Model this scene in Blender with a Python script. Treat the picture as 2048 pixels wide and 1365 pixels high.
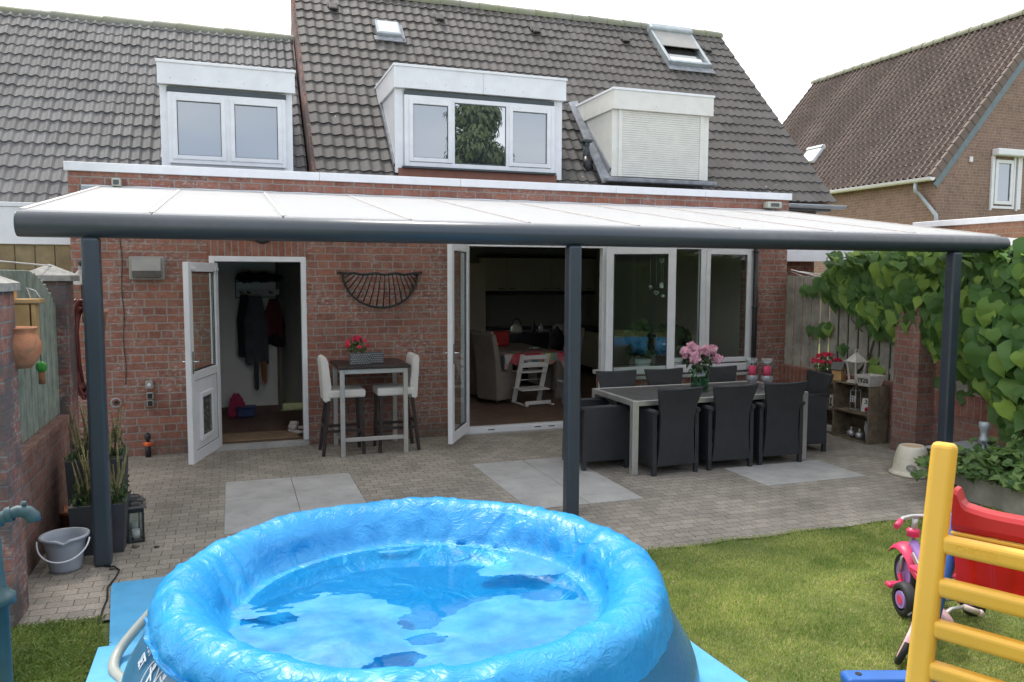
import bpy, bmesh, math, random
from mathutils import Vector, Matrix, noise
import numpy as np
R=math.radians; PI=math.pi
random.seed(7); rng=np.random.default_rng(7)
SC=bpy.context.scene; COL=SC.collection
for o in list(bpy.data.objects): bpy.data.objects.remove(o)
# ---------------------------------------------------------------- camera
YAW,PITCH,ROLL=.3382,.0831,.0035
F=Vector((math.sin(YAW)*math.cos(PITCH),math.cos(YAW)*math.cos(PITCH),-math.sin(PITCH)))
RT=Vector((math.cos(YAW),-math.sin(YAW),0)); UP=RT.cross(F)
RT,UP=math.cos(ROLL)*RT+math.sin(ROLL)*UP,-math.sin(ROLL)*RT+math.cos(ROLL)*UP
cam=bpy.data.cameras.new('camera'); cam.lens=36*1586.7/2048; cam.sensor_width=36; cam.clip_start=.05; cam.clip_end=2000
co=bpy.data.objects.new('camera',cam); COL.objects.link(co)
m=Matrix((RT,UP,-F)).transposed().to_4x4(); m.translation=Vector((0,-9.7694,2.0674)); co.matrix_world=m
SC.camera=co
# ---------------------------------------------------------------- light
SUN_EL,SUN_AZ=R(58),R(-14)      # azimuth measured from +y towards +x: from beyond the house, a little left
sd=Vector((math.sin(SUN_AZ)*math.cos(SUN_EL),math.cos(SUN_AZ)*math.cos(SUN_EL),math.sin(SUN_EL)))
sl=bpy.data.lights.new('sun','SUN'); sl.energy=2.2; sl.angle=R(11); sl.color=(1,.96,.9)
so=bpy.data.objects.new('sun',sl); COL.objects.link(so); so.rotation_euler=sd.to_track_quat('Z','Y').to_euler()
W=bpy.data.worlds.new('World'); SC.world=W; W.use_nodes=True; nt=W.node_tree; nt.nodes.clear()
N=nt.nodes.new; L=nt.links.new
sky=N('ShaderNodeTexSky'); sky.sky_type='NISHITA'; sky.sun_disc=False; sky.sun_elevation=SUN_EL; sky.sun_rotation=SUN_AZ; sky.air_density=1; sky.dust_density=2
b1=N('ShaderNodeBackground'); b1.inputs[1].default_value=.12; L(sky.outputs[0],b1.inputs[0])
b2=N('ShaderNodeBackground'); b2.inputs[1].default_value=1.25          # bright thin cloud
tc=N('ShaderNodeTexCoord'); sep=N('ShaderNodeSeparateXYZ'); L(tc.outputs['Generated'],sep.inputs[0])
mr=N('ShaderNodeMapRange'); mr.inputs['From Min'].default_value=-.5; mr.inputs['From Max'].default_value=.55; L(sep.outputs[1],mr.inputs[0])
nz=N('ShaderNodeTexNoise'); nz.inputs['Scale'].default_value=2.2; nz.inputs['Detail'].default_value=6; 
mp=N('ShaderNodeMapping'); mp.inputs['Scale'].default_value=(1,1,2.5); L(tc.outputs['Generated'],mp.inputs[0]); L(mp.outputs[0],nz.inputs[0])
ad=N('ShaderNodeMath'); ad.operation='MULTIPLY_ADD'; L(nz.outputs[0],ad.inputs[0]); ad.inputs[1].default_value=1.0; L(mr.outputs[0],ad.inputs[2])
cr=N('ShaderNodeValToRGB'); L(ad.outputs[0],cr.inputs[0])
cr.color_ramp.elements[0].position=.3; cr.color_ramp.elements[0].color=(.46,.58,.80,1)
cr.color_ramp.elements[1].position=1.15/1.6; cr.color_ramp.elements[1].color=(1.0,1.0,1.0,1)
L(cr.outputs[0],b2.inputs[0])
ms=N('ShaderNodeMixShader'); ms.inputs[0].default_value=.86; L(b1.outputs[0],ms.inputs[1]); L(b2.outputs[0],ms.inputs[2])
wo=N('ShaderNodeOutputWorld'); L(ms.outputs[0],wo.inputs[0])
SC.view_settings.view_transform='Standard'; SC.view_settings.look='None'; SC.view_settings.exposure=.6; SC.view_settings.gamma=1
SC.cycles.max_bounces=8; SC.cycles.transparent_max_bounces=12; SC.cycles.caustics_reflective=False; SC.cycles.caustics_refractive=False
try: SC.cycles.use_denoising=True
except Exception: pass
# ---------------------------------------------------------------- materials
def newmat(name):
    m=bpy.data.materials.new(name); m.use_nodes=True; nt=m.node_tree; nt.nodes.clear()
    out=nt.nodes.new('ShaderNodeOutputMaterial'); p=nt.nodes.new('ShaderNodeBsdfPrincipled'); nt.links.new(p.outputs[0],out.inputs[0])
    return m,nt,p,out
def node(nt,t,**k):
    n=nt.nodes.new(t)
    for a,v in k.items():
        if a in ('operation','data_type','blend_type','feature','noise_dimensions','wave_type','bands_direction','distance'): setattr(n,a,v)
        else: n.inputs[a].default_value=v
    return n
def mixc(nt,fac,a,b,bt='MIX'):
    n=nt.nodes.new('ShaderNodeMix'); n.data_type='RGBA'; n.blend_type=bt
    for s,v in ((0,fac),(6,a),(7,b)):
        if hasattr(v,'is_output') or hasattr(v,'links'): nt.links.new(v,n.inputs[s])
        else: n.inputs[s].default_value=(tuple(v)+(1,))[:4] if s else v
    return n.outputs[2]
def mth(nt,op,a,b=None,c=None):
    n=nt.nodes.new('ShaderNodeMath'); n.operation=op
    for i,v in enumerate((a,b,c)):
        if v is None: continue
        if hasattr(v,'links'): nt.links.new(v,n.inputs[i])
        else: n.inputs[i].default_value=v
    return n.outputs[0]
def ramp(nt,src,*els):
    n=nt.nodes.new('ShaderNodeValToRGB'); nt.links.new(src,n.inputs[0]); cr=n.color_ramp
    while len(cr.elements)<len(els): cr.elements.new(.5)
    for e,(p,c) in zip(cr.elements,els): e.position=p; e.color=tuple(c)+(1,) if not isinstance(c,(int,float)) else (c,c,c,1)
    return n.outputs[0]
def pos(nt): return nt.nodes.new('ShaderNodeNewGeometry').outputs['Position']
def noi(nt,scale,detail=3,vec=None,rough=.55):
    n=node(nt,'ShaderNodeTexNoise',Scale=scale,Detail=detail,Roughness=rough); nt.links.new(vec if vec is not None else pos(nt),n.inputs['Vector']); return n.outputs[0]
def bump(nt,p,h,strength=.3,dist=.01):
    b=node(nt,'ShaderNodeBump',Strength=strength,Distance=dist); nt.links.new(h,b.inputs['Height']); nt.links.new(b.outputs[0],p.inputs['Normal']); return b
def mat(name,col,rough=.5,metal=0,var=.12,vs=6,bmp=0,bs=60,spec=.5,coat=0,trans=0,dirt=0,dirtcol=(.1,.09,.07),sss=0):
    m,nt,p,out=newmat(name)
    c=tuple(col)
    n=noi(nt,vs,5)
    lo=tuple(x*(1-var) for x in c); hi=tuple(min(1,x*(1+var)) for x in c)
    cc=ramp(nt,n,(.3,lo),(.7,hi))
    if dirt:
        d=ramp(nt,noi(nt,vs*1.7,8,rough=.7),(.5,0),(.75,1)); d=mth(nt,'MULTIPLY',d,dirt); cc=mixc(nt,d,cc,dirtcol)
    nt.links.new(cc,p.inputs['Base Color']); p.inputs['Metallic'].default_value=metal
    r=mth(nt,'MULTIPLY_ADD',noi(nt,vs*3,3),.25,rough-.12); nt.links.new(r,p.inputs['Roughness'])
    p.inputs['Specular IOR Level'].default_value=spec; p.inputs['Coat Weight'].default_value=coat
    if bmp: bump(nt,p,noi(nt,bs,4),bmp,.004)
    if trans:
        t=node(nt,'ShaderNodeBsdfTranslucent'); nt.links.new(cc,t.inputs[0]); mx=node(nt,'ShaderNodeMixShader',Fac=trans)
        nt.links.new(p.outputs[0],mx.inputs[1]); nt.links.new(t.outputs[0],mx.inputs[2]); nt.links.new(mx.outputs[0],out.inputs[0])
    return m
def brickmat(name,c1,c2,mortar,bw=.235,bh=.089,mo=.013,rough_wall=1.0,white=.25,swap=False,off=.5,squash=.55,dark=.0,dist=.006):
    m,nt,p,out=newmat(name)
    g=nt.nodes.new('ShaderNodeNewGeometry'); P=nt.nodes.new('ShaderNodeSeparateXYZ'); nt.links.new(g.outputs['Position'],P.inputs[0])
    Nn=nt.nodes.new('ShaderNodeSeparateXYZ'); nt.links.new(g.outputs['True Normal'],Nn.inputs[0])
    ax=mth(nt,'GREATER_THAN',mth(nt,'ABSOLUTE',Nn.outputs[0]),.6); az=mth(nt,'GREATER_THAN',mth(nt,'ABSOLUTE',Nn.outputs[2]),.6)
    def mx(f,a,b):
        n=nt.nodes.new('ShaderNodeMix'); n.data_type='FLOAT'
        for i,v in ((0,f),(2,a),(3,b)): nt.links.new(v,n.inputs[i])
        return n.outputs[0]
    u=mx(ax,P.outputs[0],P.outputs[1]); v=mx(az,P.outputs[2],P.outputs[1])
    # wobble so that the courses are not ruler-straight
    w1=mth(nt,'MULTIPLY_ADD',noi(nt,7,2),dist*2,-dist); w2=mth(nt,'MULTIPLY_ADD',noi(nt,9,2),dist*2.4,-dist*1.2)
    u=mth(nt,'ADD',u,w1); v=mth(nt,'ADD',v,w2)
    cb=nt.nodes.new('ShaderNodeCombineXYZ'); nt.links.new(v if swap else u,cb.inputs[0]); nt.links.new(u if swap else v,cb.inputs[1])
    br=node(nt,'ShaderNodeTexBrick',Scale=1,**{'Mortar Size':mo/2,'Mortar Smooth':.25,'Bias':0,'Brick Width':bw,'Row Height':bh})
    br.offset=off; br.squash=squash; br.squash_frequency=3; nt.links.new(cb.outputs[0],br.inputs[0])
    br.inputs['Color1'].default_value=tuple(c1)+(1,); br.inputs['Color2'].default_value=tuple(c2)+(1,); br.inputs['Mortar'].default_value=tuple(mortar)+(1,)
    fac=br.outputs['Fac']
    n1=noi(nt,22,6,rough=.7); n2=noi(nt,1.3,4)
    c=mixc(nt,.55,br.outputs['Color'],ramp(nt,n1,(.3,.45),(.7,1.25)),'MULTIPLY')
    c=mixc(nt,.5,c,ramp(nt,n2,(.3,.75),(.7,1.15)),'MULTIPLY')
    c=mixc(nt,mth(nt,'MULTIPLY',ramp(nt,noi(nt,6,5,rough=.7),(.45,0),(.65,1)),.45),c,mixc(nt,fac,(.36,.22,.18),mortar))
    if white:
        sc=nt.nodes.new('ShaderNodeMapping'); sc.inputs['Scale'].default_value=(1,1,2.2); nt.links.new(g.outputs['Position'],sc.inputs[0])
        f=mth(nt,'MULTIPLY',ramp(nt,noi(nt,16,8,sc.outputs[0],.75),(.50,0),(.66,1)),ramp(nt,noi(nt,1.5,3),(.44,0),(.60,1))); f=mth(nt,'MULTIPLY',f,white)
        c=mixc(nt,f,c,(.5,.45,.43))
    # patchy darker tone towards the foot of the wall
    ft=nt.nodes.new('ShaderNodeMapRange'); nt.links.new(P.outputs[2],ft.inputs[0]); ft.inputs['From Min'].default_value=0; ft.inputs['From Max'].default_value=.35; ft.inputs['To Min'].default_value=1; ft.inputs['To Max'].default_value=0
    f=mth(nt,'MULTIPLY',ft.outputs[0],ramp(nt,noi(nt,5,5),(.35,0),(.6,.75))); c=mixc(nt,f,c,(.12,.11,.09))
    if dark:
        c=mixc(nt,mth(nt,'MULTIPLY',ramp(nt,noi(nt,3.5,6,rough=.65),(.42,0),(.55,1)),dark),c,(.09,.09,.095))
    nt.links.new(c,p.inputs['Base Color']); p.inputs['Roughness'].default_value=.85; p.inputs['Specular IOR Level'].default_value=.3
    inv=mth(nt,'SUBTRACT',1,fac); h=mth(nt,'ADD',inv,mth(nt,'MULTIPLY',n1,.9*rough_wall))
    bump(nt,p,h,.8,.012)
    return m
def tilemat(name,c1,c2,lichen=.6,moss=.0,mosscol=(.16,.16,.05)):
    m,nt,p,out=newmat(name)
    uv=nt.nodes.new('ShaderNodeUVMap').outputs[0]
    fl=nt.nodes.new('ShaderNodeVectorMath'); fl.operation='FLOOR'; nt.links.new(uv,fl.inputs[0])
    wn=nt.nodes.new('ShaderNodeTexWhiteNoise'); wn.noise_dimensions='2D'; nt.links.new(fl.outputs[0],wn.inputs['Vector'])
    c=ramp(nt,wn.outputs['Value'],(0,c1),(1,c2))
    c=mixc(nt,.75,c,ramp(nt,noi(nt,1.1,5),(.3,.78),(.7,1.15)),'MULTIPLY')
    c=mixc(nt,.5,c,ramp(nt,noi(nt,35,6,rough=.7),(.3,.7),(.7,1.25)),'MULTIPLY')
    v=node(nt,'ShaderNodeTexVoronoi',Scale=9); nt.links.new(pos(nt),v.inputs['Vector'])
    sp=mth(nt,'LESS_THAN',v.outputs['Distance'],mth(nt,'MULTIPLY',ramp(nt,noi(nt,2.3,2),(.55,0),(.75,.17)),1))
    c=mixc(nt,mth(nt,'MULTIPLY',sp,lichen),c,(.5,.5,.46))
    if moss: c=mixc(nt,mth(nt,'MULTIPLY',ramp(nt,noi(nt,2,6,rough=.7),(.45,0),(.65,1)),moss),c,mosscol)
    nt.links.new(c,p.inputs['Base Color']); p.inputs['Roughness'].default_value=.72
    bump(nt,p,noi(nt,80,4),.4,.004)
    return m
def glassmat(name,refl=.14,tint=(.9,.95,.95),curtain=None,curtain_f=.0,rough=.0):
    m,nt,p,out=newmat(name); nt.nodes.remove(p)
    t=node(nt,'ShaderNodeBsdfTransparent',Color=tint+(1,)); g=node(nt,'ShaderNodeBsdfGlossy',Roughness=rough,Color=(.95,.98,1,1))
    base=t.outputs[0]
    if curtain:
        d=node(nt,'ShaderNodeBsdfDiffuse',Color=tuple(curtain)+(1,)); mm=node(nt,'ShaderNodeMixShader',Fac=curtain_f); nt.links.new(t.outputs[0],mm.inputs[1]); nt.links.new(d.outputs[0],mm.inputs[2]); base=mm.outputs[0]
    fr=node(nt,'ShaderNodeFresnel',IOR=1.5); f=mth(nt,'ADD',fr.outputs[0],refl-.04); f=mth(nt,'MULTIPLY',f,mth(nt,'SUBTRACT',1,nt.nodes.new('ShaderNodeNewGeometry').outputs['Backfacing']))
    mx=node(nt,'ShaderNodeMixShader'); nt.links.new(f,mx.inputs[0]); nt.links.new(base,mx.inputs[1]); nt.links.new(g.outputs[0],mx.inputs[2]); nt.links.new(mx.outputs[0],out.inputs[0])
    return m
M={}
M['brick']=brickmat('red_brick',(.36,.148,.10),(.25,.108,.08),(.31,.285,.255),mo=.017,white=1,dist=.009)
M['soldier']=brickmat('upright_brick',(.34,.13,.085),(.25,.10,.07),(.29,.265,.235),mo=.016,bw=.5,bh=.0745,off=0,swap=True,white=.2,squash=1)
M['brick_g']=brickmat('garden_brick',(.32,.15,.11),(.225,.105,.08),(.27,.26,.23),white=.35,dark=.15)
M['brick_l']=brickmat('weathered_brick',(.33,.15,.11),(.25,.10,.08),(.27,.26,.25),white=.9,dark=.75,bh=.085)
M['brick_r']=brickmat('brown_brick',(.285,.185,.14),(.225,.145,.112),(.36,.29,.235),bw=.24,bh=.075,mo=.014,white=0)
M['brick_o']=brickmat('orange_brick',(.36,.19,.11),(.29,.15,.09),(.36,.28,.22),bw=.25,bh=.085,mo=.013,white=0)
M['tile_l']=tilemat('grey_roof_tile',(.115,.11,.108),(.16,.155,.152),.35)
M['tile_m']=tilemat('dark_roof_tile',(.067,.060,.055),(.090,.082,.077),.75,.15,(.10,.08,.05))
M['tile_r']=tilemat('brown_roof_tile',(.128,.092,.075),(.158,.116,.096),.05,.05)
M['ridge']=tilemat('mossy_ridge_tile',(.17,.17,.13),(.25,.25,.2),.8,.6,(.2,.22,.09))
M['white']=mat('white_upvc',(.72,.73,.75),.35,var=.05,dirt=.12,dirtcol=(.4,.39,.35))
M['cream']=mat('cream_panel',(.68,.67,.62),.45,var=.05,dirt=.12,dirtcol=(.35,.33,.27))
M['cap']=mat('white_aluminium',(.74,.75,.77),.4,var=.05,dirt=.12,dirtcol=(.4,.4,.4))
M['anth']=mat('anthracite_aluminium',(.04,.052,.066),.34,metal=0,var=.06,spec=.6)
M['dark']=mat('dark_rubber',(.02,.02,.022),.5,var=.1)
M['gasket']=mat('grey_green_gasket',(.05,.065,.07),.5)
M['steel']=mat('brushed_steel',(.56,.55,.53),.36,metal=.7,var=.1)
M['chrome']=mat('chrome',(.7,.7,.7),.2,metal=1,var=.05)
M['zinc']=mat('zinc_gutter',(.36,.40,.42),.45,metal=.3,var=.15)
M['lead']=mat('lead_flashing',(.22,.23,.25),.6,var=.3,vs=10,bmp=.4)
M['black']=mat('black_paint',(.018,.018,.02),.42,var=.15)
M['rattan']=None
M['terra']=mat('terracotta',(.42,.17,.085),.8,var=.2,vs=12,dirt=.75,dirtcol=(.10,.11,.06),bmp=.3)
M['terra2']=mat('clean_terracotta',(.40,.20,.14),.8,var=.15)
M['stone']=mat('stone_cap',(.3,.29,.27),.9,var=.25,vs=14,bmp=.5,dirt=.5,dirtcol=(.1,.1,.09))
M['fence']=mat('weathered_board',(.34,.33,.28),.85,var=.3,vs=5,bmp=.4,dirt=.35,dirtcol=(.12,.14,.09))
M['fence_g']=mat('green_grey_board',(.27,.31,.26),.85,var=.25,vs=9,bmp=.3,dirt=.4,dirtcol=(.12,.15,.11))
M['crate']=mat('old_crate_wood',(.17,.13,.085),.9,var=.35,vs=9,bmp=.5,dirt=.4,dirtcol=(.06,.06,.04))
M['pine']=mat('new_pine',(.5,.30,.12),.7,var=.15,vs=8)
M['whitewood']=mat('whitewashed_wood',(.55,.52,.47),.8,var=.12,vs=14,dirt=.4,dirtcol=(.3,.25,.18))
M['slab']=mat('grey_slab',(.40,.39,.37),.85,var=.14,vs=3,bmp=.25,bs=90,dirt=.4,dirtcol=(.18,.17,.15))
M['seatw']=mat('white_leatherette',(.68,.66,.62),.55,var=.06,bmp=.1,bs=25)
M['wengé']=mat('dark_stained_wood',(.028,.02,.018),.38,var=.3,vs=7)
M['opal']=mat('opal_polycarbonate',(.93,.93,.93),.35,var=.02,trans=.64)
M['glass']=glassmat('window_glass',.09)
M['glass_d']=glassmat('door_glass',.055,(.9,.94,.92))
M['vase']=glassmat('green_vase_glass',.09,(.62,.85,.68))
M['clear']=glassmat('clear_glass',.08,(.92,.95,.95))
M['glass_up']=glassmat('dormer_glass',.28,(.85,.9,.95),curtain=(.10,.125,.155),curtain_f=.85)
M['glass_mid']=glassmat('clear_dormer_glass',.5,(.5,.55,.6),curtain=(.06,.07,.075),curtain_f=.7)
M['blue']=mat('blue_plastic',(.03,.14,.48),.35,var=.08)
M['yellow']=mat('yellow_plastic',(.78,.44,.055),.38,var=.05,vs=3,bmp=.06,bs=30)
M['redp']=mat('red_plastic',(.46,.012,.016),.36,var=.1,vs=3)
M['redt']=mat('translucent_red_plastic',(.58,.014,.012),.42,var=.12,vs=4,trans=.25)
M['pink']=mat('pink_plastic',(.72,.045,.13),.4,var=.1)
M['hotpink']=mat('pink_candle_wax',(.85,.05,.14),.5,var=.05)
M['palepink']=mat('pale_pink_plastic',(.68,.42,.43),.4,var=.08)
M['purple']=mat('lilac_plastic',(.34,.2,.52),.4)
M['rubber']=mat('black_tyre',(.02,.02,.02),.6,bmp=.5,bs=150)
M['bucket']=mat('grey_bucket_plastic',(.36,.39,.43),.38,var=.06)
M['blade_d']=None
M['teal']=mat('teal_cast_iron',(.035,.085,.10),.5,var=.25,bmp=.3)
M['planter']=mat('dark_grey_planter',(.05,.052,.058),.6,var=.2,bmp=.2)
M['ceramic']=mat('cream_glazed_pot',(.62,.58,.47),.3,var=.1,vs=8,dirt=.3,dirtcol=(.35,.3,.2))
M['hose']=mat('dark_red_hose',(.17,.035,.03),.45,var=.15)
M['orange']=mat('orange_plastic',(.7,.12,.03),.4)
M['poolhose']=mat('cloudy_pool_hose',(.50,.52,.46),.4,var=.08,trans=.2)
M['cloth_g']=mat('grey_coat',(.07,.07,.08),.95,var=.2)
M['cloth_b']=mat('black_coat',(.015,.015,.018),.95,var=.2)
M['cloth_r']=mat('dark_red_coat',(.09,.015,.02),.95,var=.2)
M['cloth_o']=mat('orange_scarf',(.35,.15,.06),.95,var=.2)
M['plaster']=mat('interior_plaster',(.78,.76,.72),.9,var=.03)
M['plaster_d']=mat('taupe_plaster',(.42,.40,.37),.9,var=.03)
M['ifloor']=mat('brown_floor_tile',(.13,.075,.05),.45,var=.2,vs=3)
M['mat']=mat('coir_mat',(.26,.17,.1),.95,var=.2,bmp=.5)
M['cab']=mat('cream_cabinet',(.62,.58,.5),.4,var=.03)
M['worktop']=mat('dark_worktop',(.04,.04,.04),.4)
M['taupe']=mat('taupe_upholstery',(.24,.21,.17),.9,var=.1)
M['tablewood']=mat('greige_table_wood',(.2,.16,.13),.6,var=.2)
M['grey']=mat('grey_metal_box',(.33,.32,.30),.5,var=.1)
M['grey_d']=mat('dark_grey_plastic',(.08,.08,.08),.5)
M['lamp_sensor']=mat('beige_plastic',(.4,.42,.35),.5)
M['foliage']=mat('mid_green_leaf',(.06,.12,.03),.6,var=.4,vs=8,trans=.3)
M['foliage_d']=mat('dark_green_leaf',(.035,.07,.022),.6,var=.4,vs=8,trans=.25)
M['stem']=mat('green_stem',(.06,.1,.03),.7)
M['heather']=mat('straw_flower_spike',(.25,.22,.10),.9,var=.4,vs=20)
M['bark']=mat('bark',(.09,.07,.05),.9,var=.3,bmp=.6)
M['petal_r']=mat('red_pink_petal',(.7,.03,.09),.7,var=.3,vs=20,trans=.3)
M['petal_p']=mat('pale_pink_petal',(.88,.50,.60),.75,var=.25,vs=18,trans=.35)
M['wicker_w']=mat('white_wicker',(.5,.48,.44),.8,var=.2,vs=30)
M['silver']=mat('silver_bauble',(.55,.55,.56),.3,metal=.6,bmp=.5,bs=50)
M['soil']=mat('soil',(.05,.04,.03),.95,var=.4,bmp=.6)
M['tree_leaf']=mat('tree_leaf',(.07,.10,.03),.6,var=.4,vs=1,trans=.25)
def woven(name,col,s=110,light=(.35,.35,.33)):
    m,nt,p,out=newmat(name)
    P=pos(nt); v=nt.nodes.new('ShaderNodeTexCoord').outputs['Object']
    w1=node(nt,'ShaderNodeTexWave',Scale=s,Distortion=0); w1.bands_direction='DIAGONAL'; nt.links.new(v,w1.inputs[0])
    w2=node(nt,'ShaderNodeTexWave',Scale=s,Distortion=0); w2.bands_direction='Z'; nt.links.new(v,w2.inputs[0])
    h=mth(nt,'MULTIPLY',w1.outputs[1],w2.outputs[1])
    c=mixc(nt,h,tuple(x*.55 for x in col),tuple(x*1.5 for x in col)); c=mixc(nt,.4,c,ramp(nt,noi(nt,9,4),(.3,.6),(.7,1.3)),'MULTIPLY')
    nt.links.new(c,p.inputs['Base Color']); p.inputs['Roughness'].default_value=.5; bump(nt,p,h,.7,.004); return m
M['rattan']=woven('black_rattan',(.034,.036,.04),28)
M['basket']=woven('grey_woven_strap',(.12,.13,.14),16)
M['tabletop']=mat('dark_slate_table_top',(.07,.068,.068),.45,var=.12,vs=5)
M['seam']=mat('light_seam',(.3,.29,.27),.6)
def weave_cloth():
    m,nt,p,out=newmat('patchwork_cloth'); v=node(nt,'ShaderNodeTexVoronoi',Scale=9); nt.links.new(pos(nt),v.inputs['Vector'])
    c=ramp(nt,mth(nt,'FRACT',mth(nt,'MULTIPLY',node_sep(nt,v.outputs['Color']),1)),(.0,(.5,.04,.07)),(.3,(.55,.1,.12)),(.5,(.5,.48,.45)),(.7,(.1,.25,.3)),(.85,(.3,.32,.1)))
    nt.links.new(c,p.inputs['Base Color']); p.inputs['Roughness'].default_value=.6; return m
def node_sep(nt,s):
    n=nt.nodes.new('ShaderNodeSeparateColor'); nt.links.new(s,n.inputs[0]); return n.outputs[0]
M['oilcloth']=weave_cloth()
M['oilcloth'].node_tree.nodes
def paving():
    m,nt,p,out=newmat('clay_pavers')
    P=pos(nt); w=nt.nodes.new('ShaderNodeTexNoise'); w.inputs['Scale'].default_value=3.5; w.inputs['Detail'].default_value=3; nt.links.new(P,w.inputs[0])
    vm=nt.nodes.new('ShaderNodeVectorMath'); vm.operation='MULTIPLY_ADD'; nt.links.new(w.outputs['Color'],vm.inputs[0]); vm.inputs[1].default_value=(.045,.045,0); nt.links.new(P,vm.inputs[2])
    br=node(nt,'ShaderNodeTexBrick',Scale=1,**{'Mortar Size':.0035,'Mortar Smooth':.5,'Brick Width':.15,'Row Height':.098}); nt.links.new(vm.outputs[0],br.inputs[0])
    br.inputs['Color1'].default_value=(.345,.305,.255,1); br.inputs['Color2'].default_value=(.262,.232,.195,1); br.inputs['Mortar'].default_value=(.085,.078,.06,1)
    c=mixc(nt,.8,br.outputs['Color'],ramp(nt,noi(nt,1.3,6,rough=.65),(.3,.62),(.7,1.28)),'MULTIPLY')
    c=mixc(nt,.8,c,ramp(nt,noi(nt,60,4),(.3,.65),(.7,1.35)),'MULTIPLY')
    moss=mth(nt,'MULTIPLY',br.outputs['Fac'],ramp(nt,noi(nt,2.6,5),(.48,0),(.6,.9))); c=mixc(nt,moss,c,(.13,.12,.035))
    pale=mth(nt,'MULTIPLY',ramp(nt,noi(nt,6,8,rough=.8),(.6,0),(.75,1)),.35); c=mixc(nt,pale,c,(.34,.32,.28))
    nt.links.new(c,p.inputs['Base Color']); p.inputs['Roughness'].default_value=.8
    h=mth(nt,'ADD',mth(nt,'SUBTRACT',1,br.outputs['Fac']),mth(nt,'MULTIPLY',noi(nt,25,5),.4)); bump(nt,p,h,.6,.008); return m
M['paving']=paving()
def grassground():
    m,nt,p,out=newmat('turf')
    c=ramp(nt,noi(nt,14,7,rough=.75),(.3,(.13,.16,.05)),(.55,(.22,.25,.08)),(.75,(.33,.30,.14)))
    nt.links.new(c,p.inputs['Base Color']); p.inputs['Roughness'].default_value=.95; bump(nt,p,noi(nt,90,5),1,.02); return m
M['turf']=grassground()
def blades(nm='grass_blade',f=1):
    m,nt,p,out=newmat(nm)
    g=nt.nodes.new('ShaderNodeNewGeometry')
    c=ramp(nt,g.outputs['Random Per Island'],(0,(.21,.31,.07)),(.5,(.36,.47,.12)),(.82,(.50,.53,.21)),(1,(.62,.55,.32)))
    c=mixc(nt,.85,c,ramp(nt,noi(nt,2.2,5,rough=.6),(.35,(.52,.64,.42)),(.65,(1.38,1.25,1.2))),'MULTIPLY')
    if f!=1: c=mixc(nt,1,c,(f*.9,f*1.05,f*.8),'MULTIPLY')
    nt.links.new(c,p.inputs['Base Color']); p.inputs['Roughness'].default_value=.6
    t=node(nt,'ShaderNodeBsdfTranslucent'); nt.links.new(c,t.inputs[0]); mx=node(nt,'ShaderNodeMixShader',Fac=.35); nt.links.new(p.outputs[0],mx.inputs[1]); nt.links.new(t.outputs[0],mx.inputs[2]); nt.links.new(mx.outputs[0],out.inputs[0]); return m
M['blade']=blades()
M['blade_d']=blades('lush_shaded_grass_blade',.55)  # darker copy: lusher grass, with its shade put into the colour too
def leafmat(name,lo,mid,hi):
    m,nt,p,out=newmat(name); g=nt.nodes.new('ShaderNodeNewGeometry')
    c=ramp(nt,g.outputs['Random Per Island'],(0,lo),(.6,mid),(1,hi)); p.inputs['Specular IOR Level'].default_value=.3
    nt.links.new(c,p.inputs['Base Color']); p.inputs['Roughness'].default_value=.5; bump(nt,p,noi(nt,30,3),.4,.006)
    t=node(nt,'ShaderNodeBsdfTranslucent'); nt.links.new(mixc(nt,.5,c,(.25,.4,.04)),t.inputs[0]); mx=node(nt,'ShaderNodeMixShader',Fac=.28); nt.links.new(p.outputs[0],mx.inputs[1]); nt.links.new(t.outputs[0],mx.inputs[2]); nt.links.new(mx.outputs[0],out.inputs[0]); return m
M['vineleaf']=leafmat('vine_leaf',(.05,.12,.03),(.11,.22,.055),(.27,.40,.07))
M['bedleaf']=leafmat('bed_leaf',(.05,.10,.03),(.09,.16,.05),(.15,.23,.07))
def linermat():
    m,nt,p,out=newmat('blue_cover_sheet')
    c=ramp(nt,noi(nt,3,5),(.3,(.012,.335,.78)),(.7,(.030,.43,.87)))
    nt.links.new(c,p.inputs['Base Color']); p.inputs['Roughness'].default_value=.38; p.inputs['Specular IOR Level'].default_value=.65
    P=pos(nt); n=node(nt,'ShaderNodeTexNoise',Scale=8,Detail=5,Roughness=.48,Distortion=2.4); nt.links.new(P,n.inputs[0])
    n2=node(nt,'ShaderNodeTexNoise',Scale=60,Detail=3); nt.links.new(P,n2.inputs[0])
    n3=node(nt,'ShaderNodeTexNoise',Scale=4.5,Detail=2,Roughness=.4,Distortion=1.5); nt.links.new(P,n3.inputs[0]); cr1=ramp(nt,mth(nt,'ABSOLUTE',mth(nt,'SUBTRACT',n3.outputs[0],.5)),(0,.45),(.11,0)); cr2=ramp(nt,mth(nt,'ABSOLUTE',mth(nt,'SUBTRACT',n.outputs[0],.5)),(0,.30),(.07,0)); h=mth(nt,'ADD',mth(nt,'ADD',cr1,cr2),mth(nt,'ADD',mth(nt,'MULTIPLY',n2.outputs[0],.12),mth(nt,'MULTIPLY',n3.outputs[0],3.0))); bump(nt,p,h,.55,.010); p.inputs['Coat Weight'].default_value=.08; p.inputs['Coat Roughness'].default_value=.25
    t=node(nt,'ShaderNodeBsdfTranslucent'); nt.links.new(c,t.inputs[0]); mx=node(nt,'ShaderNodeMixShader',Fac=.2); nt.links.new(p.outputs[0],mx.inputs[1]); nt.links.new(t.outputs[0],mx.inputs[2]); nt.links.new(mx.outputs[0],out.inputs[0]); return m
M['liner']=linermat()
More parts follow.
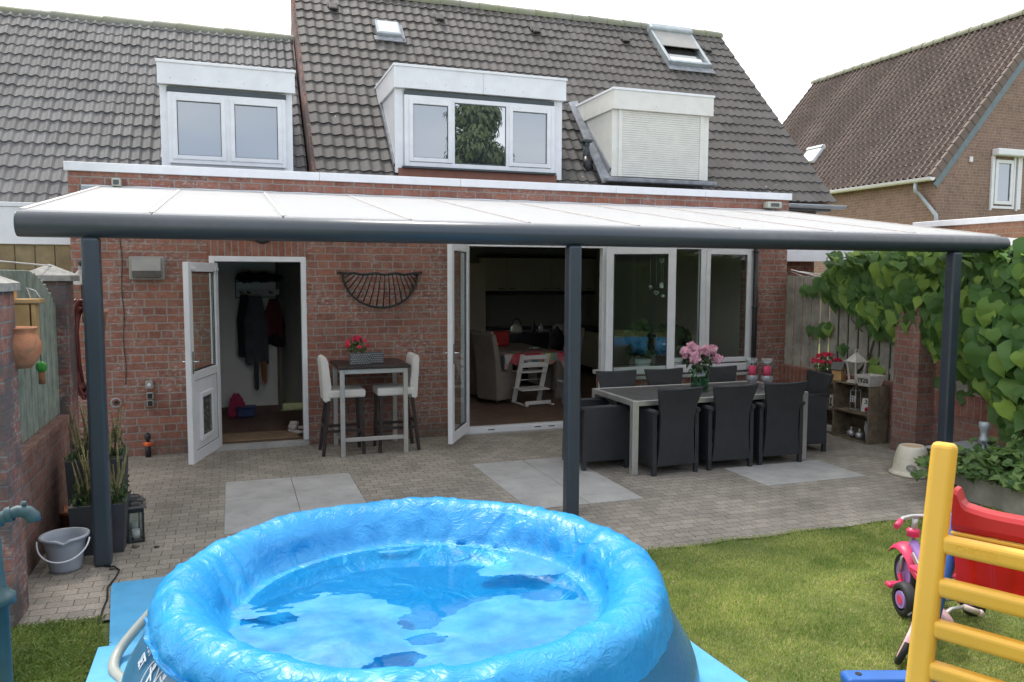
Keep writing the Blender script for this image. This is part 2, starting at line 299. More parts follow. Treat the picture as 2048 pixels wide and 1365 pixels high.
M['sheet']=mat('light_blue_ground_sheet',(.10,.42,.72),.5,var=.12,vs=4,bmp=1.0,bs=9,dirt=.25,dirtcol=(.1,.2,.3))
M['poolwall']=mat('teal_blue_pool_vinyl',(.03,.16,.30),.28,var=.08,vs=2)
def watermat():
    m,nt,p,out=newmat('pool_water'); nt.nodes.remove(p)
    t=node(nt,'ShaderNodeBsdfTransparent',Color=(.42,.86,.95,1)); g=node(nt,'ShaderNodeBsdfGlossy',Roughness=.02,Color=(1,1,1,1))
    fr=node(nt,'ShaderNodeFresnel',IOR=1.33); bm=node(nt,'ShaderNodeBump',Strength=.05,Distance=.02); nt.links.new(noi(nt,4,3),bm.inputs['Height']); nt.links.new(bm.outputs[0],fr.inputs['Normal']); nt.links.new(bm.outputs[0],g.inputs['Normal'])
    mx=node(nt,'ShaderNodeMixShader'); nt.links.new(fr.outputs[0],mx.inputs[0]); nt.links.new(t.outputs[0],mx.inputs[1]); nt.links.new(g.outputs[0],mx.inputs[2]); nt.links.new(mx.outputs[0],out.inputs[0]); return m
M['water']=watermat()

def filmmat():
    m,nt,p,out=newmat('wet_film')
    c=ramp(nt,noi(nt,5,5),(.3,(.08,.42,.74)),(.7,(.16,.50,.80)))
    nt.links.new(c,p.inputs['Base Color']); p.inputs['Roughness'].default_value=.4; p.inputs['Specular IOR Level'].default_value=.4; bump(nt,p,noi(nt,26,6,rough=.65),.35,.015)
    t=node(nt,'ShaderNodeBsdfTransparent',Color=(.6,.9,1,1)); mx=node(nt,'ShaderNodeMixShader'); nt.links.new(ramp(nt,noi(nt,7,5),(.3,.34),(.7,.66)),mx.inputs[0]); nt.links.new(t.outputs[0],mx.inputs[1]); nt.links.new(p.outputs[0],mx.inputs[2]); nt.links.new(mx.outputs[0],out.inputs[0]); return m
# ---------------------------------------------------------------- mesh helpers
class MB:
    def __init__(s): s.bm=bmesh.new(); s.uv=None
    def face(s,pts):
        try: return s.bm.faces.new([s.bm.verts.new(p) for p in pts])
        except ValueError: return None
    def box(s,x0,x1,y0,y1,z0,z1,bev=0,seg=2,mtx=None):
        b=bmesh.new(); bmesh.ops.create_cube(b,size=1)
        for v in b.verts: v.co=Vector(((x0+x1)/2+v.co.x*(x1-x0),(y0+y1)/2+v.co.y*(y1-y0),(z0+z1)/2+v.co.z*(z1-z0)))
        if bev: bmesh.ops.bevel(b,geom=b.edges[:],offset=min(bev,.45*min(abs(x1-x0),abs(y1-y0),abs(z1-z0))),segments=seg,profile=.5,affect='EDGES')
        if mtx is not None: b.transform(mtx)
        s.add(b); return s
    def add(s,b):
        me=bpy.data.meshes.new('t'); b.to_mesh(me); b.free(); s.bm.from_mesh(me); bpy.data.meshes.remove(me)
    def bar(s,p,q,w,h,bev=0,up=(0,0,1)):
        p,q=Vector(p),Vector(q); d=q-p; l=d.length; z=d.normalized(); u=Vector(up)
        if abs(z.dot(u))>.98: u=Vector((0,1,0))
        x=u.cross(z).normalized(); y=z.cross(x)
        m=Matrix((x,y,z)).transposed().to_4x4(); m.translation=(p+q)/2
        return s.box(-w/2,w/2,-h/2,h/2,-l/2,l/2,bev,mtx=m)
    def cyl(s,p,q,r,r2=None,n=16,cap=True):
        p,q=Vector(p),Vector(q); r2=r if r2 is None else r2; d=(q-p); z=d.normalized(); u=Vector((0,0,1)) if abs(z.z)<.9 else Vector((1,0,0)); x=u.cross(z).normalized(); y=z.cross(x)
        A=[s.bm.verts.new(p+(x*math.cos(2*PI*i/n)+y*math.sin(2*PI*i/n))*r) for i in range(n)]
        B=[s.bm.verts.new(q+(x*math.cos(2*PI*i/n)+y*math.sin(2*PI*i/n))*r2) for i in range(n)]
        for i in range(n):
            f=s.bm.faces.new((A[i],A[(i+1)%n],B[(i+1)%n],B[i])); f.smooth=True
        if cap: s.bm.faces.new(A[::-1]); s.bm.faces.new(B)
        return s
    def tube(s,pts,r,n=8,cap=True,rs=None):
        pts=[Vector(p) for p in pts]; rings=[]; prev=None
        for i,p in enumerate(pts):
            d=(pts[min(i+1,len(pts)-1)]-pts[max(i-1,0)]).normalized()
            if prev is None: u=Vector((0,0,1)) if abs(d.z)<.9 else Vector((1,0,0)); x=u.cross(d).normalized()
            else: x=(prev-d*prev.dot(d)).normalized()
            prev=x; y=d.cross(x); rr=rs[i] if rs else r
            rings.append([s.bm.verts.new(p+(x*math.cos(2*PI*k/n)+y*math.sin(2*PI*k/n))*rr) for k in range(n)])
        for a,b in zip(rings,rings[1:]):
            for k in range(n):
                f=s.bm.faces.new((a[k],a[(k+1)%n],b[(k+1)%n],b[k])); f.smooth=True
        if cap: s.bm.faces.new(rings[0][::-1]); s.bm.faces.new(rings[-1])
        return s
    def lathe(s,prof,c=(0,0,0),n=28,mtx=None,smooth=True,a0=0,a1=2*PI):
        full=abs(a1-a0-2*PI)<1e-6; m=n if full else n+1; rings=[]
        for r,z in prof:
            ring=[]
            for k in range(m):
                a=a0+(a1-a0)*k/n; v=Vector((r*math.cos(a),r*math.sin(a),z))
                if mtx is not None: v=mtx@v
                ring.append(s.bm.verts.new(v+Vector(c)))
            rings.append(ring)
        for a,b in zip(rings,rings[1:]):
            for k in range(n):
                j=(k+1)%m
                try:
                    f=s.bm.faces.new((a[k],a[j],b[j],b[k])); f.smooth=smooth
                except ValueError: pass
        return s
    def prism(s,poly,d,smooth=False):
        """closed polygon (3-D points) extruded by vector d"""
        d=Vector(d); A=[s.bm.verts.new(Vector(p)) for p in poly]; B=[s.bm.verts.new(Vector(p)+d) for p in poly]; n=len(A)
        s.bm.faces.new(A[::-1]); s.bm.faces.new(B)
        for i in range(n):
            f=s.bm.faces.new((A[i],A[(i+1)%n],B[(i+1)%n],B[i])); f.smooth=smooth
        return s
    def ball(s,c,r,sub=2,sc=(1,1,1),jit=0):
        b=bmesh.new(); bmesh.ops.create_icosphere(b,subdivisions=sub,radius=r)
        for v in b.verts:
            if jit: v.co*=1+jit*noise.noise(v.co*(3/r)+Vector(c))
            v.co=Vector((v.co.x*sc[0],v.co.y*sc[1],v.co.z*sc[2]))+Vector(c)
        for f in b.faces: f.smooth=True
        s.add(b); return s
    def grid(s,P,closed_u=False,smooth=True):
        """P[i][j] points"""
        V=[[s.bm.verts.new(p) for p in row] for row in P]; nu=len(V); 
        for i in range(nu if closed_u else nu-1):
            a,b=V[i],V[(i+1)%nu]
            for j in range(len(a)-1):
                f=s.bm.faces.new((a[j],b[j],b[j+1],a[j+1])); f.smooth=smooth
        return s
    def build(s,name,m,parent=None,loc=None,fix=True,world=True):
        if fix: bmesh.ops.recalc_face_normals(s.bm,faces=s.bm.faces[:])
        me=bpy.data.meshes.new(name); s.bm.to_mesh(me); s.bm.free()
        me.materials.append(M[m] if isinstance(m,str) else m)
        o=bpy.data.objects.new(name,me); COL.objects.link(o)
        off=Vector((0,0,0)); p=parent
        while p is not None: off+=p.location; p=p.parent
        if parent is not None: o.parent=parent
        elif world and loc is None and len(me.vertices):
            n=len(me.vertices); a=np.empty(n*3,dtype=np.float32); me.vertices.foreach_get('co',a); a=a.reshape(-1,3)
            mn,mx=a.min(0),a.max(0); loc=((mn[0]+mx[0])/2,(mn[1]+mx[1])/2,mn[2])
        if loc is not None: o.location=Vector(loc); off=off+o.location
        if world and off.length>0: me.transform(Matrix.Translation(-off))
        return o
def tag(o,label=None,cat=None,group=None,kind=None):
    if label: o['label']=label
    if cat: o['category']=cat
    if group: o['group']=group
    if kind: o['kind']=kind
    return o
def thing(name,loc,label,cat,group=None,rz=0):
    o=bpy.data.objects.new(name,None); o.empty_display_size=.1; COL.objects.link(o); o.location=loc; o.rotation_euler=(0,0,rz)
    return tag(o,label,cat,group)
def kids(o): return [c for c in bpy.data.objects if c.parent==o]
def copy_tree(o,parent=None):
    c=o.copy(); COL.objects.link(c); c.parent=parent
    for k in kids(o): copy_tree(k,c)
    return c
def place(o,loc,rz,label=None,group=None,first=False):
    r=o if first else copy_tree(o); r.location=loc; r.rotation_euler=(0,0,rz)
    if label: r['label']=label
    if group: r['group']=group
    return r
def wall_open(mb,x0,x1,z0,z1,y0,y1,ops,axis='x'):
    """wall slab with rectangular openings (a0,a1,b0,b1); single skin with reveals"""
    xs=sorted({x0,x1,*[o[0] for o in ops],*[o[1] for o in ops]}); zs=sorted({z0,z1,*[o[2] for o in ops],*[o[3] for o in ops]})
    def solid(i,j):
        if i<0 or j<0 or i>=len(xs)-1 or j>=len(zs)-1: return False
        cx,cz=(xs[i]+xs[i+1])/2,(zs[j]+zs[j+1])/2
        return not any(o[0]<cx<o[1] and o[2]<cz<o[3] for o in ops)
    def P(a,y,z): return (a,y,z) if axis=='x' else (y,a,z)
    for i in range(len(xs)-1):
        for j in range(len(zs)-1):
            if not solid(i,j): continue
            a,b,c,d=xs[i],xs[i+1],zs[j],zs[j+1]
            mb.face([P(a,y0,c),P(b,y0,c),P(b,y0,d),P(a,y0,d)]); mb.face([P(a,y1,c),P(a,y1,d),P(b,y1,d),P(b,y1,c)])
            if not solid(i-1,j): mb.face([P(a,y0,c),P(a,y0,d),P(a,y1,d),P(a,y1,c)])
            if not solid(i+1,j): mb.face([P(b,y0,c),P(b,y1,c),P(b,y1,d),P(b,y0,d)])
            if not solid(i,j-1): mb.face([P(a,y0,c),P(a,y1,c),P(b,y1,c),P(b,y0,c)])
            if not solid(i,j+1): mb.face([P(a,y0,d),P(b,y0,d),P(b,y1,d),P(a,y1,d)])
    bmesh.ops.remove_doubles(mb.bm,verts=mb.bm.verts[:],dist=1e-4)
    return mb
def tiles(name,m,parent,O,U,V,width,length,per,course,amp=.028,lip=.02,skew=1.5,tilew=2,jit=.004,ns=8,pw=1):
    """real tiled roof: one wavy overlapping strip per course. O eave corner, U along eave, V up the slope."""
    O,U,V=Vector(O),Vector(U).normalized(),Vector(V).normalized(); Nn=U.cross(V); 
    if Nn.z<0: Nn=-Nn
    nu=int(width/per)*ns; nc=int(math.ceil(length/course)); verts=[];faces=[];uvs=[]
    for c in range(nc):
        v0=c*course; v1=min(length,v0+course+.03)
        base=len(verts)
        for k in range(nu+1):
            u=width*k/nu; t=(u/per)%1.0; ti=int(u/per/tilew+1e-6)
            h=amp*(.5-.5*math.cos(2*PI*(t**skew)))**pw
            r=random.Random(ti*7919+c*104729); j=r.uniform(-jit,jit); js=r.uniform(-jit,jit)
            p=O+U*u
            a=p+V*(v0+js)+Nn*(h+j-.004); b=p+V*(v0+js)+Nn*(h+lip+j); e=p+V*v1+Nn*(h+j)
            verts+=[a,b,e]; uv=(u/per/tilew,c+.5); uvs+=[uv]*3
        for k in range(nu):
            i=base+3*k
            faces+=[(i,i+3,i+4,i+1),(i+1,i+4,i+5,i+2)]
    me=bpy.data.meshes.new(name); me.from_pydata([tuple(v) for v in verts],[],faces); ul=me.uv_layers.new(name='UVMap')
    idx=np.empty(len(me.loops),dtype=np.int32); me.loops.foreach_get('vertex_index',idx); ua=np.array(uvs,dtype=np.float32)
    # keep each face inside its tile
    fu=ua[idx].reshape(-1,4,2); fu[:,:,0]=fu[:,:,0].mean(1,keepdims=True); ul.data.foreach_set('uv',fu.reshape(-1))
    me.materials.append(M[m]); o=bpy.data.objects.new(name,me); COL.objects.link(o); o.parent=parent
    off=Vector((0,0,0)); p=parent
    while p is not None: off+=p.location; p=p.parent
    me.transform(Matrix.Translation(-off)); 
    return o
def ridge(name,m,parent,A,B,r=.12,step=.33):
    A,B=Vector(A),Vector(B); L=(B-A).length; d=(B-A).normalized(); n=max(1,int(L/step)); mb=MB(); side=Vector((-d.y,d.x,0))
    for i in range(n):
        p=A+d*(L*i/n); q=A+d*(L*(i+1)/n+.03); rr=r*random.uniform(.97,1.03); dz=random.uniform(-.006,.006)
        ringsP=[]
        for (c,s_) in ((p,1.06),(q,.95)):
            ringsP.append([c+side*(math.cos(a)*rr*s_*1.1)+Vector((0,0,math.sin(a)*rr*s_*.85+dz)) for a in [PI*k/8 for k in range(-1,10)]])
        mb.grid(ringsP); mb.face(ringsP[0])
    return mb.build(name,m,parent,fix=False)
def window(parent,x0,x1,z0,z1,y,panes,fw=.06,sash=.045,glass='glass',name='window',deep=.06,frame='white',glasses=None,sashes=True):
    """fixed frame part with sashes (rects) ; front face at y"""
    mb=MB(); mb.box(x0,x0+fw,y,y+deep,z0,z1,.004,1); mb.box(x1-fw,x1,y,y+deep,z0,z1,.004,1); mb.box(x0+fw,x1-fw,y+.001,y+deep,z1-fw,z1,.004,1); mb.box(x0+fw,x1-fw,y+.001,y+deep,z0,z0+fw,.004,1)
    for i,(a,b,c,d) in enumerate(panes[:-1]):
        nx=panes[i+1][0]; mb.box(b,nx,y+.0015,y+deep,z0+fw,z1-fw,.003,1)
    w=mb.build(name,frame,parent)
    for i,(a,b,c,d) in enumerate(panes):
        if sashes and (sashes is True or sashes[i]):
            s=MB(); yy=y-.012
            s.box(a-.006,a+sash,yy,yy+.05,c-.006,d+.006,.004,1); s.box(b-sash,b+.006,yy,yy+.05,c-.006,d+.006,.004,1); s.box(a+sash,b-sash,yy+.0007,yy+.05,d-sash,d+.006,.004,1); s.box(a+sash,b-sash,yy+.0007,yy+.05,c-.006,c+sash,.004,1)
            s.build('sash',frame,w); e=sash
        else: e=0
        g=MB(); g.box(a+e-.004,b-e+.004,y+.02,y+.026,c+e-.004,d-e+.004); g.build('pane',glasses[i] if glasses else glass,w)
        k=MB(); t=.008; A_,B_,C_,D_=a+e,b-e,c+e,d-e
        k.box(A_,A_+t,y+.012,y+.022,C_,D_); k.box(B_-t,B_,y+.012,y+.022,C_,D_); k.box(A_+t,B_-t,y+.0121,y+.022,D_-t,D_); k.box(A_+t,B_-t,y+.0121,y+.022,C_,C_+t); k.build('gasket','gasket',w)
    return w
def text_mesh(s,size,ext=.001,bold=0):
    cu=bpy.data.curves.new('txt','FONT'); cu.body=s; cu.size=size; cu.extrude=ext; cu.offset=bold; cu.align_x='CENTER'; cu.align_y='CENTER'
    o=bpy.data.objects.new('txt',cu); COL.objects.link(o); bpy.context.view_layer.update()
    dg=bpy.context.evaluated_depsgraph_get(); me=bpy.data.meshes.new_from_object(o.evaluated_get(dg)); bpy.data.objects.remove(o); return me
def text_obj(s,size,m,parent,mtx,name='lettering',ext=.001,bold=0,fn=None):
    me=text_mesh(s,size,ext,bold); 
    if fn:
        for v in me.vertices: v.co=fn(v.co)
    me.transform(mtx); me.materials.clear(); me.materials.append(M[m]); o=bpy.data.objects.new(name,me); COL.objects.link(o); o.parent=parent
    off=Vector((0,0,0)); p=parent
    while p is not None: off+=p.location; p=p.parent
    me.transform(Matrix.Translation(-off)); return o
def fastmesh(name,V,Fc,m,parent=None,smooth=False,loc=None):
    me=bpy.data.meshes.new(name); V=np.asarray(V,np.float32); Fc=np.asarray(Fc,np.int32); k=Fc.shape[1]
    me.vertices.add(len(V)); me.loops.add(Fc.size); me.polygons.add(len(Fc))
    off=Vector((0,0,0)); p=parent
    while p is not None: off+=p.location; p=p.parent
    if loc is not None: off=off+Vector(loc)
    me.vertices.foreach_set('co',(V-np.array(off,np.float32)).ravel()); me.loops.foreach_set('vertex_index',Fc.ravel()); me.polygons.foreach_set('loop_start',np.arange(0,Fc.size,k,dtype=np.int32)); me.polygons.foreach_set('loop_total',np.full(len(Fc),k,np.int32)); 
    if smooth: me.polygons.foreach_set('use_smooth',np.ones(len(Fc),bool))
    me.update(calc_edges=True); me.validate(); me.materials.append(M[m] if isinstance(m,str) else m)
    o=bpy.data.objects.new(name,me); COL.objects.link(o); o.parent=parent
    if loc is not None: o.location=loc
    return o
def leaves(centers,normals,sizes,ups=None,shape='heart',curl=.25):
    """many separate leaf blades -> V,F arrays (quads/tris as quads)"""
    if shape=='heart': prof=[(0,.0,.0),(.03,.21,-.13),(.12,.38,-.10),(.28,.47,-.02),(.45,.42,.0),(.62,.30,.0),(.8,.15,.0),(.92,.06,.0),(1.03,0,.0)]
    else: prof=[(0,.04,0),(.3,.22,0),(.6,.2,0),(1,.01,0)]
    Vv=[];Ff=[]
    for c,n,s in zip(centers,normals,sizes):
        c=Vector(c); n=Vector(n).normalized(); dn=Vector((random.uniform(-.5,.5),random.uniform(-.5,.5),-1)) if ups is None else Vector(ups)+Vector((random.uniform(-.4,.4),random.uniform(-.4,.4),random.uniform(-.4,.4)))
        t=(dn-n*dn.dot(n)).normalized(); w=n.cross(t); b=len(Vv); cv=curl*random.uniform(.5,1.5); fold=random.uniform(.05,.3); wav=random.uniform(0,6)
        for (l,wd,bk) in prof:
            for sg in (-1,0,1):
                z=-cv*(l-.3)**2 + fold*abs(sg*wd) + .04*math.sin(wav+l*9+sg)
                ll=l-.5+(bk if sg else (.0)); Vv.append(c+(t*ll+w*(sg*wd*(1+.08*math.sin(wav+l*14)))+n*z)*s)
        for i in range(len(prof)-1):
            for k in range(2):
                a=b+3*i+k; Ff.append((a,a+3,a+4,a+1))
    return Vv,Ff
# ---------------------------------------------------------------- ground
def sheetobj(name,x0,x1,y0,y1,z,m,kind='structure',cuts=0):
    mb=MB(); mb.face([(x0,y0,z),(x1,y0,z),(x1,y1,z),(x0,y1,z)])
    return tag(mb.build(name,m,loc=((x0+x1)/2,(y0+y1)/2,z),fix=False),kind=kind)
sheetobj('ground',-400,400,-400,400,-.02,'turf')
# patio with an uneven grass edge
mb=MB(); pts=[(-1.75,1.0,0),(-1.75,-4.62,0)]
for i in range(60):
    x=-1.7+i*9.6/60; pts.append((x,-4.62+.05*noise.noise(Vector((x*2.1,0,3)))+.02*math.sin(x*9),0))
pts+=[(8,-4.6,0),(8,1.0,0)]
mb.face(pts); tag(mb.build('patio',M['paving'],loc=(3,-2,0),fix=False),kind='structure')
sheetobj('garden_path',7.95,14,-8,.8,-.004,'paving')
# grey slab inlays (2x2 slabs each, real thickness, flush joints)
def slabset(x0,x1,y0,y1,label,rz=0):
    r=thing('slab_inlay',((x0+x1)/2,(y0+y1)/2,0),label,'paving slabs','large grey slabs let into the paving')
    xm,ym=(x0+x1)/2+.02,y1-(y1-y0)*.42
    for a,b in ((x0,xm),(xm,x1)):
        for c,d in ((y0,ym),(ym,y1)):
            m=MB(); m.box(a+.003,b-.003,c+.003,d-.003,-.03,.006+random.uniform(0,.0015),.003,1); m.build('slab','slab',r)
slabset(-.115,1.10,-3.2,-1.53,'square of four grey slabs nearest the open back door')
slabset(2.42,3.56,-3.36,-1.58,'grey slab square behind the middle canopy post')
slabset(4.93,6.16,-3.36,-2.62,'grey slab square in front of the dining table, on the right')
# ---------------------------------------------------------------- own house
H=thing('brick_house',(3.0,2.0,0),'red brick house with dark tiled roof, two dormers and a flat extension','house')
EX0,EX1=-1.65,7.74; DZ=.07
DL,DR,DT=-.25,.83,2.275; FL,FR,FT=2.74,4.80,2.50; WR,WS=7.16,.66
mb=MB(); wall_open(mb,EX0,EX1,0,3.17,0,.30,[(DL,DR,0,DT),(FL,FR,0,FT),(FR,WR,WS,FT)]); mb.build('wall','brick',H)
mb=MB(); mb.box(DL-.02,DR+.02,-.004,.02,DT+.002,DT+.205); mb.build('door_lintel','soldier',H)
# side walls of the extension and the main walls behind it
mb=MB(); mb.box(EX0,EX0+.28,.301,1.4,0,3.168); mb.box(EX1-.28,EX1,.301,1.4,0,3.168); mb.build('side_wall','brick',H)
mb=MB(); mb.box(EX1+.002,9.2,1.15,1.4,0,3.2); mb.box(EX1+.002,9.2,1.4,7.6,0,3.2); mb.build('main_wall','brick',H)
mb=MB(); 
for a,b in ((EX0-.03,1.0),(1.003,2.73),(2.733,4.9),(4.903,6.3),(6.303,EX1+.03)): mb.box(a,b,-.035,.12,3.172,3.268,.004,1)
mb.build('parapet_cap','cap',H)
mb=MB(); mb.box(EX0+.05,EX1-.05,.1,1.6,3.10,3.19); mb.build('flat_roof','lead',H)
TA=R(46.08); S1=(0,math.cos(TA),math.sin(TA))
tiles('roof','tile_m',H,(1.07,.90,3.255),(1,0,0),S1,8.31,5.05,.152,.25,amp=.023,lip=.020)
mb=MB(); mb.prism([(1.07,.93,3.2),(1.07,4.43,6.84),(1.07,7.93,3.2)],(8.25,0,0)); mb.build('attic','brick',H)   # gable body under the tiles
mb=MB(); mb.prism([(1.075,4.43,6.88),(1.075,7.97,3.2),(1.075,7.97,3.3),(1.075,4.43,6.98)],(8.3,0,0)); mb.build('rear_roof','tile_m',H)
ridge('ridge','ridge',H,(1.05,4.43,6.87),(9.4,4.43,6.87),.12,.36)
mb=MB(); mb.prism([(1.035,.93,3.2),(1.035,4.43,6.84),(1.035,4.43,6.3),(1.035,1.4,3.17)],(.034,0,0)); mb.build('gable_parapet','brick_l',H)
# gutters
def gutter(p,q,r,parent,m='zinc'):
    p,q=Vector(p),Vector(q); d=(q-p).normalized(); s=Vector((d.y,-d.x,0)); mb=MB(); prof=[]
    P=[[c+s*(math.cos(a)*r)+Vector((0,0,math.sin(a)*r)) for a in [PI+PI*k/10 for k in range(11)]]+[c+s*(r-.012)] for c in (p,q)]
    mb.grid(P); mb.face(P[0][:11]); mb.face(P[1][:11])
    mb.tube([p+s*r,q+s*r],.010,6); return mb.build('gutter',m,parent,fix=False)
gutter((7.6,.86,3.21),(9.52,.86,3.21),.055,H)
mb=MB(); mb.box(7.76,9.3,.92,1.15,3.12,3.2); mb.build('soffit','grey_d',H)
mb=MB(); mb.cyl((7.155,-.06,.0),(7.155,-.06,2.9),.036,n=14); dp=mb.build('downpipe','black',H)
mb=MB(); [mb.cyl((7.155,-.06,z),(7.155,-.06,z+.025),.045,n=14) for z in (.5,1.6,2.4)]; mb.build('pipe_clip','black',dp)
# dormers
def dormer(H,x0,x1,yf,ztop,zf,zbot,m,back,cheekcol=None,seams=()):
    """ztop top of fascia, zf bottom of fascia, zbot foot"""
    mb=MB(); mb.box(x0+.035,x1-.05,yf+.065,back,zbot,zf-.001); mb.box(x0+.02,x0+.13,yf+.05,yf+.066,zbot,zf-.002,.003,1); mb.box(x1-.16,x1-.035,yf+.05,yf+.066,zbot,zf-.002,.003,1)
    d=mb.build('dormer',m,H)
    mb=MB(); xs=[x0]+list(seams)+[x1]
    for a,b in zip(xs,xs[1:]): mb.box(a+.0015,b-.0015,yf-.02,back,zf,ztop-.035,.002,1)
    mb.build('fascia',m,d)
    mb=MB(); mb.box(x0-.012,x1+.012,yf-.034,back,ztop-.034,ztop,.003,1); mb.build('roof_edge_trim','cap',d)
    mb=MB(); 
    for k in range(int((x1-x0)/.28)):
        for s in (.25,): mb.cyl((x0+.15+k*.28,yf-.0205,zf+(ztop-zf)*s),(x0+.15+k*.28,yf-.023,zf+(ztop-zf)*s),.006,n=8)
    mb.build('screw','zinc',d)
    mb=MB(); mb.bar((x0+.02,yf+.10,zbot+.1),(x0+.02,back-.2,zf+.35),.03,.06); mb.build('flashing','lead',d)
    return d
dB=dormer(H,2.09,4.575,.95,4.865,4.555,3.44,'white',2.6,seams=(3.33,))
mb=MB(); mb.box(2.24,4.40,.955,1.02,4.475,4.535,.004,1); mb.build('sunscreen_box','gasket',dB)
window(dB,2.235,4.41,3.53,4.474,.955,[(2.30,2.885,3.60,4.41),(2.93,3.675,3.60,4.41),(3.725,4.34,3.60,4.41)],fw=.06,sash=.05,glasses=['glass_up','glass_mid','glass_up'],sashes=(True,False,True))
mb=MB(); mb.box(2.2,4.43,.93,1.03,3.505,3.528); mb.build('sill','gasket',dB)
mb=MB(); mb.box(2.15,4.46,.985,1.2,3.36,3.504); mb.build('apron_board',mat('red_brown_board',(.22,.09,.06),.7),dB)
dC=dormer(H,5.30,7.0,.90,4.80,4.495,3.525,'cream',2.6)
mb=MB(); mb.box(5.42,5.475,.925,.952,3.525,4.494,.003,1); mb.box(6.80,6.855,.925,.952,3.525,4.494,.003,1)
mb.build('shutter_guide','cream',dC)
mb=MB(); nz_=30; prof=[]
for i in range(nz_):
    z0=3.525+.97*i/nz_; h=.97/nz_
    prof+=[(.945,z0),(.934,z0+h*.25),(.934,z0+h*.8),(.945,z0+h*.97)]
mb.grid([[(x,y,z) for y,z in prof] for x in (5.476,6.799)],smooth=False); mb.build('roller_shutter','cream',dC,fix=False)
mb=MB(); mb.prism([(5.16,.94,3.42),(5.36,.94,3.45),(5.36,2.3,4.86),(5.20,2.3,4.83)],(0,0,.03)); mb.box(5.2,7.05,.82,.95,3.44,3.50,.01,1); mb.box(5.19,5.33,2.4,2.62,4.72,4.86); mb.build('lead_apron','lead',dC)
# roof fittings on the slope
def on_roof(x,s,n=0.):   # s distance up the slope from the eave, n above the surface
    return Vector((x,.90,3.27))+Vector(S1)*s+Vector((0,-math.sin(TA),math.cos(TA)))*n
Mr=Matrix((Vector((1,0,0)),Vector(S1),Vector((0,-math.sin(TA),math.cos(TA))))).transposed().to_4x4()
def rm(x,s): m=Mr.copy(); m.translation=on_roof(x,s); return m
def sl_of(y,z): return ((y-.90)*math.cos(TA)+(z-3.255)*math.sin(TA))
for x,y,z in ((1.667,3.957,6.403),(3.471,3.987,6.434),(5.243,3.946,6.391),(7.039,3.968,6.415),(8.804,3.958,6.403)):
    mb=MB(); m_=rm(x,sl_of(y,z)); mb.box(-.07,.07,-.10,.08,.02,.075,.02,2,mtx=m_); mb.box(-.09,.09,-.02,.12,.01,.05,.015,1,mtx=m_); v=mb.build('vent_tile','tile_m',H)
    mb=MB(); mb.box(-.06,.06,-.106,-.099,.03,.068,mtx=m_); mb.build('vent_opening','black',v)
m_=rm(2.5,sl_of(3.57,6.0)); mb=MB(); mb.box(-.2,.2,-.19,.19,.02,.10,.012,1,mtx=m_); v=mb.build('roof_hatch','zinc',H)
mb=MB(); mb.box(-.17,.17,-.16,.16,.10,.125,.02,2,mtx=m_); mb.build('dome','clear',v); mb=MB(); mb.box(-.25,.25,-.32,-.2,.03,.045,mtx=m_); mb.box(.205,.26,-.3,.2,.03,.045,mtx=m_); mb.build('flashing','lead',v)
mb=MB(); mb.box(-.165,.165,-.155,.155,.1001,.103,mtx=m_); mb.build('inner_panel','cap',v)
vx0,vx1,vs0,vs1=7.66,8.57,sl_of(3.46,5.89),sl_of(4.27,6.73); m_=rm((vx0+vx1)/2,(vs0+vs1)/2); a,b=(vx1-vx0)/2,(vs1-vs0)/2
mb=MB(); mb.box(-a,-a+.06,-b,b-.1,.0,.13,.01,1,mtx=m_); mb.box(a-.06,a,-b,b-.1,.0,.13,.01,1,mtx=m_); mb.box(-a+.06,a-.06,-b,-b+.06,0,.12,.01,1,mtx=m_); mb.box(-a-.01,a+.01,b-.14,b+.03,0,.19,.04,3,mtx=m_); v=mb.build('skylight','zinc',H)
mb=MB(); mb.box(-a+.06,a-.06,-.06,b-.14,.11,.125,mtx=m_); mb.build('blind','grey',v)
mb=MB(); mb.box(-a+.06,a-.06,-b+.06,-.06,.03,.04,mtx=m_); mb.build('pane',glassmat('skylight_glass',.3,curtain=(.05,.05,.05),curtain_f=.8),v)
mb=MB(); mb.box(-a+.06,a-.1,-b+.07,-b+.26,.041,.06,.005,1,mtx=m_); mb.build('sash','cap',v)
mb=MB(); mb.box(-a-.02,a+.05,-b-.16,-b-.005,.035,.045,mtx=m_); mb.build('flashing','lead',v)
# vent pipe
mb=MB(); mb.cyl((5.1,1.38,3.7),(5.1,1.38,4.06),.05,n=14); v=mb.build('vent_pipe','gasket',H); mb=MB(); mb.box(5.02,5.18,1.30,1.46,4.06,4.11,.02,2); mb.box(5.06,5.14,1.33,1.42,4.02,4.06); mb.build('cowl','gasket',v)
mb=MB(); mb.cyl((5.1,1.3,3.62),(5.1,1.34,3.85),.09,.055,n=14); mb.build('collar','black',v)
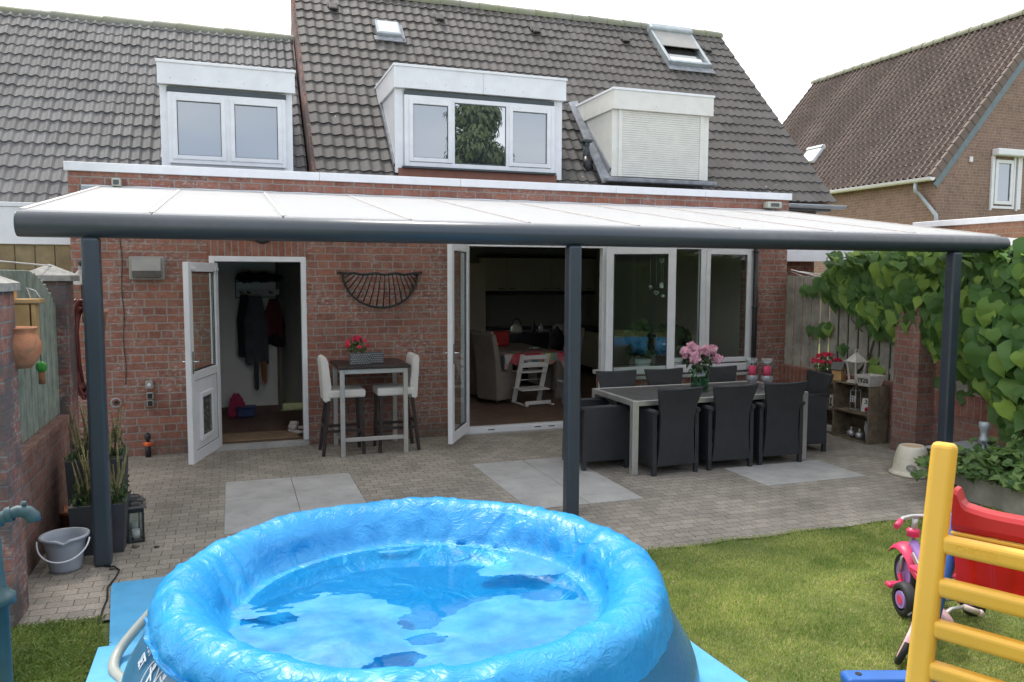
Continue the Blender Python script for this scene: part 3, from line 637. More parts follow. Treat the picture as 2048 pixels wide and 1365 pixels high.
# ------------------------------------------------ back door (frame, open leaf)
mb=MB(); y0=.02
mb.box(DL,DL+.06,-.012,.09,DZ,DT-.002,.004,1); mb.box(DR-.06,DR,-.012,.09,DZ,DT-.002,.004,1); mb.box(DL+.06,DR-.06,-.011,.09,DT-.065,DT-.002,.004,1); fr=mb.build('door_frame','white',H)
mb=MB(); mb.box(DL,DR,-.03,.12,.0,DZ-.01,.003,1); mb.build('threshold','slab',H)
def leaf(name,parent,hinge,ang,w,h,side,style,z0=DZ,handles=((-1,0),(1,.058))):
    """door leaf hinged at (x,y); local u runs from the hinge along ang (degrees, world), outward normal n; built of parts under a leaf root mesh"""
    a=R(ang); U=Vector((math.cos(a),math.sin(a),0)); Nn=Vector((-U.y,U.x,0))*side
    m=Matrix((U,Nn,Vector((0,0,1)))).transposed().to_4x4(); m.translation=Vector((hinge[0],hinge[1],z0)); t=.058
    fw=.10; fr=MB(); B=lambda mb,*q,**k: mb.box(*q,mtx=m,**k)
    B(fr,0,fw,0,t,0,h,bev=.004,seg=1); B(fr,w-fw,w,0,t,0,h,bev=.004,seg=1); B(fr,fw,w-fw,.0005,t-.0005,h-fw,h,bev=.003,seg=1); B(fr,fw,w-fw,.0005,t-.0005,0,fw+.02,bev=.003,seg=1)
    mid=None
    if style=='back': mid=.92; B(fr,fw,w-fw,.0007,t-.0007,mid-.045,mid+.045,bev=.003,seg=1)
    o=fr.build(name,'white',parent)
    gz0=(mid+.045) if mid else fw+.02
    g=MB(); B(g,fw,w-fw,.02,.03,gz0,h-fw); g.build('pane','glass_d',o)
    k=MB(); tt=.012
    for yy in (.012,.031):
        B(k,fw,fw+tt,yy,yy+.007,gz0,h-fw); B(k,w-fw-tt,w-fw,yy,yy+.007,gz0,h-fw); B(k,fw+tt,w-fw-tt,yy,yy+.007,gz0,gz0+tt); B(k,fw+tt,w-fw-tt,yy,yy+.007,h-fw-tt,h-fw)
    k.build('gasket','black',o)
    if mid:
        p=MB(); B(p,fw,w-fw,.012,t-.012,fw+.02,mid-.045); p.build('panel','white',o)
        k=MB()
        for yy in (.010,t-.0125):
            B(k,fw,fw+.006,yy,yy+.003,fw+.02,mid-.045); B(k,w-fw-.006,w-fw,yy,yy+.003,fw+.02,mid-.045); B(k,fw,w-fw,yy,yy+.003,fw+.02,fw+.026); B(k,fw,w-fw,yy,yy+.003,mid-.051,mid-.045)
        k.build('panel_seal','black',o)
        c=MB(); x0_,x1_,c0,c1=w*.30,w*.73,.20,.72
        for (A_,B_,C_,D_) in ((x0_,x0_+.05,c0,c1),(x1_-.05,x1_,c0,c1),(x0_+.05,x1_-.05,c0,c0+.05),(x0_+.05,x1_-.05,c1-.05,c1)): B(c,A_,B_,-.012,t+.012,C_,D_,bev=.006,seg=1)
        c.build('cat_flap','white',o); c=MB(); B(c,x0_+.05,x1_-.05,.004,t-.004,c0+.05,c1-.05); c.build('flap',mat('smoky_flap',(.09,.09,.085),.25,spec=.6),o)
    hx=w-.05
    for sgn,yy in handles:
        hm=MB(); B(hm,hx-.016,hx+.016,yy-(.008 if sgn<0 else 0),yy+(.008 if sgn>0 else 0),.95,1.19,bev=.004,seg=1)
        q=m@Vector((hx,yy+sgn*.05,1.08)); hm.cyl(m@Vector((hx,yy,1.08)),q,.009,n=10); hm.tube([q,m@Vector((hx-.04,yy+sgn*.052,1.08)),m@Vector((hx-.12,yy+sgn*.047,1.078))],.010,8)
        hm.build('handle','chrome',o)
    return o,m
bd,bm_=leaf('back_door',H,(DL+.04,-.03),253.0,.93,2.12,1,'back')
mb=MB(); mb.box(.02,.12,.058,.075,2.03,2.07,.01,2,mtx=bm_); mb.box(.74,.86,.058,.075,2.03,2.07,.01,2,mtx=bm_); mb.build('door_catch','white',bd)
# ------------------------------------------------ french doors and window beside them
mb=MB(); mb.box(FL,FL+.06,-.012,.09,DZ,FT-.002,.004,1); mb.box(FR-.07,FR+.03,-.012,.09,DZ,FT-.002,.004,1); mb.box(FL+.06,FR-.07,-.011,.09,FT-.07,FT-.002,.004,1); mb.box(FL,FR-.07,-.025,.11,.012,.085,.006,1); ff=mb.build('french_door_frame','white',H)
mb=MB(); [mb.box(x,x+.09,-.0265,-.02,.045,.058) for x in (3.1,3.75,3.95)]; mb.build('drain_slot','black',ff)
mb=MB(); mb.box(FL-.05,FR,-.05,.1,-.01,.011); mb.build('doorstep','slab',H)
leaf('french_door',H,(FL+.05,-.03),240.5,.88,2.38,1,'french')
leaf('french_door',H,(FR-.02,-.035),-34.0,.92,2.38,-1,'french',handles=((-1,0),))
ww=window(H,FR+.03,WR,WS+.03,FT-.002,-.012,[(4.89,6.27,.83,2.43),(6.36,7.10,.83,2.43)],fw=.06,sash=.06,glass='glass_d',sashes=(False,True),deep=.08)
mb=MB(); mb.box(FR+.03,WR,-.028,.05,.70,.80,.005,1); mb.build('frame_sill','white',ww)
mb=MB(); mb.box(FR-.02,WR+.03,-.05,.05,WS-.035,WS+.005,.004,1); mb.build('window_sill','slab',H)
# ------------------------------------------------ rooms behind the openings
mb=MB(); mb.box(-1.35,1.35,.30,2.2,DZ-.05,DZ); mb.box(1.45,7.4,.30,6.5,DZ-.05,DZ); mb.box(DL,DR,.0905,.2995,0,DZ-.002); mb.box(FL,FR,.1105,.2995,0,DZ-.002); mb.build('room_floor','ifloor',H)
mb=MB(); mb.box(-1.35,.60,2.16,2.3,DZ,2.7); mb.build('hall_wall','plaster',H)
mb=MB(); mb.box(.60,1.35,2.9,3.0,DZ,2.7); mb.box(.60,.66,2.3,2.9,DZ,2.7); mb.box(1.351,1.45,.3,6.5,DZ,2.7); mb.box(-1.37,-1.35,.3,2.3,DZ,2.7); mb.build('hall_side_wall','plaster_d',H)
mb=MB(); mb.box(.585,.62,2.14,2.16,DZ,2.6); mb.box(-1.35,.585,2.145,2.16,DZ,DZ+.1); mb.build('skirting','ifloor',H)
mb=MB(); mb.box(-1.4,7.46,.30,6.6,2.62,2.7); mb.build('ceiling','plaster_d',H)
mb=MB(); wall_open(mb,1.45,7.46,DZ,2.62,6.3,6.5,[(1.6,4.2,.8,2.4)]); mb.box(7.40,7.46,.3,6.3,DZ,2.62); mb.build('kitchen_wall','plaster_d',H)  # unseen opening added in the rear wall to let sky light brighten the room
mb=MB(); mb.box(DL+.08,DR-.1,.12,.62,DZ+.001,DZ+.014,.005,1); tag(mb.build('door_mat','mat'),'brown coir door mat just inside the open back door','door mat')
# ---------------------------------------------------------------- left neighbour
NH=thing('terraced_house',(-4,2,0),'attached neighbouring house on the left with grey tiles and one white dormer','house')
tiles('roof','tile_l',NH,(-6.5,.90,2.82),(1,0,0),S1,7.50,4.28,.121,.238,amp=.026,lip=.018)
mb=MB(); mb.prism([(-6.5,.95,2.75),(-6.5,3.84,5.74),(-6.5,6.8,2.75)],(7.48,0,0)); mb.build('attic','brick',NH)
mb=MB(); mb.prism([(-6.5,3.87,5.8),(-6.5,6.9,2.7),(-6.5,6.9,2.8),(-6.5,3.87,5.9)],(7.49,0,0)); mb.build('rear_roof','tile_l',NH)
ridge('ridge','ridge',NH,(-6.5,3.87,5.83),(1.0,3.87,5.83),.11,.33)
dA=dormer(NH,-.80,.81,.90,4.645,4.36,3.37,'white',2.7)
mb=MB(); mb.box(-.70,.70,.905,.97,4.275,4.335,.004,1); mb.build('sunscreen_box','gasket',dA)
window(dA,-.69,.69,3.42,4.274,.905,[(-.635,-.04,3.475,4.22),(.03,.635,3.475,4.22)],fw=.055,sash=.045,glass='glass_up')
mb=MB(); mb.box(-6.5,-1.67,.28,.31,2.385,2.79,.004,1); mb.box(-6.5,-1.67,.27,1.1,2.791,2.84,.004,1); mb.build('fascia','cap',NH)
mb=MB(); mb.box(-6.5,-1.67,.34,.6,0,2.384); nw=mb.build('wall',mat('yellow_brown_boards',(.24,.19,.11),.85,var=.25,vs=3,dirt=.5),NH)
mb=MB()
for i in range(12):
    for j in range(3): mb.box(-4.0+i*.195,-3.81+i*.195,.31-.008*random.random(),.34,1.55+j*.28,1.83+j*.28,.006,1)
mb.build('wall_shingle',mat('ochre_shingle',(.26,.20,.11),.85,var=.3,vs=4,dirt=.5,dirtcol=(.12,.1,.06)),NH)
# ---------------------------------------------------------------- right house, gable towards the garden
RH=thing('gabled_house',(20.9,10,0),'brown brick house with steep brown tiled gable roof beyond the right garden fence','house')
EX,EZ,RX,RZ,Y0,Y1=16.85,4.60,20.85,9.28,6.0,15.3
sl=math.atan2(RZ-EZ,RX-EX); V2=(math.cos(sl),0,math.sin(sl)); LL=math.hypot(RX-EX,RZ-EZ)
tiles('roof','tile_r',RH,(EX,Y1,EZ),(0,-1,0),V2,Y1-Y0-.06,LL,.203,.27,amp=.085,lip=.025,tilew=1,ns=8,pw=2.2,skew=1.2)
mb=MB()
for i in range(int(LL/.27)+1):
    s0=i*.27; P=lambda s,n:(EX+V2[0]*s-math.sin(sl)*n,Y0-.04,EZ+V2[2]*s+math.cos(sl)*n)
    mb.prism([P(s0,-.14),P(s0,.085),P(min(LL,s0+.285),.065),P(min(LL,s0+.285),-.14)],(0,.14,0))
mb.build('verge_tiles','tile_r',RH)
mb=MB(); P=lambda s,n:(EX+V2[0]*s-math.sin(sl)*n,Y0-.03,EZ+V2[2]*s+math.cos(sl)*n); mb.prism([P(-.1,-.15),P(LL,-.15),P(LL,-.31),P(-.1,-.31)],(0,.03,0)); mb.build('verge_board',mat('slate_blue_board',(.13,.17,.19),.5),RH)
mb=MB(); mb.prism([(EX+.2,Y0,0),(EX+.2,Y0,EZ-.05),(RX,Y0,RZ-.2),(2*RX-EX-.2,Y0,EZ-.05),(2*RX-EX-.2,Y0,0)],(0,9.2,0)); mb.build('wall','brick_r',RH)
mb=MB(); mb.prism([(RX,Y0,RZ),(2*RX-EX,Y0,EZ),(2*RX-EX,Y0,EZ+.1),(RX,Y0,RZ+.1)],(0,9.3,0)); mb.build('rear_roof','tile_r',RH)
ridge('ridge','ridge',RH,(RX,Y0-.03,RZ+.02),(RX,Y1,RZ+.02),.15,.42)
gutter((EX-.02,Y1,EZ-.02),(EX-.02,Y0-.05,EZ-.02),.085,RH,'cap')
mb=MB(); xd=EX+.10; mb.tube([(xd-.1,6.5,EZ-.1),(xd-.1,6.5,EZ-.32),(xd+.0,6.45,EZ-.40),(EX+.13,5.93,3.62),(EX+.13,5.92,3.5),(EX+.13,5.92,2.4)],.05,10); mb.build('downpipe','zinc',RH)
gx0,gx1,gz0,gz1=18.90,19.72,3.86,5.30
window(RH,gx0,gx1,gz0,gz1,Y0-.03,[(gx0+.1,gx1-.1,gz0+.12,gz1-.17)],fw=.07,sash=.09,glass='glass_up')
mb=MB(); mb.box(gx0-.05,gx1+.35,Y0-.22,Y0,gz1-.08,gz1+.10,.03,2); mb.build('shutter_box','white',RH)
mb=MB(); mb.box(gx0-.05,gx0-.01,Y0-.05,Y0,gz0-.05,gz1-.08); mb.build('shutter_guide','white',RH); mb=MB(); mb.box(gx1+.05,gx1+.09,Y0-.05,Y0,gz0-.05,gz1-.08); mb.box(gx1+.09,gx1+.25,Y0-.01,Y0,gz0,gz1-.08); mb.build('shutter_guide','white',RH)
mb=MB(); mb.box(18.07,18.17,Y0-.05,Y0,5.02,5.16,.01,1); mb.build('vent_grille','white',RH)
m2=Matrix((Vector((0,-1,0)),Vector(V2),Vector((-math.sin(sl),0,math.cos(sl))))).transposed().to_4x4(); m2.translation=Vector((17.97,11.75,5.93))
mb=MB(); mb.box(-.35,.35,-.36,.36,.03,.16,.02,1,mtx=m2); v=mb.build('skylight','cap',RH); mb=MB(); mb.box(-.29,.29,-.3,.18,.161,.165,mtx=m2); mb.build('pane','cap',v)
mb=MB(); mb.box(-.37,.37,.2,.3,.166,.2,mtx=m2); mb.build('hood','zinc',v)
# garages with flat roofs
G=thing('flat_garage',(12,3,0),'low orange brick garage with a flat white-edged roof beyond the fence','garage')
mb=MB(); mb.box(11.0,16.7,-6,.8,0,2.885); mb.build('wall','brick_o',G)
mb=MB(); mb.box(10.96,16.8,-6.05,.84,2.886,2.98,.005,1); mb.build('roof_edge','cap',G)
G2=thing('carport',(9.3,2.2,0),'dark open carport with a white fascia behind the board fence','carport')
mb=MB(); mb.box(8.0,10.99,.80,.86,2.30,2.52,.004,1); mb.build('fascia','cap',G2)
mb=MB(); mb.box(8.0,10.95,.86,4.5,2.46,2.52); mb.box(9.25,10.95,1.2,4.5,2.86,2.95,.004,1); mb.box(9.25,10.95,1.16,1.2,2.83,2.99,.004,1); mb.build('roof','cap',G2)
mb=MB(); mb.box(8.0,10.95,4.3,4.4,0,2.46); mb.box(8.0,8.05,.86,4.4,0,2.46); mb.box(9.5,10.9,.95,1.0,0,2.28); mb.build('back_wall','black',G2)
mb=MB(); mb.lathe([(.52,0),(.5,.10),(.36,.2),(.2,.26),(.001,.29)],(9.4,2.2,2.9),24); mb.box(8.8,10.0,1.6,2.8,2.85,2.90); mb.build('roof_dome','opal',G2)
# ---------------------------------------------------------------- patio canopy
C=thing('patio_canopy',(3.1,-3.55,0),'anthracite patio canopy with white roof sheets, a thick front beam and three posts','canopy')
BY,BZ=-3.594,2.398
prof=[(-.055,-.083),(-.085,-.05),(-.10,0),(-.088,.045),(-.06,.078),(-.02,.088),(.07,.09),(.075,.05),(.075,-.083)]
pp=[Vector((0,BY+a,BZ+b)) for a,b in prof]
# rounded front of the beam
rp=[]; 
for k in range(17):
    a=-PI/2+ (-PI)*k/16; rp.append((BY-.02+.088*math.cos(a)*1.0,BZ+.084*math.sin(a)*1.0))
rp=[(y,z) for y,z in rp]+[(BY+.07,BZ+.084),(BY+.07,BZ-.084)]
mb=MB(); A_=[mb.bm.verts.new((-1.345,y,z)) for y,z in rp]; B_=[mb.bm.verts.new((7.575,y,z)) for y,z in rp]; n=len(rp)
for i in range(n):
    f=mb.bm.faces.new((A_[i],A_[(i+1)%n],B_[(i+1)%n],B_[i])); f.smooth=i<16
mb.bm.faces.new(A_); mb.bm.faces.new(B_[::-1]); mb.build('beam','anth',C)
for x0,x1 in ((-1.352,-1.345),(7.575,7.582)):
    mb=MB(); mb.prism([(x0,y,z) for y,z in rp],(x1-x0,0,0)); mb.build('end_cap',mat('green_edge_cap',(.02,.06,.06),.5) if x0<0 else 'anth',C)
for x in (-.914,2.709,6.92):
    mb=MB(); mb.box(x-.058,x+.058,BY-.078,BY+.038,0,BZ-.083,.022,3); mb.build('post','anth',C)
RXs=[-1.33,-.53,.37,1.33,2.33,3.35,4.38,5.42,6.44,7.54]
pz=lambda y:2.484+(3.0-2.484)*(y-(BY+.05))/(0-(BY+.05))
for a,b in zip(RXs,RXs[1:]):
    mb=MB(); mb.prism([(a+.012,BY-.03,pz(BY-.03)),(a+.012,-.03,pz(-.03)),(a+.012,-.03,pz(-.03)+.016),(a+.012,BY-.03,pz(BY-.03)+.016)],(b-a-.024,0,0)); mb.build('roof_panel','opal',C)
STRIP=mat('beige_cover_strip',(.5,.46,.43),.5)
for x in RXs:
    mb=MB(); w=.03 if x not in (RXs[0],RXs[-1]) else .04
    mb.prism([(x-w/2,BY,pz(BY)-.06),(x-w/2,-.02,pz(-.02)-.06),(x-w/2,-.02,pz(-.02)-.001),(x-w/2,BY,pz(BY)-.001)],(w,0,0))
    r_=mb.build('rafter','anth' ,C)
    mb=MB(); mb.prism([(x-w/2,BY+.03,pz(BY+.03)+.0165),(x-w/2,-.03,pz(-.03)+.0165),(x-w/2,-.03,pz(-.03)+.024),(x-w/2,BY+.03,pz(BY+.03)+.024)],(w,0,0)); mb.build('cover_strip',STRIP,r_)
mb=MB(); mb.box(-1.52,7.5,-.09,-.001,2.93,2.965,.004,1); mb.box(-1.52,7.5,-.045,-.0012,2.966,3.012,.004,1); mb.build('wall_rail','zinc',C)
# sealant bead
mb=MB(); mb.tube([(-1.52+i*.15,-.006,3.018+.004*math.sin(i*1.7)) for i in range(61)],.011,5); mb.build('sealant','cap',C)
# neighbour's canopy
C2=thing('neighbour_canopy',(10,-3.6,0),'second canopy with a dark green beam in the next garden, far right','canopy')
mb=MB(); mb.cyl((7.68,-3.55,2.27),(13,-3.55,2.27),.075,n=20); mb.build('beam',mat('dark_green_beam',(.03,.06,.055),.4),C2)
mb=MB(); mb.prism([(7.75,-3.6,2.34),(7.75,0,2.74),(7.75,0,2.755),(7.75,-3.6,2.355)],(5.2,0,0)); mb.build('roof_panel','opal',C2)
for x in (8.5,9.5,10.5,11.5):
    mb=MB(); mb.prism([(x,-3.6,2.358),(x,0,2.758),(x,0,2.77),(x,-3.6,2.37)],(.04,0,0)); mb.build('cover_strip','cap',C2)
for x in (9.3,12.6):
    mb=MB(); mb.box(x-.05,x+.05,-3.6,-3.5,0,2.2,.01,1); mb.build('post','anth',C2)
# ================================================================ wall fittings
t=thing('wall_light_box',(-.9,-.05,2.0),'grey rectangular lamp box mounted on the brick wall left of the back door','lamp')
mb=MB(); mb.box(-1.08,-.715,-.03,-.001,2.0,2.26,.03,3); mb.build('back_plate','grey',t)
mb=MB(); mb.prism([(-1.04,-.03,2.09),(-1.04,-.13,2.10),(-1.04,-.115,2.235),(-1.04,-.03,2.24)],(.29,0,0)); mb.build('cover','grey',t)
mb=MB(); mb.prism([(-1.04,-.03,2.02),(-1.04,-.10,2.03),(-1.04,-.13,2.098),(-1.04,-.03,2.089)],(.29,0,0)); mb.build('lens',mat('smoked_lens',(.14,.13,.12),.25),t)
t=thing('wall_socket',(-.91,-.03,.6),'outdoor double socket and switch on the brick wall beside the back door','socket')
mb=MB(); mb.box(-.955,-.875,-.045,-.001,.775,.865,.006,2); mb.build('switch','grey',t); mb=MB(); mb.cyl((-.915,-.046,.82),(-.915,-.056,.82),.018); mb.build('knob','cap',t)
for z in (.69,.605):
    mb=MB(); mb.box(-.945,-.875,-.05,-.001,z-.035,z+.04,.006,2); s=mb.build('socket_flap','grey',t); mb=MB(); mb.box(-.935,-.885,-.054,-.049,z-.027,z+.03,.003,1); mb.build('cover','black',s)
t=thing('wall_clock',(.34,-.05,2.42),'round black-rimmed wall clock above the back door','clock')
mb=MB(); mb.lathe([(.085,0),(.125,0),(.13,.02),(.12,.045),(.10,.045),(.098,.02)],(.34,-.002,2.55),32,mtx=Matrix.Rotation(R(90),4,'X').to_3x3()); mb.build('rim','black',t)
mb=MB(); mb.cyl((.34,-.003,2.55),(.34,-.018,2.55),.099,n=32); f=mb.build('face','white',t); mb=MB(); mb.bar((.34,-.022,2.55),(.34,-.022,2.475),.008,.003); mb.bar((.34,-.024,2.55),(.30,-.024,2.50),.009,.003); mb.build('hands','black',t)
# iron hay rack
t=thing('hay_rack',(1.72,-.12,1.67),'black wrought iron half-basket hay rack hung on the brick wall','hay rack')
xc,zr=1.715,2.065
mb=MB(); mb.tube([(1.20,-.02,2.09),(1.24,-.06,2.085),(1.3,-.10,2.08)]+[(1.3+.83*i/10,-.10-.16*math.sin(PI*i/10),2.075+.012*math.sin(i*2.1)) for i in range(11)]+[(2.17,-.06,2.08),(2.23,-.02,2.09)],.016,8); mb.build('rim','black',t)
bow=lambda a:(xc+.455*math.cos(a),-.03-.10*math.sin(a)**2,zr-.40*math.sin(a))
mb=MB(); mb.tube([bow(PI*i/20) for i in range(21)],.015,8); mb.build('bow','black',t)
for i in range(17):
    k=(i+.6)/17; a=PI-PI*k; e=bow(a); xt=1.30+.84*((i+1.1)/18); top=(xt,-.10-.16*math.sin(PI*(xt-1.30)/.83),2.075)
    mid=((e[0]+top[0])/2,(e[1]+top[1])/2-.03,(e[2]+top[2])/2)
    mb=MB(); mb.tube([top,mid,e],.008,6); mb.build('rod','black',t)
# flood-light sensors on the parapet
for x,z,la in ((-1.165,3.05,'small beige sensor box above the left end of the canopy'),(7.40,3.08,'small beige sensor box above the right end of the canopy')):
    t=thing('sensor_box',(x,-.06,z-.05),la,'sensor')
    w=.045 if x<0 else .12
    mb=MB(); mb.box(x-w,x+w,-.13,-.01,z-.04,z+.05,.012,2); mb.build('housing','lamp_sensor',t); mb=MB(); mb.box(x-w*.6,x+w*.6,-.133,-.13,z-.02,z+.03); mb.build('lens','grey_d',t)
mb=MB(); mb.tube([(-1.155+.008*math.sin(i*.9),-.008,2.95-i*.085) for i in range(26)],.004,5); tag(mb.build('wall_cable','black'),'thin black cable running down the brick wall at the left','cable')
t=thing('garden_tap',(-.945,-.07,.02),'black water connection with an orange cap at the foot of the brick wall','tap')
mb=MB(); mb.lathe([(.001,.0),(.03,0),(.03,.10),(.022,.12),(.022,.2),(.034,.21),(.034,.25),(.02,.27),(.001,.28)],(-.945,-.07,.0),14); mb.build('body','black',t); mb=MB(); mb.lathe([(.036,0),(.04,.01),(.04,.03),(.036,.04),(.02,.045)],(-.945,-.07,.13),14); mb.box(-1.0,-.89,-.085,-.06,.15,.165,.004,1); mb.build('collar','orange',t)
t=thing('cable_reel',(-1.26,-.04,.58),'small round metal ring bracket on the brick wall above the planters','bracket')
mb=MB(); mb.tube([(-1.26+.05*math.cos(a),-.03,.63+.05*math.sin(a)) for a in [2*PI*i/16 for i in range(17)]],.007,6); mb.build('ring','zinc',t); mb=MB(); mb.cyl((-1.26,-.001,.63),(-1.26,-.045,.63),.018); mb.build('hub','black',t)
# ================================================================ bar table and stools
t=thing('bar_table',(1.47,-.40,0),'high bar table with dark top and steel legs against the brick wall','table')
bx0,bx1,by0,by1,bz=1.115,1.885,-.79,-.08,1.035
mb=MB(); mb.box(bx0-.03,bx1+.03,by0-.03,by1+.02,bz-.035,bz,.008,2); mb.build('tabletop','wengé',t)
for x in (bx0,bx1-.05):
    for y in (by0,by1-.05):
        mb=MB(); mb.box(x,x+.05,y,y+.05,0,bz-.036,.003,1); mb.build('leg','steel',t)
for n_,q in dict(a=(bx0+.051,bx1-.051,by0+.003,by0+.028,bz-.09,bz-.037),b=(bx0+.051,bx1-.051,by1-.03,by1-.005,bz-.09,bz-.037),c=(bx0+.003,bx0+.028,by0+.051,by1-.051,bz-.09,bz-.037),d=(bx1-.028,bx1-.003,by0+.051,by1-.051,bz-.09,bz-.037),e=(bx0+.051,bx1-.051,by0+.008,by0+.04,.17,.215),f=(bx0+.008,bx0+.04,by0+.051,by1-.051,.17,.215)).items():
    mb=MB(); mb.box(*q,.002,1); mb.build('rail','steel',t)
def stool(loc,rz,label):
    t=thing('bar_stool',(0,0,0),label,'bar stool','white bar stools at the high table')
    # local: faces +x ; seat 0.42 square
    mb=MB(); mb.box(-.21,.23,-.2,.2,.66,.755,.025,3); mb.build('seat','seatw',t,world=False)
    mb=MB(); mb.prism([(-.24,-.195,.62),(-.16,-.195,.62),(-.155,-.195,.80),(-.19,-.195,1.10),(-.215,-.195,1.135),(-.25,-.195,1.135),(-.27,-.195,1.10)],(0,.39,0)); bmesh.ops.bevel(mb.bm,geom=mb.bm.edges[:],offset=.014,segments=2,affect='EDGES'); mb.build('backrest','seatw',t,world=False)
    for sx,sy in ((-1,-1),(-1,1),(1,-1),(1,1)):
        mb=MB(); mb.bar((sx*.18,sy*.165,.66),(sx*.205-(.05 if sx<0 else 0),sy*.185,0),.038,.038,.003); mb.build('leg','wengé',t,world=False)
    for a,b in (((-.215,-.18,.28),(.2,-.18,.28)),((-.215,.18,.28),(.2,.18,.28)),((.2,-.18,.22),(.2,.18,.22)),((-.23,-.18,.33),(-.23,.18,.33))):
        mb=MB(); mb.bar(a,b,.022,.032); mb.build('foot_rail','wengé',t,world=False)
    t.location=loc; t.rotation_euler=(0,0,rz); return t
stool((1.185,-.49,0),0,'white bar stool at the left side of the high table, nearer the back door')
stool((1.78,-.49,0),PI,'white bar stool at the right side of the high table')
def flowers(name,label,cat,c,pr,ph,r,h,petal,potm,n=26,pot='cyl',fs=.02,group=None,leafm='foliage'):
    t=thing(name,c,label,cat,group); x,y,z=c
    mb=MB(); mb.lathe([(.001,0),(pr*.8,0),(pr,ph*.95),(pr*1.06,ph),(pr*.93,ph),(pr*.9,ph*.85),(.001,ph*.82)],c,20); mb.build('pot',potm,t)
    cs=[];ns=[];ss=[]
    for i in range(150):
        a=random.uniform(0,2*PI); q=random.uniform(0,1)**.5; zz=random.uniform(0,1); p=Vector((x+r*q*math.cos(a)*(1-.3*zz),y+r*q*math.sin(a)*(1-.3*zz),z+ph+h*.75*zz))
        cs.append(p); ns.append(Vector((math.cos(a)*.8+random.uniform(-.4,.4),math.sin(a)*.8+random.uniform(-.4,.4),random.uniform(.2,1)))); ss.append(random.uniform(.03,.06))
    V,Fq=leaves(cs,ns,ss,shape='lance'); fastmesh('leaves',V,Fq,leafm,t)
    cs=[];ns=[];ss=[]
    for i in range(n):
        a=random.uniform(0,2*PI); e=random.uniform(.05,1)*PI/2; p=Vector((x+r*math.cos(a)*math.cos(e)*1.05,y+r*math.sin(a)*math.cos(e)*1.05,z+ph+h*.3+h*.62*math.sin(e)))
        for k in range(6):
            d=Vector((random.uniform(-1,1),random.uniform(-1,1),random.uniform(-.3,1))).normalized(); cs.append(p+d*fs*.5); ns.append(d+Vector((0,-.6,.5))); ss.append(fs*random.uniform(1.1,1.7))
    V,Fq=leaves(cs,ns,ss,shape='heart'); fastmesh('blossoms',V,Fq,petal,t); return t
flowers('potted_flowers','pot of pink flowers on the high bar table','potted plant',(1.36,-.40,bz),.05,.11,.14,.20,'petal_r','whitewood',n=20,fs=.026)
for i,(x,y,la) in enumerate(((1.36,-.60,'grey woven strap basket on the bar table, the nearer one under the flowers'),(1.53,-.50,'grey woven strap basket on the bar table, right of the nearer one'))):
    t=thing('woven_basket',(x,y,bz),la,'basket','grey woven baskets')
    mb=MB(); w,d,h=.115,.07,.125; ww_=.006
    mb.box(x-w,x+w,y-d,y-d+ww_,bz+.001,bz+h,.002,1); mb.box(x-w,x+w,y+d-ww_,y+d,bz+.001,bz+h,.002,1); mb.box(x-w,x-w+ww_,y-d+ww_,y+d-ww_,bz+.001,bz+h); mb.box(x+w-ww_,x+w,y-d+ww_,y+d-ww_,bz+.001,bz+h); mb.box(x-w+ww_,x+w-ww_,y-d+ww_,y+d-ww_,bz+.001,bz+.008); mb.build('body','basket',t)
    mb=MB()
    for r_ in range(5):
        for k in range(8):
            xx=x-w+.018+k*.028+(.012 if r_%2 else 0); 
            if xx<x+w-.01: mb.box(xx-.010,xx+.008,y-d-.003,y-d+.001,bz+.014+r_*.024,bz+.022+r_*.024,.001,1)
    mb.build('pale_strap_piece',mat('pale_strap',(.32,.33,.33),.5),t)  # raised pale strap pieces on the basket front
# ================================================================ dining set
tx0,tx1,ty0,ty1,tz=3.86,6.06,-2.56,-1.56,.775
t=thing('dining_table',((tx0+tx1)/2,(ty0+ty1)/2,0),'long garden dining table with slate grey top and brushed steel frame','table')
for x in (tx0,tx1-.07):
    for y in (ty0,ty1-.07):
        mb=MB(); mb.box(x,x+.07,y,y+.07,0,tz,.004,1); mb.build('leg','steel',t)
for q in ((tx0+.071,tx1-.071,ty0,ty0+.03,tz-.055,tz),(tx0+.071,tx1-.071,ty1-.03,ty1,tz-.055,tz),(tx0,tx0+.05,ty0+.071,ty1-.071,tz-.055,tz),(tx1-.05,tx1,ty0+.071,ty1-.071,tz-.055,tz)):
    mb=MB(); mb.box(*q,.003,1); mb.build('frame_rail','steel',t)
xs=[tx0+.052,tx0+.78,tx0+1.43,tx1-.052]
for a,b in zip(xs,xs[1:]):
    mb=MB(); mb.box(a+.003,b-.003,ty0+.034,ty1-.034,tz-.03,tz-.004,.002,1); mb.build('top_panel','tabletop',t)
mb=MB(); mb.box(tx0+.055,tx1-.055,ty0+.035,ty1-.035,tz-.04,tz-.031); mb.build('top_backing','seam',t)
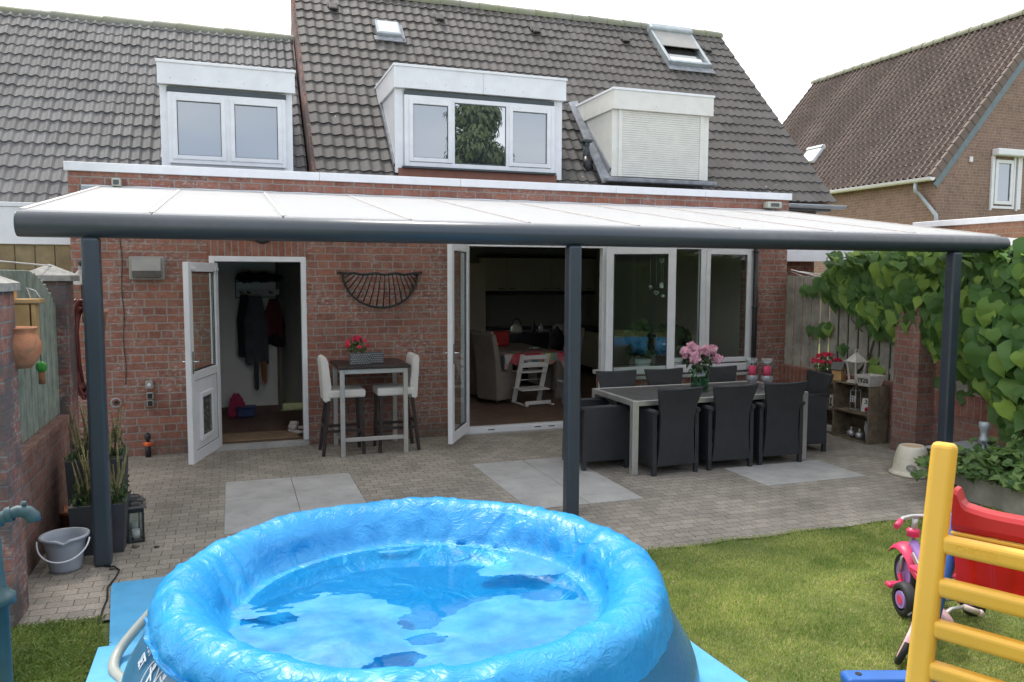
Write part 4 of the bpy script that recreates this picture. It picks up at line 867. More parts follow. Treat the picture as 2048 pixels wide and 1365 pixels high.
def wicker():
    t=thing('rattan_armchair',(0,0,0),'dark grey rattan armchair','armchair','rattan armchairs round the garden table')
    # local: sitter faces +y ; back at y=-.29
    def panel(rows,th,nm):
        """rows of (z, y, halfwidth)"""
        mb=MB(); nx=8; Fr=[];Bk=[]
        for z,y,hw in rows:
            Fr.append([(-hw+2*hw*i/nx,y-.02*math.cos(PI*(i/nx-.5))*0-.012*(1-(2*i/nx-1)**2)*0,z) for i in range(nx+1)]); Bk.append([(p[0],p[1]+th,p[2]) for p in Fr[-1]])
        ring=[a+b[::-1] for a,b in zip(Fr,Bk)]
        V=[[mb.bm.verts.new(p) for p in r] for r in ring]; m_=len(V[0])
        for a,b in zip(V,V[1:]):
            for k in range(m_): 
                f=mb.bm.faces.new((a[k],a[(k+1)%m_],b[(k+1)%m_],b[k]))
        mb.bm.faces.new(V[0]); mb.bm.faces.new(V[-1][::-1]); return mb
    rows=[(.10,-.285,.235),(.25,-.29,.215),(.45,-.29,.205),(.60,-.297,.205),(.75,-.32,.228),(.86,-.345,.258),(.90,-.352,.268)]
    mb=panel(rows,.035,'b'); mb.build('backrest','rattan',t,world=False)
    mb=MB(); mb.tube([(-.268,-.337,.905),(-.12,-.34,.898),(0,-.342,.895),(.12,-.34,.898),(.268,-.337,.905)],.017,8); mb.build('top_roll','rattan',t,world=False)
    for s in (-1,1):
        mb=MB(); mb.prism([(s*.235,-.28,.10),(s*.235,.27,.10),(s*.235,.25,.64),(s*.235,.20,.66),(s*.235,-.27,.665)],(s*.045,0,0)); mb.build('armrest','rattan',t,world=False)
        mb=MB(); mb.tube([(s*.257,-.30,.668),(s*.257,.0,.668),(s*.257,.22,.662),(s*.257,.262,.62)],.026,8); mb.build('arm_roll','rattan',t,world=False)
        for y in (-.26,.24):
            mb=MB(); mb.box(s*.255-.022,s*.255+.022,y-.022,y+.022,0,.14,.004,1); mb.build('leg','rattan',t,world=False)
    mb=MB(); mb.box(-.234,.234,-.25,.26,.36,.42,.02,2); mb.build('seat','rattan',t,world=False)
    mb=MB(); mb.prism([(-.234,.245,.36),(-.234,.245,.12),(-.1,.245,.17),(.1,.245,.17),(.234,.245,.12),(.234,.245,.36)],(0,.03,0)); mb.build('apron','rattan',t,world=False)
    return t
wk=wicker()
seats=[(4.30,-2.385,R(3),'rattan armchair at the near side of the dining table, first from the left in front'),
 (5.00,-2.37,R(-1),'rattan armchair in front of the table, the middle one, under the peonies'),
 (5.66,-2.36,R(-2),'rattan armchair at the near side of the dining table, third from the left in front'),
 (3.72,-1.98,R(-90),'rattan armchair at the left head of the dining table beside the middle post'),
 (6.33,-1.98,R(80),'rattan armchair at the right head of the dining table, near the crates'),
 (4.36,-1.52,R(180),'rattan armchair at the far side of the table, in front of the open french door'),
 (5.02,-1.52,R(181),'rattan armchair at the far side of the table, just left of the peonies'),
 (5.80,-1.50,R(178),'rattan armchair at the far side of the table, right behind the peonies')]
for i,(x,y,r_,la) in enumerate(seats): place(wk,(x,y,0),r_,la,first=i==0)
# vase with peonies
vc=Vector((4.955,-2.08,tz)); t=thing('peony_vase',vc,'green glass vase with pale pink peonies on the dining table','vase of flowers')
mb=MB(); mb.lathe([(.001,.003),(.085,.003),(.098,.012),(.10,.06),(.098,.15),(.103,.235),(.099,.235),(.094,.15),(.095,.06),(.09,.016),(.001,.014)],vc,28); mb.build('vase','vase',t)
mb=MB(); mb.cyl(vc+Vector((0,0,.015)),vc+Vector((0,0,.12)),.091,n=24); mb.build('water',glassmat('vase_water',.03,(.6,.8,.62)),t)
mb=MB()
for i in range(16):
    a=i*2.4; mb.tube([vc+Vector((.07*math.cos(a),.07*math.sin(a),.02)),vc+Vector((.03*math.cos(a+1),.03*math.sin(a+1),.2)),vc+Vector((.13*math.cos(a+2.5),.09*math.sin(a+2.5),.36))],.005,5)
mb.build('stems','stem',t)
cs=[];ns=[];ss=[]
for i in range(80):
    a=random.uniform(0,2*PI); rr=random.uniform(.02,.17); cs.append(vc+Vector((rr*math.cos(a),rr*.8*math.sin(a),random.uniform(.2,.40)))); ns.append((math.cos(a),math.sin(a)-.4,random.uniform(0,1))); ss.append(random.uniform(.06,.11))
V,Fq=leaves(cs,ns,ss,shape='lance'); fastmesh('leaves',V,Fq,'foliage_d',t)
for k,(dx,dz,dy,r_) in enumerate(((-.20,.44,0,.068),(-.13,.38,-.08,.074),(-.05,.46,.02,.062),(.05,.45,-.04,.072),(.17,.46,.01,.066),(.20,.36,-.06,.070),(.12,.42,.08,.06),(-.08,.50,.07,.058))):
    c=vc+Vector((dx*.95,dy,dz)); cs=[];ns=[];ss=[]
    for i in range(90):
        d=Vector((random.gauss(0,1),random.gauss(0,1)-.2,random.gauss(0,1)+.2)).normalized(); q=random.uniform(.35,.8); cs.append(c+d*r_*q); ns.append(d*.5+Vector((random.uniform(-.9,.9),random.uniform(-.9,.9),random.uniform(-.6,.9)))); ss.append(r_*random.uniform(.55,.85))
    V,Fq=leaves(cs,ns,ss,ups=(0,0,.2),curl=1.1); fastmesh('blossom',V,Fq,'petal_p',t)
for (x,y,la) in ((5.70,-2.02,'glass hurricane holder with a pink candle on the table, left one'),(5.83,-2.12,'glass hurricane holder with a pink candle on the table, nearer right one')):
    c=Vector((x,y,tz)); t=thing('candle_holder',c,la,'candle holder','glass candle holders')
    mb=MB(); mb.lathe([(.001,.0),(.06,.0),(.022,.02),(.02,.04),(.055,.06),(.072,.10),(.066,.14)],c,22); mb.build('foot','silver',t)
    mb=MB(); mb.lathe([(.055,.09),(.066,.13),(.068,.27),(.084,.335),(.080,.335),(.064,.27),(.062,.13)],c,24); mb.build('glass','clear',t)
    mb=MB(); mb.cyl(c+Vector((0,0,.12)),c+Vector((0,0,.245)),.045,.043,n=20); cd=mb.build('candle','hotpink',t); mb=MB(); mb.cyl(c+Vector((0,0,.245)),c+Vector((0,0,.258)),.003,n=6); mb.build('wick','black',cd)
# ================================================================ inside the kitchen
def hbox(n,l,c,m,*q,bev=.004,g=None): mb=MB(); mb.box(*q,bev,1); return tag(mb.build(n,m),l,c,g)
t=thing('wall_cabinet',(6,5.9,1.6),'row of cream kitchen wall cabinets at the back of the room','cabinet')
for i in range(5): 
    mb=MB(); x=4.9+i*.5; mb.box(x,x+.495,5.9,6.29,1.73,2.42,.004,1); mb.build('cabinet_door','cab',t)
    mb=MB(); mb.box(x+.30 if i%2==0 else x+.05,x+.44 if i%2==0 else x+.19,5.885,5.9,1.78,1.79); mb.build('handle','black',t)
mb=MB(); mb.box(4.85,7.4,5.87,6.29,1.66,1.72); mb.build('light_rail','black',t); mb=MB(); mb.box(4.85,7.4,5.85,6.29,2.43,2.46); mb.build('cornice','black',t)
t=thing('kitchen_units',(6,5.9,DZ),'cream kitchen base units with dark worktop along the back wall','kitchen units')
for i in range(5):
    mb=MB(); x=4.9+i*.5; mb.box(x,x+.495,5.7,6.29,.2,.92,.004,1); mb.build('unit_door','cab',t); mb=MB(); mb.box(x+.15,x+.35,5.685,5.7,.82,.83); mb.build('handle','black',t)
mb=MB(); mb.box(4.85,7.39,5.66,6.29,.93,.97,.004,1); mb.build('worktop','worktop',t); mb=MB(); mb.box(4.9,7.39,5.76,6.29,DZ,.19); mb.build('plinth','black',t)
mb=MB(); mb.box(6.85,7.39,3.2,5.65,.2,.92,.005,1); t=tag(mb.build('side_units','cab'),'cream kitchen side units with a dark worktop on the right','kitchen units'); mb=MB(); mb.box(6.82,7.39,3.18,5.65,.93,.97); mb.build('worktop','worktop',t)
# kettle etc on worktop
t=thing('kettle',(5.62,5.0,1.0),'pale whistling kettle standing beyond the indoor table','kettle')
kc=Vector((5.0,4.2,.99)); t.location=kc
mb=MB(); mb.lathe([(.001,0),(.10,0),(.115,.04),(.10,.12),(.04,.17),(.001,.18)],kc,20); mb.build('body','cab',t); mb=MB(); mb.tube([kc+Vector((.09*math.cos(a),0,.13+.13*math.sin(a))) for a in [PI*i/10 for i in range(11)]],.012,6); mb.build('handle','black',t)
t=thing('sideboard',(5.1,4.25,DZ),'dark low cabinet behind the indoor table that carries the kettle','cabinet')
mb=MB(); mb.box(4.7,5.6,4.0,4.5,DZ,.96,.005,1); mb.build('carcass','black',t); mb=MB(); mb.box(4.68,5.62,3.98,4.5,.961,.989,.003,1); mb.build('top','worktop',t)
for i,(x,r_,h,m_,la,ct) in enumerate(((5.35,.04,.22,'black','black bottle standing right of the kettle','bottle'),(5.5,.05,.16,'silver','metal jug standing on the dark cabinet','jug'))):
    mb=MB(); mb.lathe([(.001,0),(r_,0),(r_,h*.6),(r_*.4,h*.8),(r_*.4,h),(.001,h)],(x,4.2,.99),14); tag(mb.build(ct,m_),la,ct)
mb=MB(); mb.box(4.28,4.84,5.6,6.25,DZ,2.3,.01,1); rf=tag(mb.build('refrigerator','cab'),'pale tall refrigerator against the back wall of the kitchen','refrigerator'); mb=MB(); mb.box(4.34,4.36,5.57,5.6,1.0,1.4,.004,1); mb.build('handle','steel',rf)

# indoor table with oilcloth
t=thing('indoor_table',(4.6,2.9,DZ),'long wooden dining table inside the open french doors','table')
ix0,ix1,iy0,iy1,iz=4.03,5.02,1.98,4.0,.82
mb=MB(); mb.box(ix0,ix1,iy0,iy1,iz-.05,iz-.004,.004,1); mb.build('tabletop','tablewood',t)
for x in (ix0+.02,ix1-.12):
    for y in (iy0+.02,iy1-.12): mb=MB(); mb.box(x,x+.10,y,y+.10,DZ,iz-.051,.004,1); mb.build('leg','tablewood',t)
mb=MB(); nx=26; P=[]
hang=[-.20,-.13,-.05]
rows=[]
for yy,zz in [(iy0-.015,-.15),(iy0-.02,-.07),(iy0-.01,.002),(iy0+.02,.006),(iy0+.2,.006),(iy0+.42,.006)]:
    rows.append([(ix0-.03+(ix1-ix0+.06)*i/nx,yy-.02*(math.sin(i*1.3)*.5+.5)*(1 if zz<0 else 0),iz+zz+(.03*math.sin(i*.9) if zz<-.1 else 0)-(.10 if zz<-.1 and i in(0,1,nx,nx-1) else 0)) for i in range(nx+1)])
mb.grid(rows); tag(mb.build('oilcloth','oilcloth',fix=False),'colourful patchwork oilcloth draped over the end of the indoor table','tablecloth')
def parsons(loc,rz,la,first=None):
    t=thing('upholstered_chair',(0,0,0),la,'dining chair','taupe chairs at the indoor table')
    mb=MB(); mb.prism([(-.22,-.23,0),(-.22,.24,0),(-.22,.24,.47),(-.22,-.14,.49),(-.22,-.17,.8),(-.22,-.25,1.08),(-.22,-.31,1.12),(-.22,-.35,1.08),(-.22,-.27,.7)],(.44,0,0)); bmesh.ops.bevel(mb.bm,geom=mb.bm.edges[:],offset=.012,segments=2,affect='EDGES'); 
    for v in mb.bm.verts: v.co.z=max(v.co.z,.0)*1.0+.06 if v.co.z<.2 else v.co.z
    mb.build('cover','taupe',t,world=False)
    for x in (-.18,.18):
        for y in (-.2,.2): mb=MB(); mb.box(x-.02,x+.02,y-.02,y+.02,0,.09); mb.build('leg','wengé',t,world=False)
    t.location=loc; t.rotation_euler=(0,0,rz); return t
pc=parsons((3.90,2.02,DZ),R(-62),'taupe slip-covered chair at the indoor table, nearest on the left')
for (x,y,r_,la) in ((3.86,2.52,-64,'taupe slip-covered chair, second along the left of the indoor table'),(3.82,3.02,-66,'taupe slip-covered chair, farthest along the left of the indoor table'),(5.30,2.75,88,'taupe slip-covered chair at the right of the indoor table'),(5.28,3.45,92,'taupe slip-covered chair with a dark jacket over its back')):
    place(pc,(x,y,DZ),R(r_),la)
mb=MB(); mb.ball((5.42,3.25,.93),.2,3,(.6,1.2,1.0),.35); tag(mb.build('jacket','cloth_b'),'dark jacket thrown over a chair at the indoor table','jacket')
mb=MB(); mb.box(4.25,4.55,3.3,3.5,iz+.01,iz+.26,.03,2); tag(mb.build('red_bag',mat('bright_red_bag',(.55,.02,.02),.6)),'bright red bag standing on the indoor table','bag')
mb=MB(); mb.ball((4.14,2.95,iz+.08),.075,2,(1,1,1),.2); tag(mb.build('toy','silver'),'small black and white toy on the indoor table','toy')
mb=MB(); mb.ball((4.75,2.6,iz+.03),.08,2,(1.2,1,.35),.1); tag(mb.build('plate','silver'),'small white dish on the right of the indoor table','dish')
# wooden high chair
t=thing('high_chair',(4.32,1.5,DZ),'white wooden high chair standing at the oilcloth end of the indoor table','high chair')
hx,hy=4.335,1.60; hw=.22
m_=Matrix.Translation(Vector((hx,hy,DZ)))@Matrix.Rotation(R(7),4,'Z')
T_=lambda *p:m_@Vector(p)
for s in (-1,1):
    mb=MB(); mb.bar(T_(s*hw,.20,.03),T_(s*hw,-.10,.79),.02,.075,.004,up=(1,0,0)); mb.build('side_rail','whitewood' if 0 else 'seatw',t)
    mb=MB(); mb.bar(T_(s*hw,.23,.025),T_(s*hw,-.26,.025),.022,.05,.004,up=(1,0,0)); mb.build('foot','seatw',t)
for z,y,h_,nm in ((.74,-.075,.06,'back_slat'),(.62,-.03,.075,'back_slat')):
    mb=MB(); mb.grid([[T_(x,y+.03*(1-(x/hw)**2)-.02,z+q) for q in (-h_/2,h_/2)] for x in [-hw+2*hw*i/10 for i in range(11)]]); mb.grid([[T_(x,y+.03*(1-(x/hw)**2)-.006,z+q) for q in (-h_/2,h_/2)] for x in [-hw+2*hw*i/10 for i in range(11)]]); mb.build(nm,'seatw',t)
mb=MB(); mb.box(-hw-.005,hw+.005,-.05,.25,.50,.518,.004,1,mtx=m_); mb.build('seat','seatw',t)
mb=MB(); mb.box(-hw-.02,hw+.02,-.13,.24,.235,.253,.004,1,mtx=m_); mb.build('footrest','seatw',t)
mb=MB(); mb.box(-hw,hw,-.20,-.18,.03,.085,.003,1,mtx=m_); mb.build('cross_bar','seatw',t)
mb=MB(); mb.cyl(T_(-hw,.08,.38),T_(hw,.08,.38),.007); mb.build('metal_rod','steel',t)
# window-sill plants and hanging ornaments behind the glass
for (x,la) in ((5.60,'plant in a white pot on the inside sill, behind the open french door'),(6.13,'large-leaved plant in a white pot on the inside sill, behind the peonies')):
    c=Vector((x,.42,.72)); t=thing('sill_plant',c,la,'potted plant','plants on the window sill')
    mb=MB(); mb.lathe([(.001,0),(.10,0),(.12,.14),(.112,.14),(.105,.12),(.001,.12)],c,20); mb.build('pot','white',t)
    cs=[];ns=[];ss=[]
    for i in range(60):
        a=random.uniform(0,2*PI); rr=random.uniform(.03,.27); cs.append(c+Vector((rr*math.cos(a),rr*.5*math.sin(a),.2+random.uniform(0,.45)*(1-rr)))); ns.append((math.cos(a)*.5,-.6,random.uniform(.2,1))); ss.append(random.uniform(.10,.2))
    V,Fq=leaves(cs,ns,ss); fastmesh('leaves',V,Fq,'foliage_d',t)
mb=MB(); mb.box(FR+.06,WR-.02,.302,.55,.66,.718,.004,1); mb.build('inner_sill','plaster',H)
bx=[(5.62,1.90,'bauble'),(5.72,1.82,'heart'),(5.80,1.92,'house'),(5.83,1.77,'bauble'),(5.80,2.28,'heart')]
for i,(x,z,k) in enumerate(bx):
    t=thing('window_ornament',(x,.28,z-.06),{'bauble':'silver ball hanging behind the window glass, %s one'%('upper left' if i==0 else 'lower right'),'heart':'white heart hanging behind the window glass, %s one'%('middle' if i==1 else 'topmost'),'house':'tiny white bird house hanging behind the window glass'}[k],'ornament','ornaments hanging behind the window')
    mb=MB(); mb.cyl((x,.28,z),(x,.28,2.45),.0015,n=5); mb.build('thread','white',t)
    mb=MB()
    if k=='bauble': mb.ball((x,.28,z),.032,3)
    elif k=='heart': mb.tube([(x+.035*(math.sin(a)**3),.28,z+.03*(.8125*math.cos(a)-.3125*math.cos(2*a)-.125*math.cos(3*a)-.0625*math.cos(4*a))) for a in [2*PI*j/24 for j in range(25)]],.006,6)
    else: mb.prism([(x-.025,.26,z-.03),(x+.025,.26,z-.03),(x+.025,.26,z+.02),(x,.26,z+.05),(x-.025,.26,z+.02)],(0,.04,0))
    mb.build('body','silver' if k=='bauble' else 'white',t)
# ================================================================ hall things
t=thing('coat_rack',(.36,2.1,1.6),'iron coat rack with a hat shelf and bird silhouettes in the hall','coat rack')
mb=MB(); mb.box(.04,.64,2.125,2.143,1.77,1.85,.003,1); mb.build('back_board',mat('pale_board',(.6,.58,.54),.7),t)
mb=MB(); mb.box(.03,.65,1.88,2.13,1.955,1.965); mb.bar((.04,2.1,1.74),(.64,2.1,1.74),.012,.012); [mb.bar((x,2.13,1.72),(x,2.13,2.0),.012,.012) for x in (.04,.64)]; mb.build('frame','black',t)
for x in (.12,.22,.52):
    mb=MB(); mb.prism([(x-.03,2.122,1.80),(x-.01,2.122,1.785),(x+.015,2.122,1.785),(x+.035,2.122,1.815),(x+.01,2.122,1.81),(x-.01,2.122,1.825),(x-.035,2.122,1.83)],(0,.004,0)); mb.build('bird','black',t)
def hang(name,la,cat,x0,x1,z0,z1,m_,y=2.02,flare=.5,seed=0):
    mb=MB(); rows=[]; n=22
    for j in range(13):
        v=j/12; z=z1-(z1-z0)*v; w=(x1-x0)/2*(flare+(1-flare)*min(1,v*2.5)); xc_=(x0+x1)/2
        rows.append([(xc_+w*math.cos(a)*(1+.12*noise.noise(Vector((a*1.5,v*3,seed)))),y+.055*math.sin(a)*(1+.5*math.sin(a*5+seed)*v),z-(.03*math.sin(a*3+seed) if v>.9 else 0)) for a in [2*PI*i/n for i in range(n)]])
    rows=[r+[r[0]] for r in rows]; mb.grid(rows); return tag(mb.build(name,m_,fix=False),la,cat,'coats on the hall rack')
hang('coat','black coat hanging leftmost on the hall rack','coat',.05,.25,.92,1.78,'cloth_b',seed=1)
hang('coat','long grey coat hanging in the middle of the hall rack','coat',.14,.46,.82,1.76,'cloth_g',y=1.97,seed=2)
hang('coat','dark red and black jacket hanging at the right of the hall rack','coat',.42,.66,1.20,1.72,'cloth_r',y=1.98,seed=3)
hang('coat','black fringed coat hanging lower right on the hall rack','coat',.40,.70,1.05,1.50,'cloth_b',y=2.05,flare=.8,seed=4)
hang('scarf','orange scarf hanging below the coats in the hall','scarf',.36,.43,.53,1.0,'cloth_o',y=2.0,flare=.9,seed=5)
hang('scarf','grey scarf hanging below the coats in the hall','scarf',.26,.32,.45,1.0,'cloth_g',y=1.95,flare=.9,seed=6)
for (x,la,r_) in ((.20,'dark hat lying on the left of the hall hat shelf',.15),(.42,'dark woollen hat heaped in the middle of the hall hat shelf',.14),(.58,'dark cap on the right of the hall hat shelf',.10)):
    mb=MB(); mb.ball((x,2.0,2.02),r_,3,(1,.7,.5),.3); tag(mb.build('hat','cloth_b'),la,'hat')
mb=MB(); mb.prism([(-.12,1.85,DZ),(.16,1.85,DZ),(.12,1.85,.28),(.02,1.85,.42),(-.06,1.85,.36)],(0,.16,0)); bmesh.ops.bevel(mb.bm,geom=mb.bm.edges[:],offset=.03,segments=2,affect='EDGES'); tag(mb.build('gym_bag',mat('crimson_bag',(.38,.02,.08),.6)),'crimson bag on the hall floor behind the open back door','bag')
mb=MB(); mb.box(.02,.25,1.75,1.95,DZ+.012,.20,.01,1); mb.box(0.0,.27,1.73,1.97,.201,.22,.005,1); tag(mb.build('storage_crate',mat('dark_blue_crate',(.03,.05,.16),.5)),'dark blue plastic crate on the hall floor','crate')
def shoe(x,y,la,m_,r_=0):
    mb=MB(); q=Matrix.Translation(Vector((x,y,DZ+.014)))@Matrix.Rotation(r_,4,'Z'); mb.box(-.04,.04,-.13,.12,0,.035,.02,3,mtx=q); mb.box(-.038,.038,-.0,.115,.03,.10,.025,3,mtx=q); tag(mb.build('shoe',m_),la,'shoe')
shoe(.70,.42,'beige shoe on the door mat by the right door post','whitewood',.5); shoe(.72,.75,'dark shoe on the hall floor by the right door post','black',.3); shoe(.76,.66,'pale shoe upright by the right door post','cab',1.2)
# ================================================================ left garden wall
def pier(name,x0,x1,y0,y1,h,m,la,cap=True,ch=.10,over=.045):
    t=thing(name,((x0+x1)/2,(y0+y1)/2,0),la,'brick pier')
    mb=MB(); mb.box(x0,x1,y0,y1,0,h,.006,1); mb.build('brickwork',m,t)
    if cap:
        mb=MB(); a,b,c,d=x0-over,x1+over,y0-over,y1+over; q=[(a,c,h+.05),(b,c,h+.05),(b,d,h+.05),(a,d,h+.05)]
        mb.box(a,b,c,d,h+.001,h+.05,.004,1); ap=((a+b)/2,(c+d)/2,h+.05+ch)
        for i in range(4): mb.face([q[i],q[(i+1)%4],ap])
        mb.build('stone_cap','stone',t)
    return t
pier('brick_pier',-1.60,-1.242,-4.60,-4.26,1.96,'brick_l','near weathered brick pier with a pyramid stone cap at the left edge',over=.03)
pier('brick_pier',-1.64,-1.335,-2.12,-1.80,2.0,'brick_l','far weathered brick pier with a pyramid stone cap, behind the hanging hose')
mb=MB(); mb.box(-1.52,-1.36,-4.235,-2.125,0,.80); mb.box(-1.53,-1.35,-4.235,-2.125,.801,.86,.004,1); tag(mb.build('low_wall','brick_g'),'low brick wall between the two left piers, under the green-grey boards','wall')
t=thing('board_fence',(-1.44,-3.2,.86),'green-grey wooden fence panel with an arched top between the left brick piers','fence')
mb=MB(); y=-4.23; i=0
while y<-2.14:
    yy=y+.045; k=(yy+3.45); top=2.09-.28*max(0,(k-.35)/1.0)**2 -.12*max(0,(-k-.3))**2
    mb.box(-1.45,-1.425 if i%2 else -1.43,y,y+.085,.865,top,.004,1); y+=.09; i+=1
mb.build('boards','fence_g',t); mb=MB(); [mb.box(-1.49,-1.451,-4.23,-2.13,z,z+.07) for z in (1.0,1.75)]; mb.build('rail','fence_g',t)
# ground beyond the wall
sheetobj('neighbour_terrace',-7,-1.76,-4.5,.3,-.005,'paving')
mb=MB(); mb.tube([(-3.2,-4.9,2.35),(-2.4,-4.0,2.24),(-1.45,-1.96,2.13)],.006,5); tag(mb.build('clothes_line','cap'),'white cord running from the left edge to the far stone cap','cord')
# terracotta pot hanging on the near pier
pc_=Vector((-1.245,-4.22,1.49)); t=thing('hanging_pot',pc_,'mossy round terracotta pot hung on the near left pier','pot')
mb=MB(); mb.lathe([(.001,.0),(.07,0),(.10,.04),(.128,.10),(.128,.15),(.105,.205),(.09,.22),(.108,.238),(.112,.248),(.10,.25),(.085,.235),(.08,.2),(.001,.19)],pc_,32); mb.build('pot','terra',t); mb=MB(); mb.tube([pc_+Vector((-.05,.02,.24)),pc_+Vector((-.12,.05,.27))],.006,5); mb.build('hook','black',t)
# pine bird house on the fence
t=thing('bird_house',(-1.35,-3.55,1.66),'new pine bird box hung on the left board fence above the terracotta pot','bird house')
bx_,by_=-1.315,-3.60
mb=MB(); mb.box(bx_-.095,bx_-.07,by_-.02,by_+.05,1.60,2.0,.003,1); mb.build('back_board','pine',t)
mb=MB(); mb.box(bx_-.068,bx_+.02,by_-.06,by_+.06,1.63,1.86,.003,1); mb.build('box','pine',t)
mb=MB(); mb.box(bx_+.03,bx_+.055,by_-.06,by_+.06,1.63,1.86,.003,1); mb.build('front','pine',t)
mb=MB(); mb.box(bx_-.08,bx_+.09,by_-.075,by_+.075,1.865,1.895,.004,1); mb.build('roof','pine',t)
mb=MB(); mb.tube([(bx_+.02,by_,1.9),(bx_+.0,by_,1.97),(bx_+.05,by_,1.95),(bx_+.08,by_,1.90)],.004,5); mb.build('twine','cap',t)
t=thing('fat_ball_net',(-1.24,-3.2,1.22),'green net bird feeder hanging on the left board fence','bird feeder')
mb=MB(); mb.ball((-1.30,-3.35,1.40),.035,3,(1,1,1.2),.2); mb.build('fat_ball',mat('green_net',(.05,.3,.04),.6,bmp=.6),t)
mb=MB(); mb.tube([(-1.30,-3.35,1.43),(-1.305,-3.35,1.55)],.004,5); mb.build('cord','stem',t); mb=MB(); mb.cyl((-1.30,-3.35,1.365),(-1.30,-3.35,1.28),.022,n=10); mb.build('seed_tube','terra',t)
# wall lantern behind the post
t=thing('wall_lantern',(-1.36,-1.1,1.6),'old pale-hooded wall lantern partly behind the left canopy post','lantern')
c=Vector((-1.375,-1.1,1.84)); mb=MB(); mb.lathe([(.16,.12),(.03,.26),(.03,.30),(.001,.30)],c,6,smooth=False); mb.build('hood','stone',t)
mb=MB(); mb.lathe([(.02,.30),(.035,.33),(.02,.36),(.001,.37)],c,12); mb.box(c.x-.012,c.x+.012,c.y-.012,c.y+.012,c.z-.25,c.z+.12); mb.build('stem','black',t)
mb=MB(); mb.lathe([(.06,-.16),(.12,.12)],c,6,smooth=False); mb.build('glass','glass_d',t)
# garden hose on the wall
t=thing('garden_hose',(-1.25,-1.75,.9),'dark red garden hose coiled on a holder beside the left canopy post','hose')
mb=MB(); pts=[]
for i in range(180):
    a=2*PI*i/22; k=i/180; r1=.115+.02*math.sin(i*.37); pts.append((-1.285+(r1-.05)*math.cos(a)*(1-.1*math.sin(i*.11)),-1.74+.05*math.sin(i*.5),1.38+(.40+.05*math.sin(i*.05))*math.sin(a)))
mb.tube(pts,.016,7); mb.build('coil','hose',t)
mb=MB(); mb.tube([(-1.385,-1.78,1.24),(-1.39,-1.78,1.6),(-1.37,-1.77,1.80),(-1.32,-1.76,1.83)],.016,7); mb.build('loose_end','hose',t)
mb=MB(); mb.cyl((-1.385,-1.78,1.17),(-1.385,-1.78,1.24),.022,n=12); mb.build('connector','orange',t)
mb=MB(); mb.lathe([(.001,0),(.07,0),(.10,.26),(.112,.27),(.112,.30),(.10,.30),(.09,.26),(.001,.2)],(-1.21,-1.55,1.43),22); t2=tag(mb.build('wall_pot','terra2'),'terracotta pot hung on the brick wall behind the garden hose','pot')
# planters with heather spikes
def planter(x0,x1,y0,y1,h,la):
    t=thing('tall_planter',((x0+x1)/2,(y0+y1)/2,0),la,'planter','grey planters by the left post')
    mb=MB(); tp=.015; xm,ym=(x0+x1)/2,(y0+y1)/2; hw,hd=(x1-x0)/2,(y1-y0)/2
    def ring(a,z): return [(xm-hw+a,ym-hd+a,z),(xm+hw-a,ym-hd+a,z),(xm+hw-a,ym+hd-a,z),(xm-hw+a,ym+hd-a,z)]
    rs=[ring(tp*1.5,0),ring(0,h),ring(.028,h),ring(.035,h-.08)]
    V=[[mb.bm.verts.new(p) for p in r] for r in rs]
    for a,b in zip(V,V[1:]):
        for k in range(4): mb.bm.faces.new((a[k],a[(k+1)%4],b[(k+1)%4],b[k]))
    mb.bm.faces.new(V[0][::-1]); mb.build('box','planter',t)
    mb=MB(); mb.box(x0+.04,x1-.04,y0+.04,y1-.04,h-.1,h-.05); mb.build('soil','soil',t)
    mb=MB()
    for i in range(40):
        a=random.uniform(0,2*PI); bx0=xm+random.uniform(-.7,.7)*hw; by0=ym+random.uniform(-.7,.7)*hd; L_=random.uniform(.22,.46); lean=Vector((math.cos(a)*.22,math.sin(a)*.2,1)).normalized()
        p=Vector((bx0,by0,h)); q=p+lean*L_
        mb.tube([p,p+lean*L_*.5,q],.004,4)
        for k in range(14):
            z=p+lean*L_*(.35+.65*k/14); mb.ball(z,.0095*(1.2-k/20),1,(1,1,1.2))
    mb.build('flower_spikes','heather',t)
    cs=[];ns=[];ss=[]
    for i in range(420):
        cs.append(Vector((xm+random.uniform(-1,1)*hw*1.0,ym+random.uniform(-1,1)*hd*1.0,h+random.uniform(-.04,.20)*random.random()+.0))); ns.append((random.uniform(-1,1),random.uniform(-1,1),random.uniform(0,1))); ss.append(random.uniform(.02,.04))
    V,Fq=leaves(cs,ns,ss,shape='lance'); fastmesh('foliage',V,Fq,'foliage',t)
    return t
planter(-1.165,-.79,-3.40,-3.03,.37,'dark grey planter with straw flower spikes directly behind the left canopy post')
planter(-1.25,-.85,-2.98,-2.58,.62,'taller grey planter with green and straw plants against the left garden wall')
mb=MB(); mb.lathe([(.001,0),(.10,0),(.13,.12),(.14,.12),(.14,.145),(.125,.145),(.11,.1),(.001,.09)],(-1.27,-2.55,0),24); tag(mb.build('flower_pot','terra'),'small terracotta pot on the ground behind the grey bucket','pot')
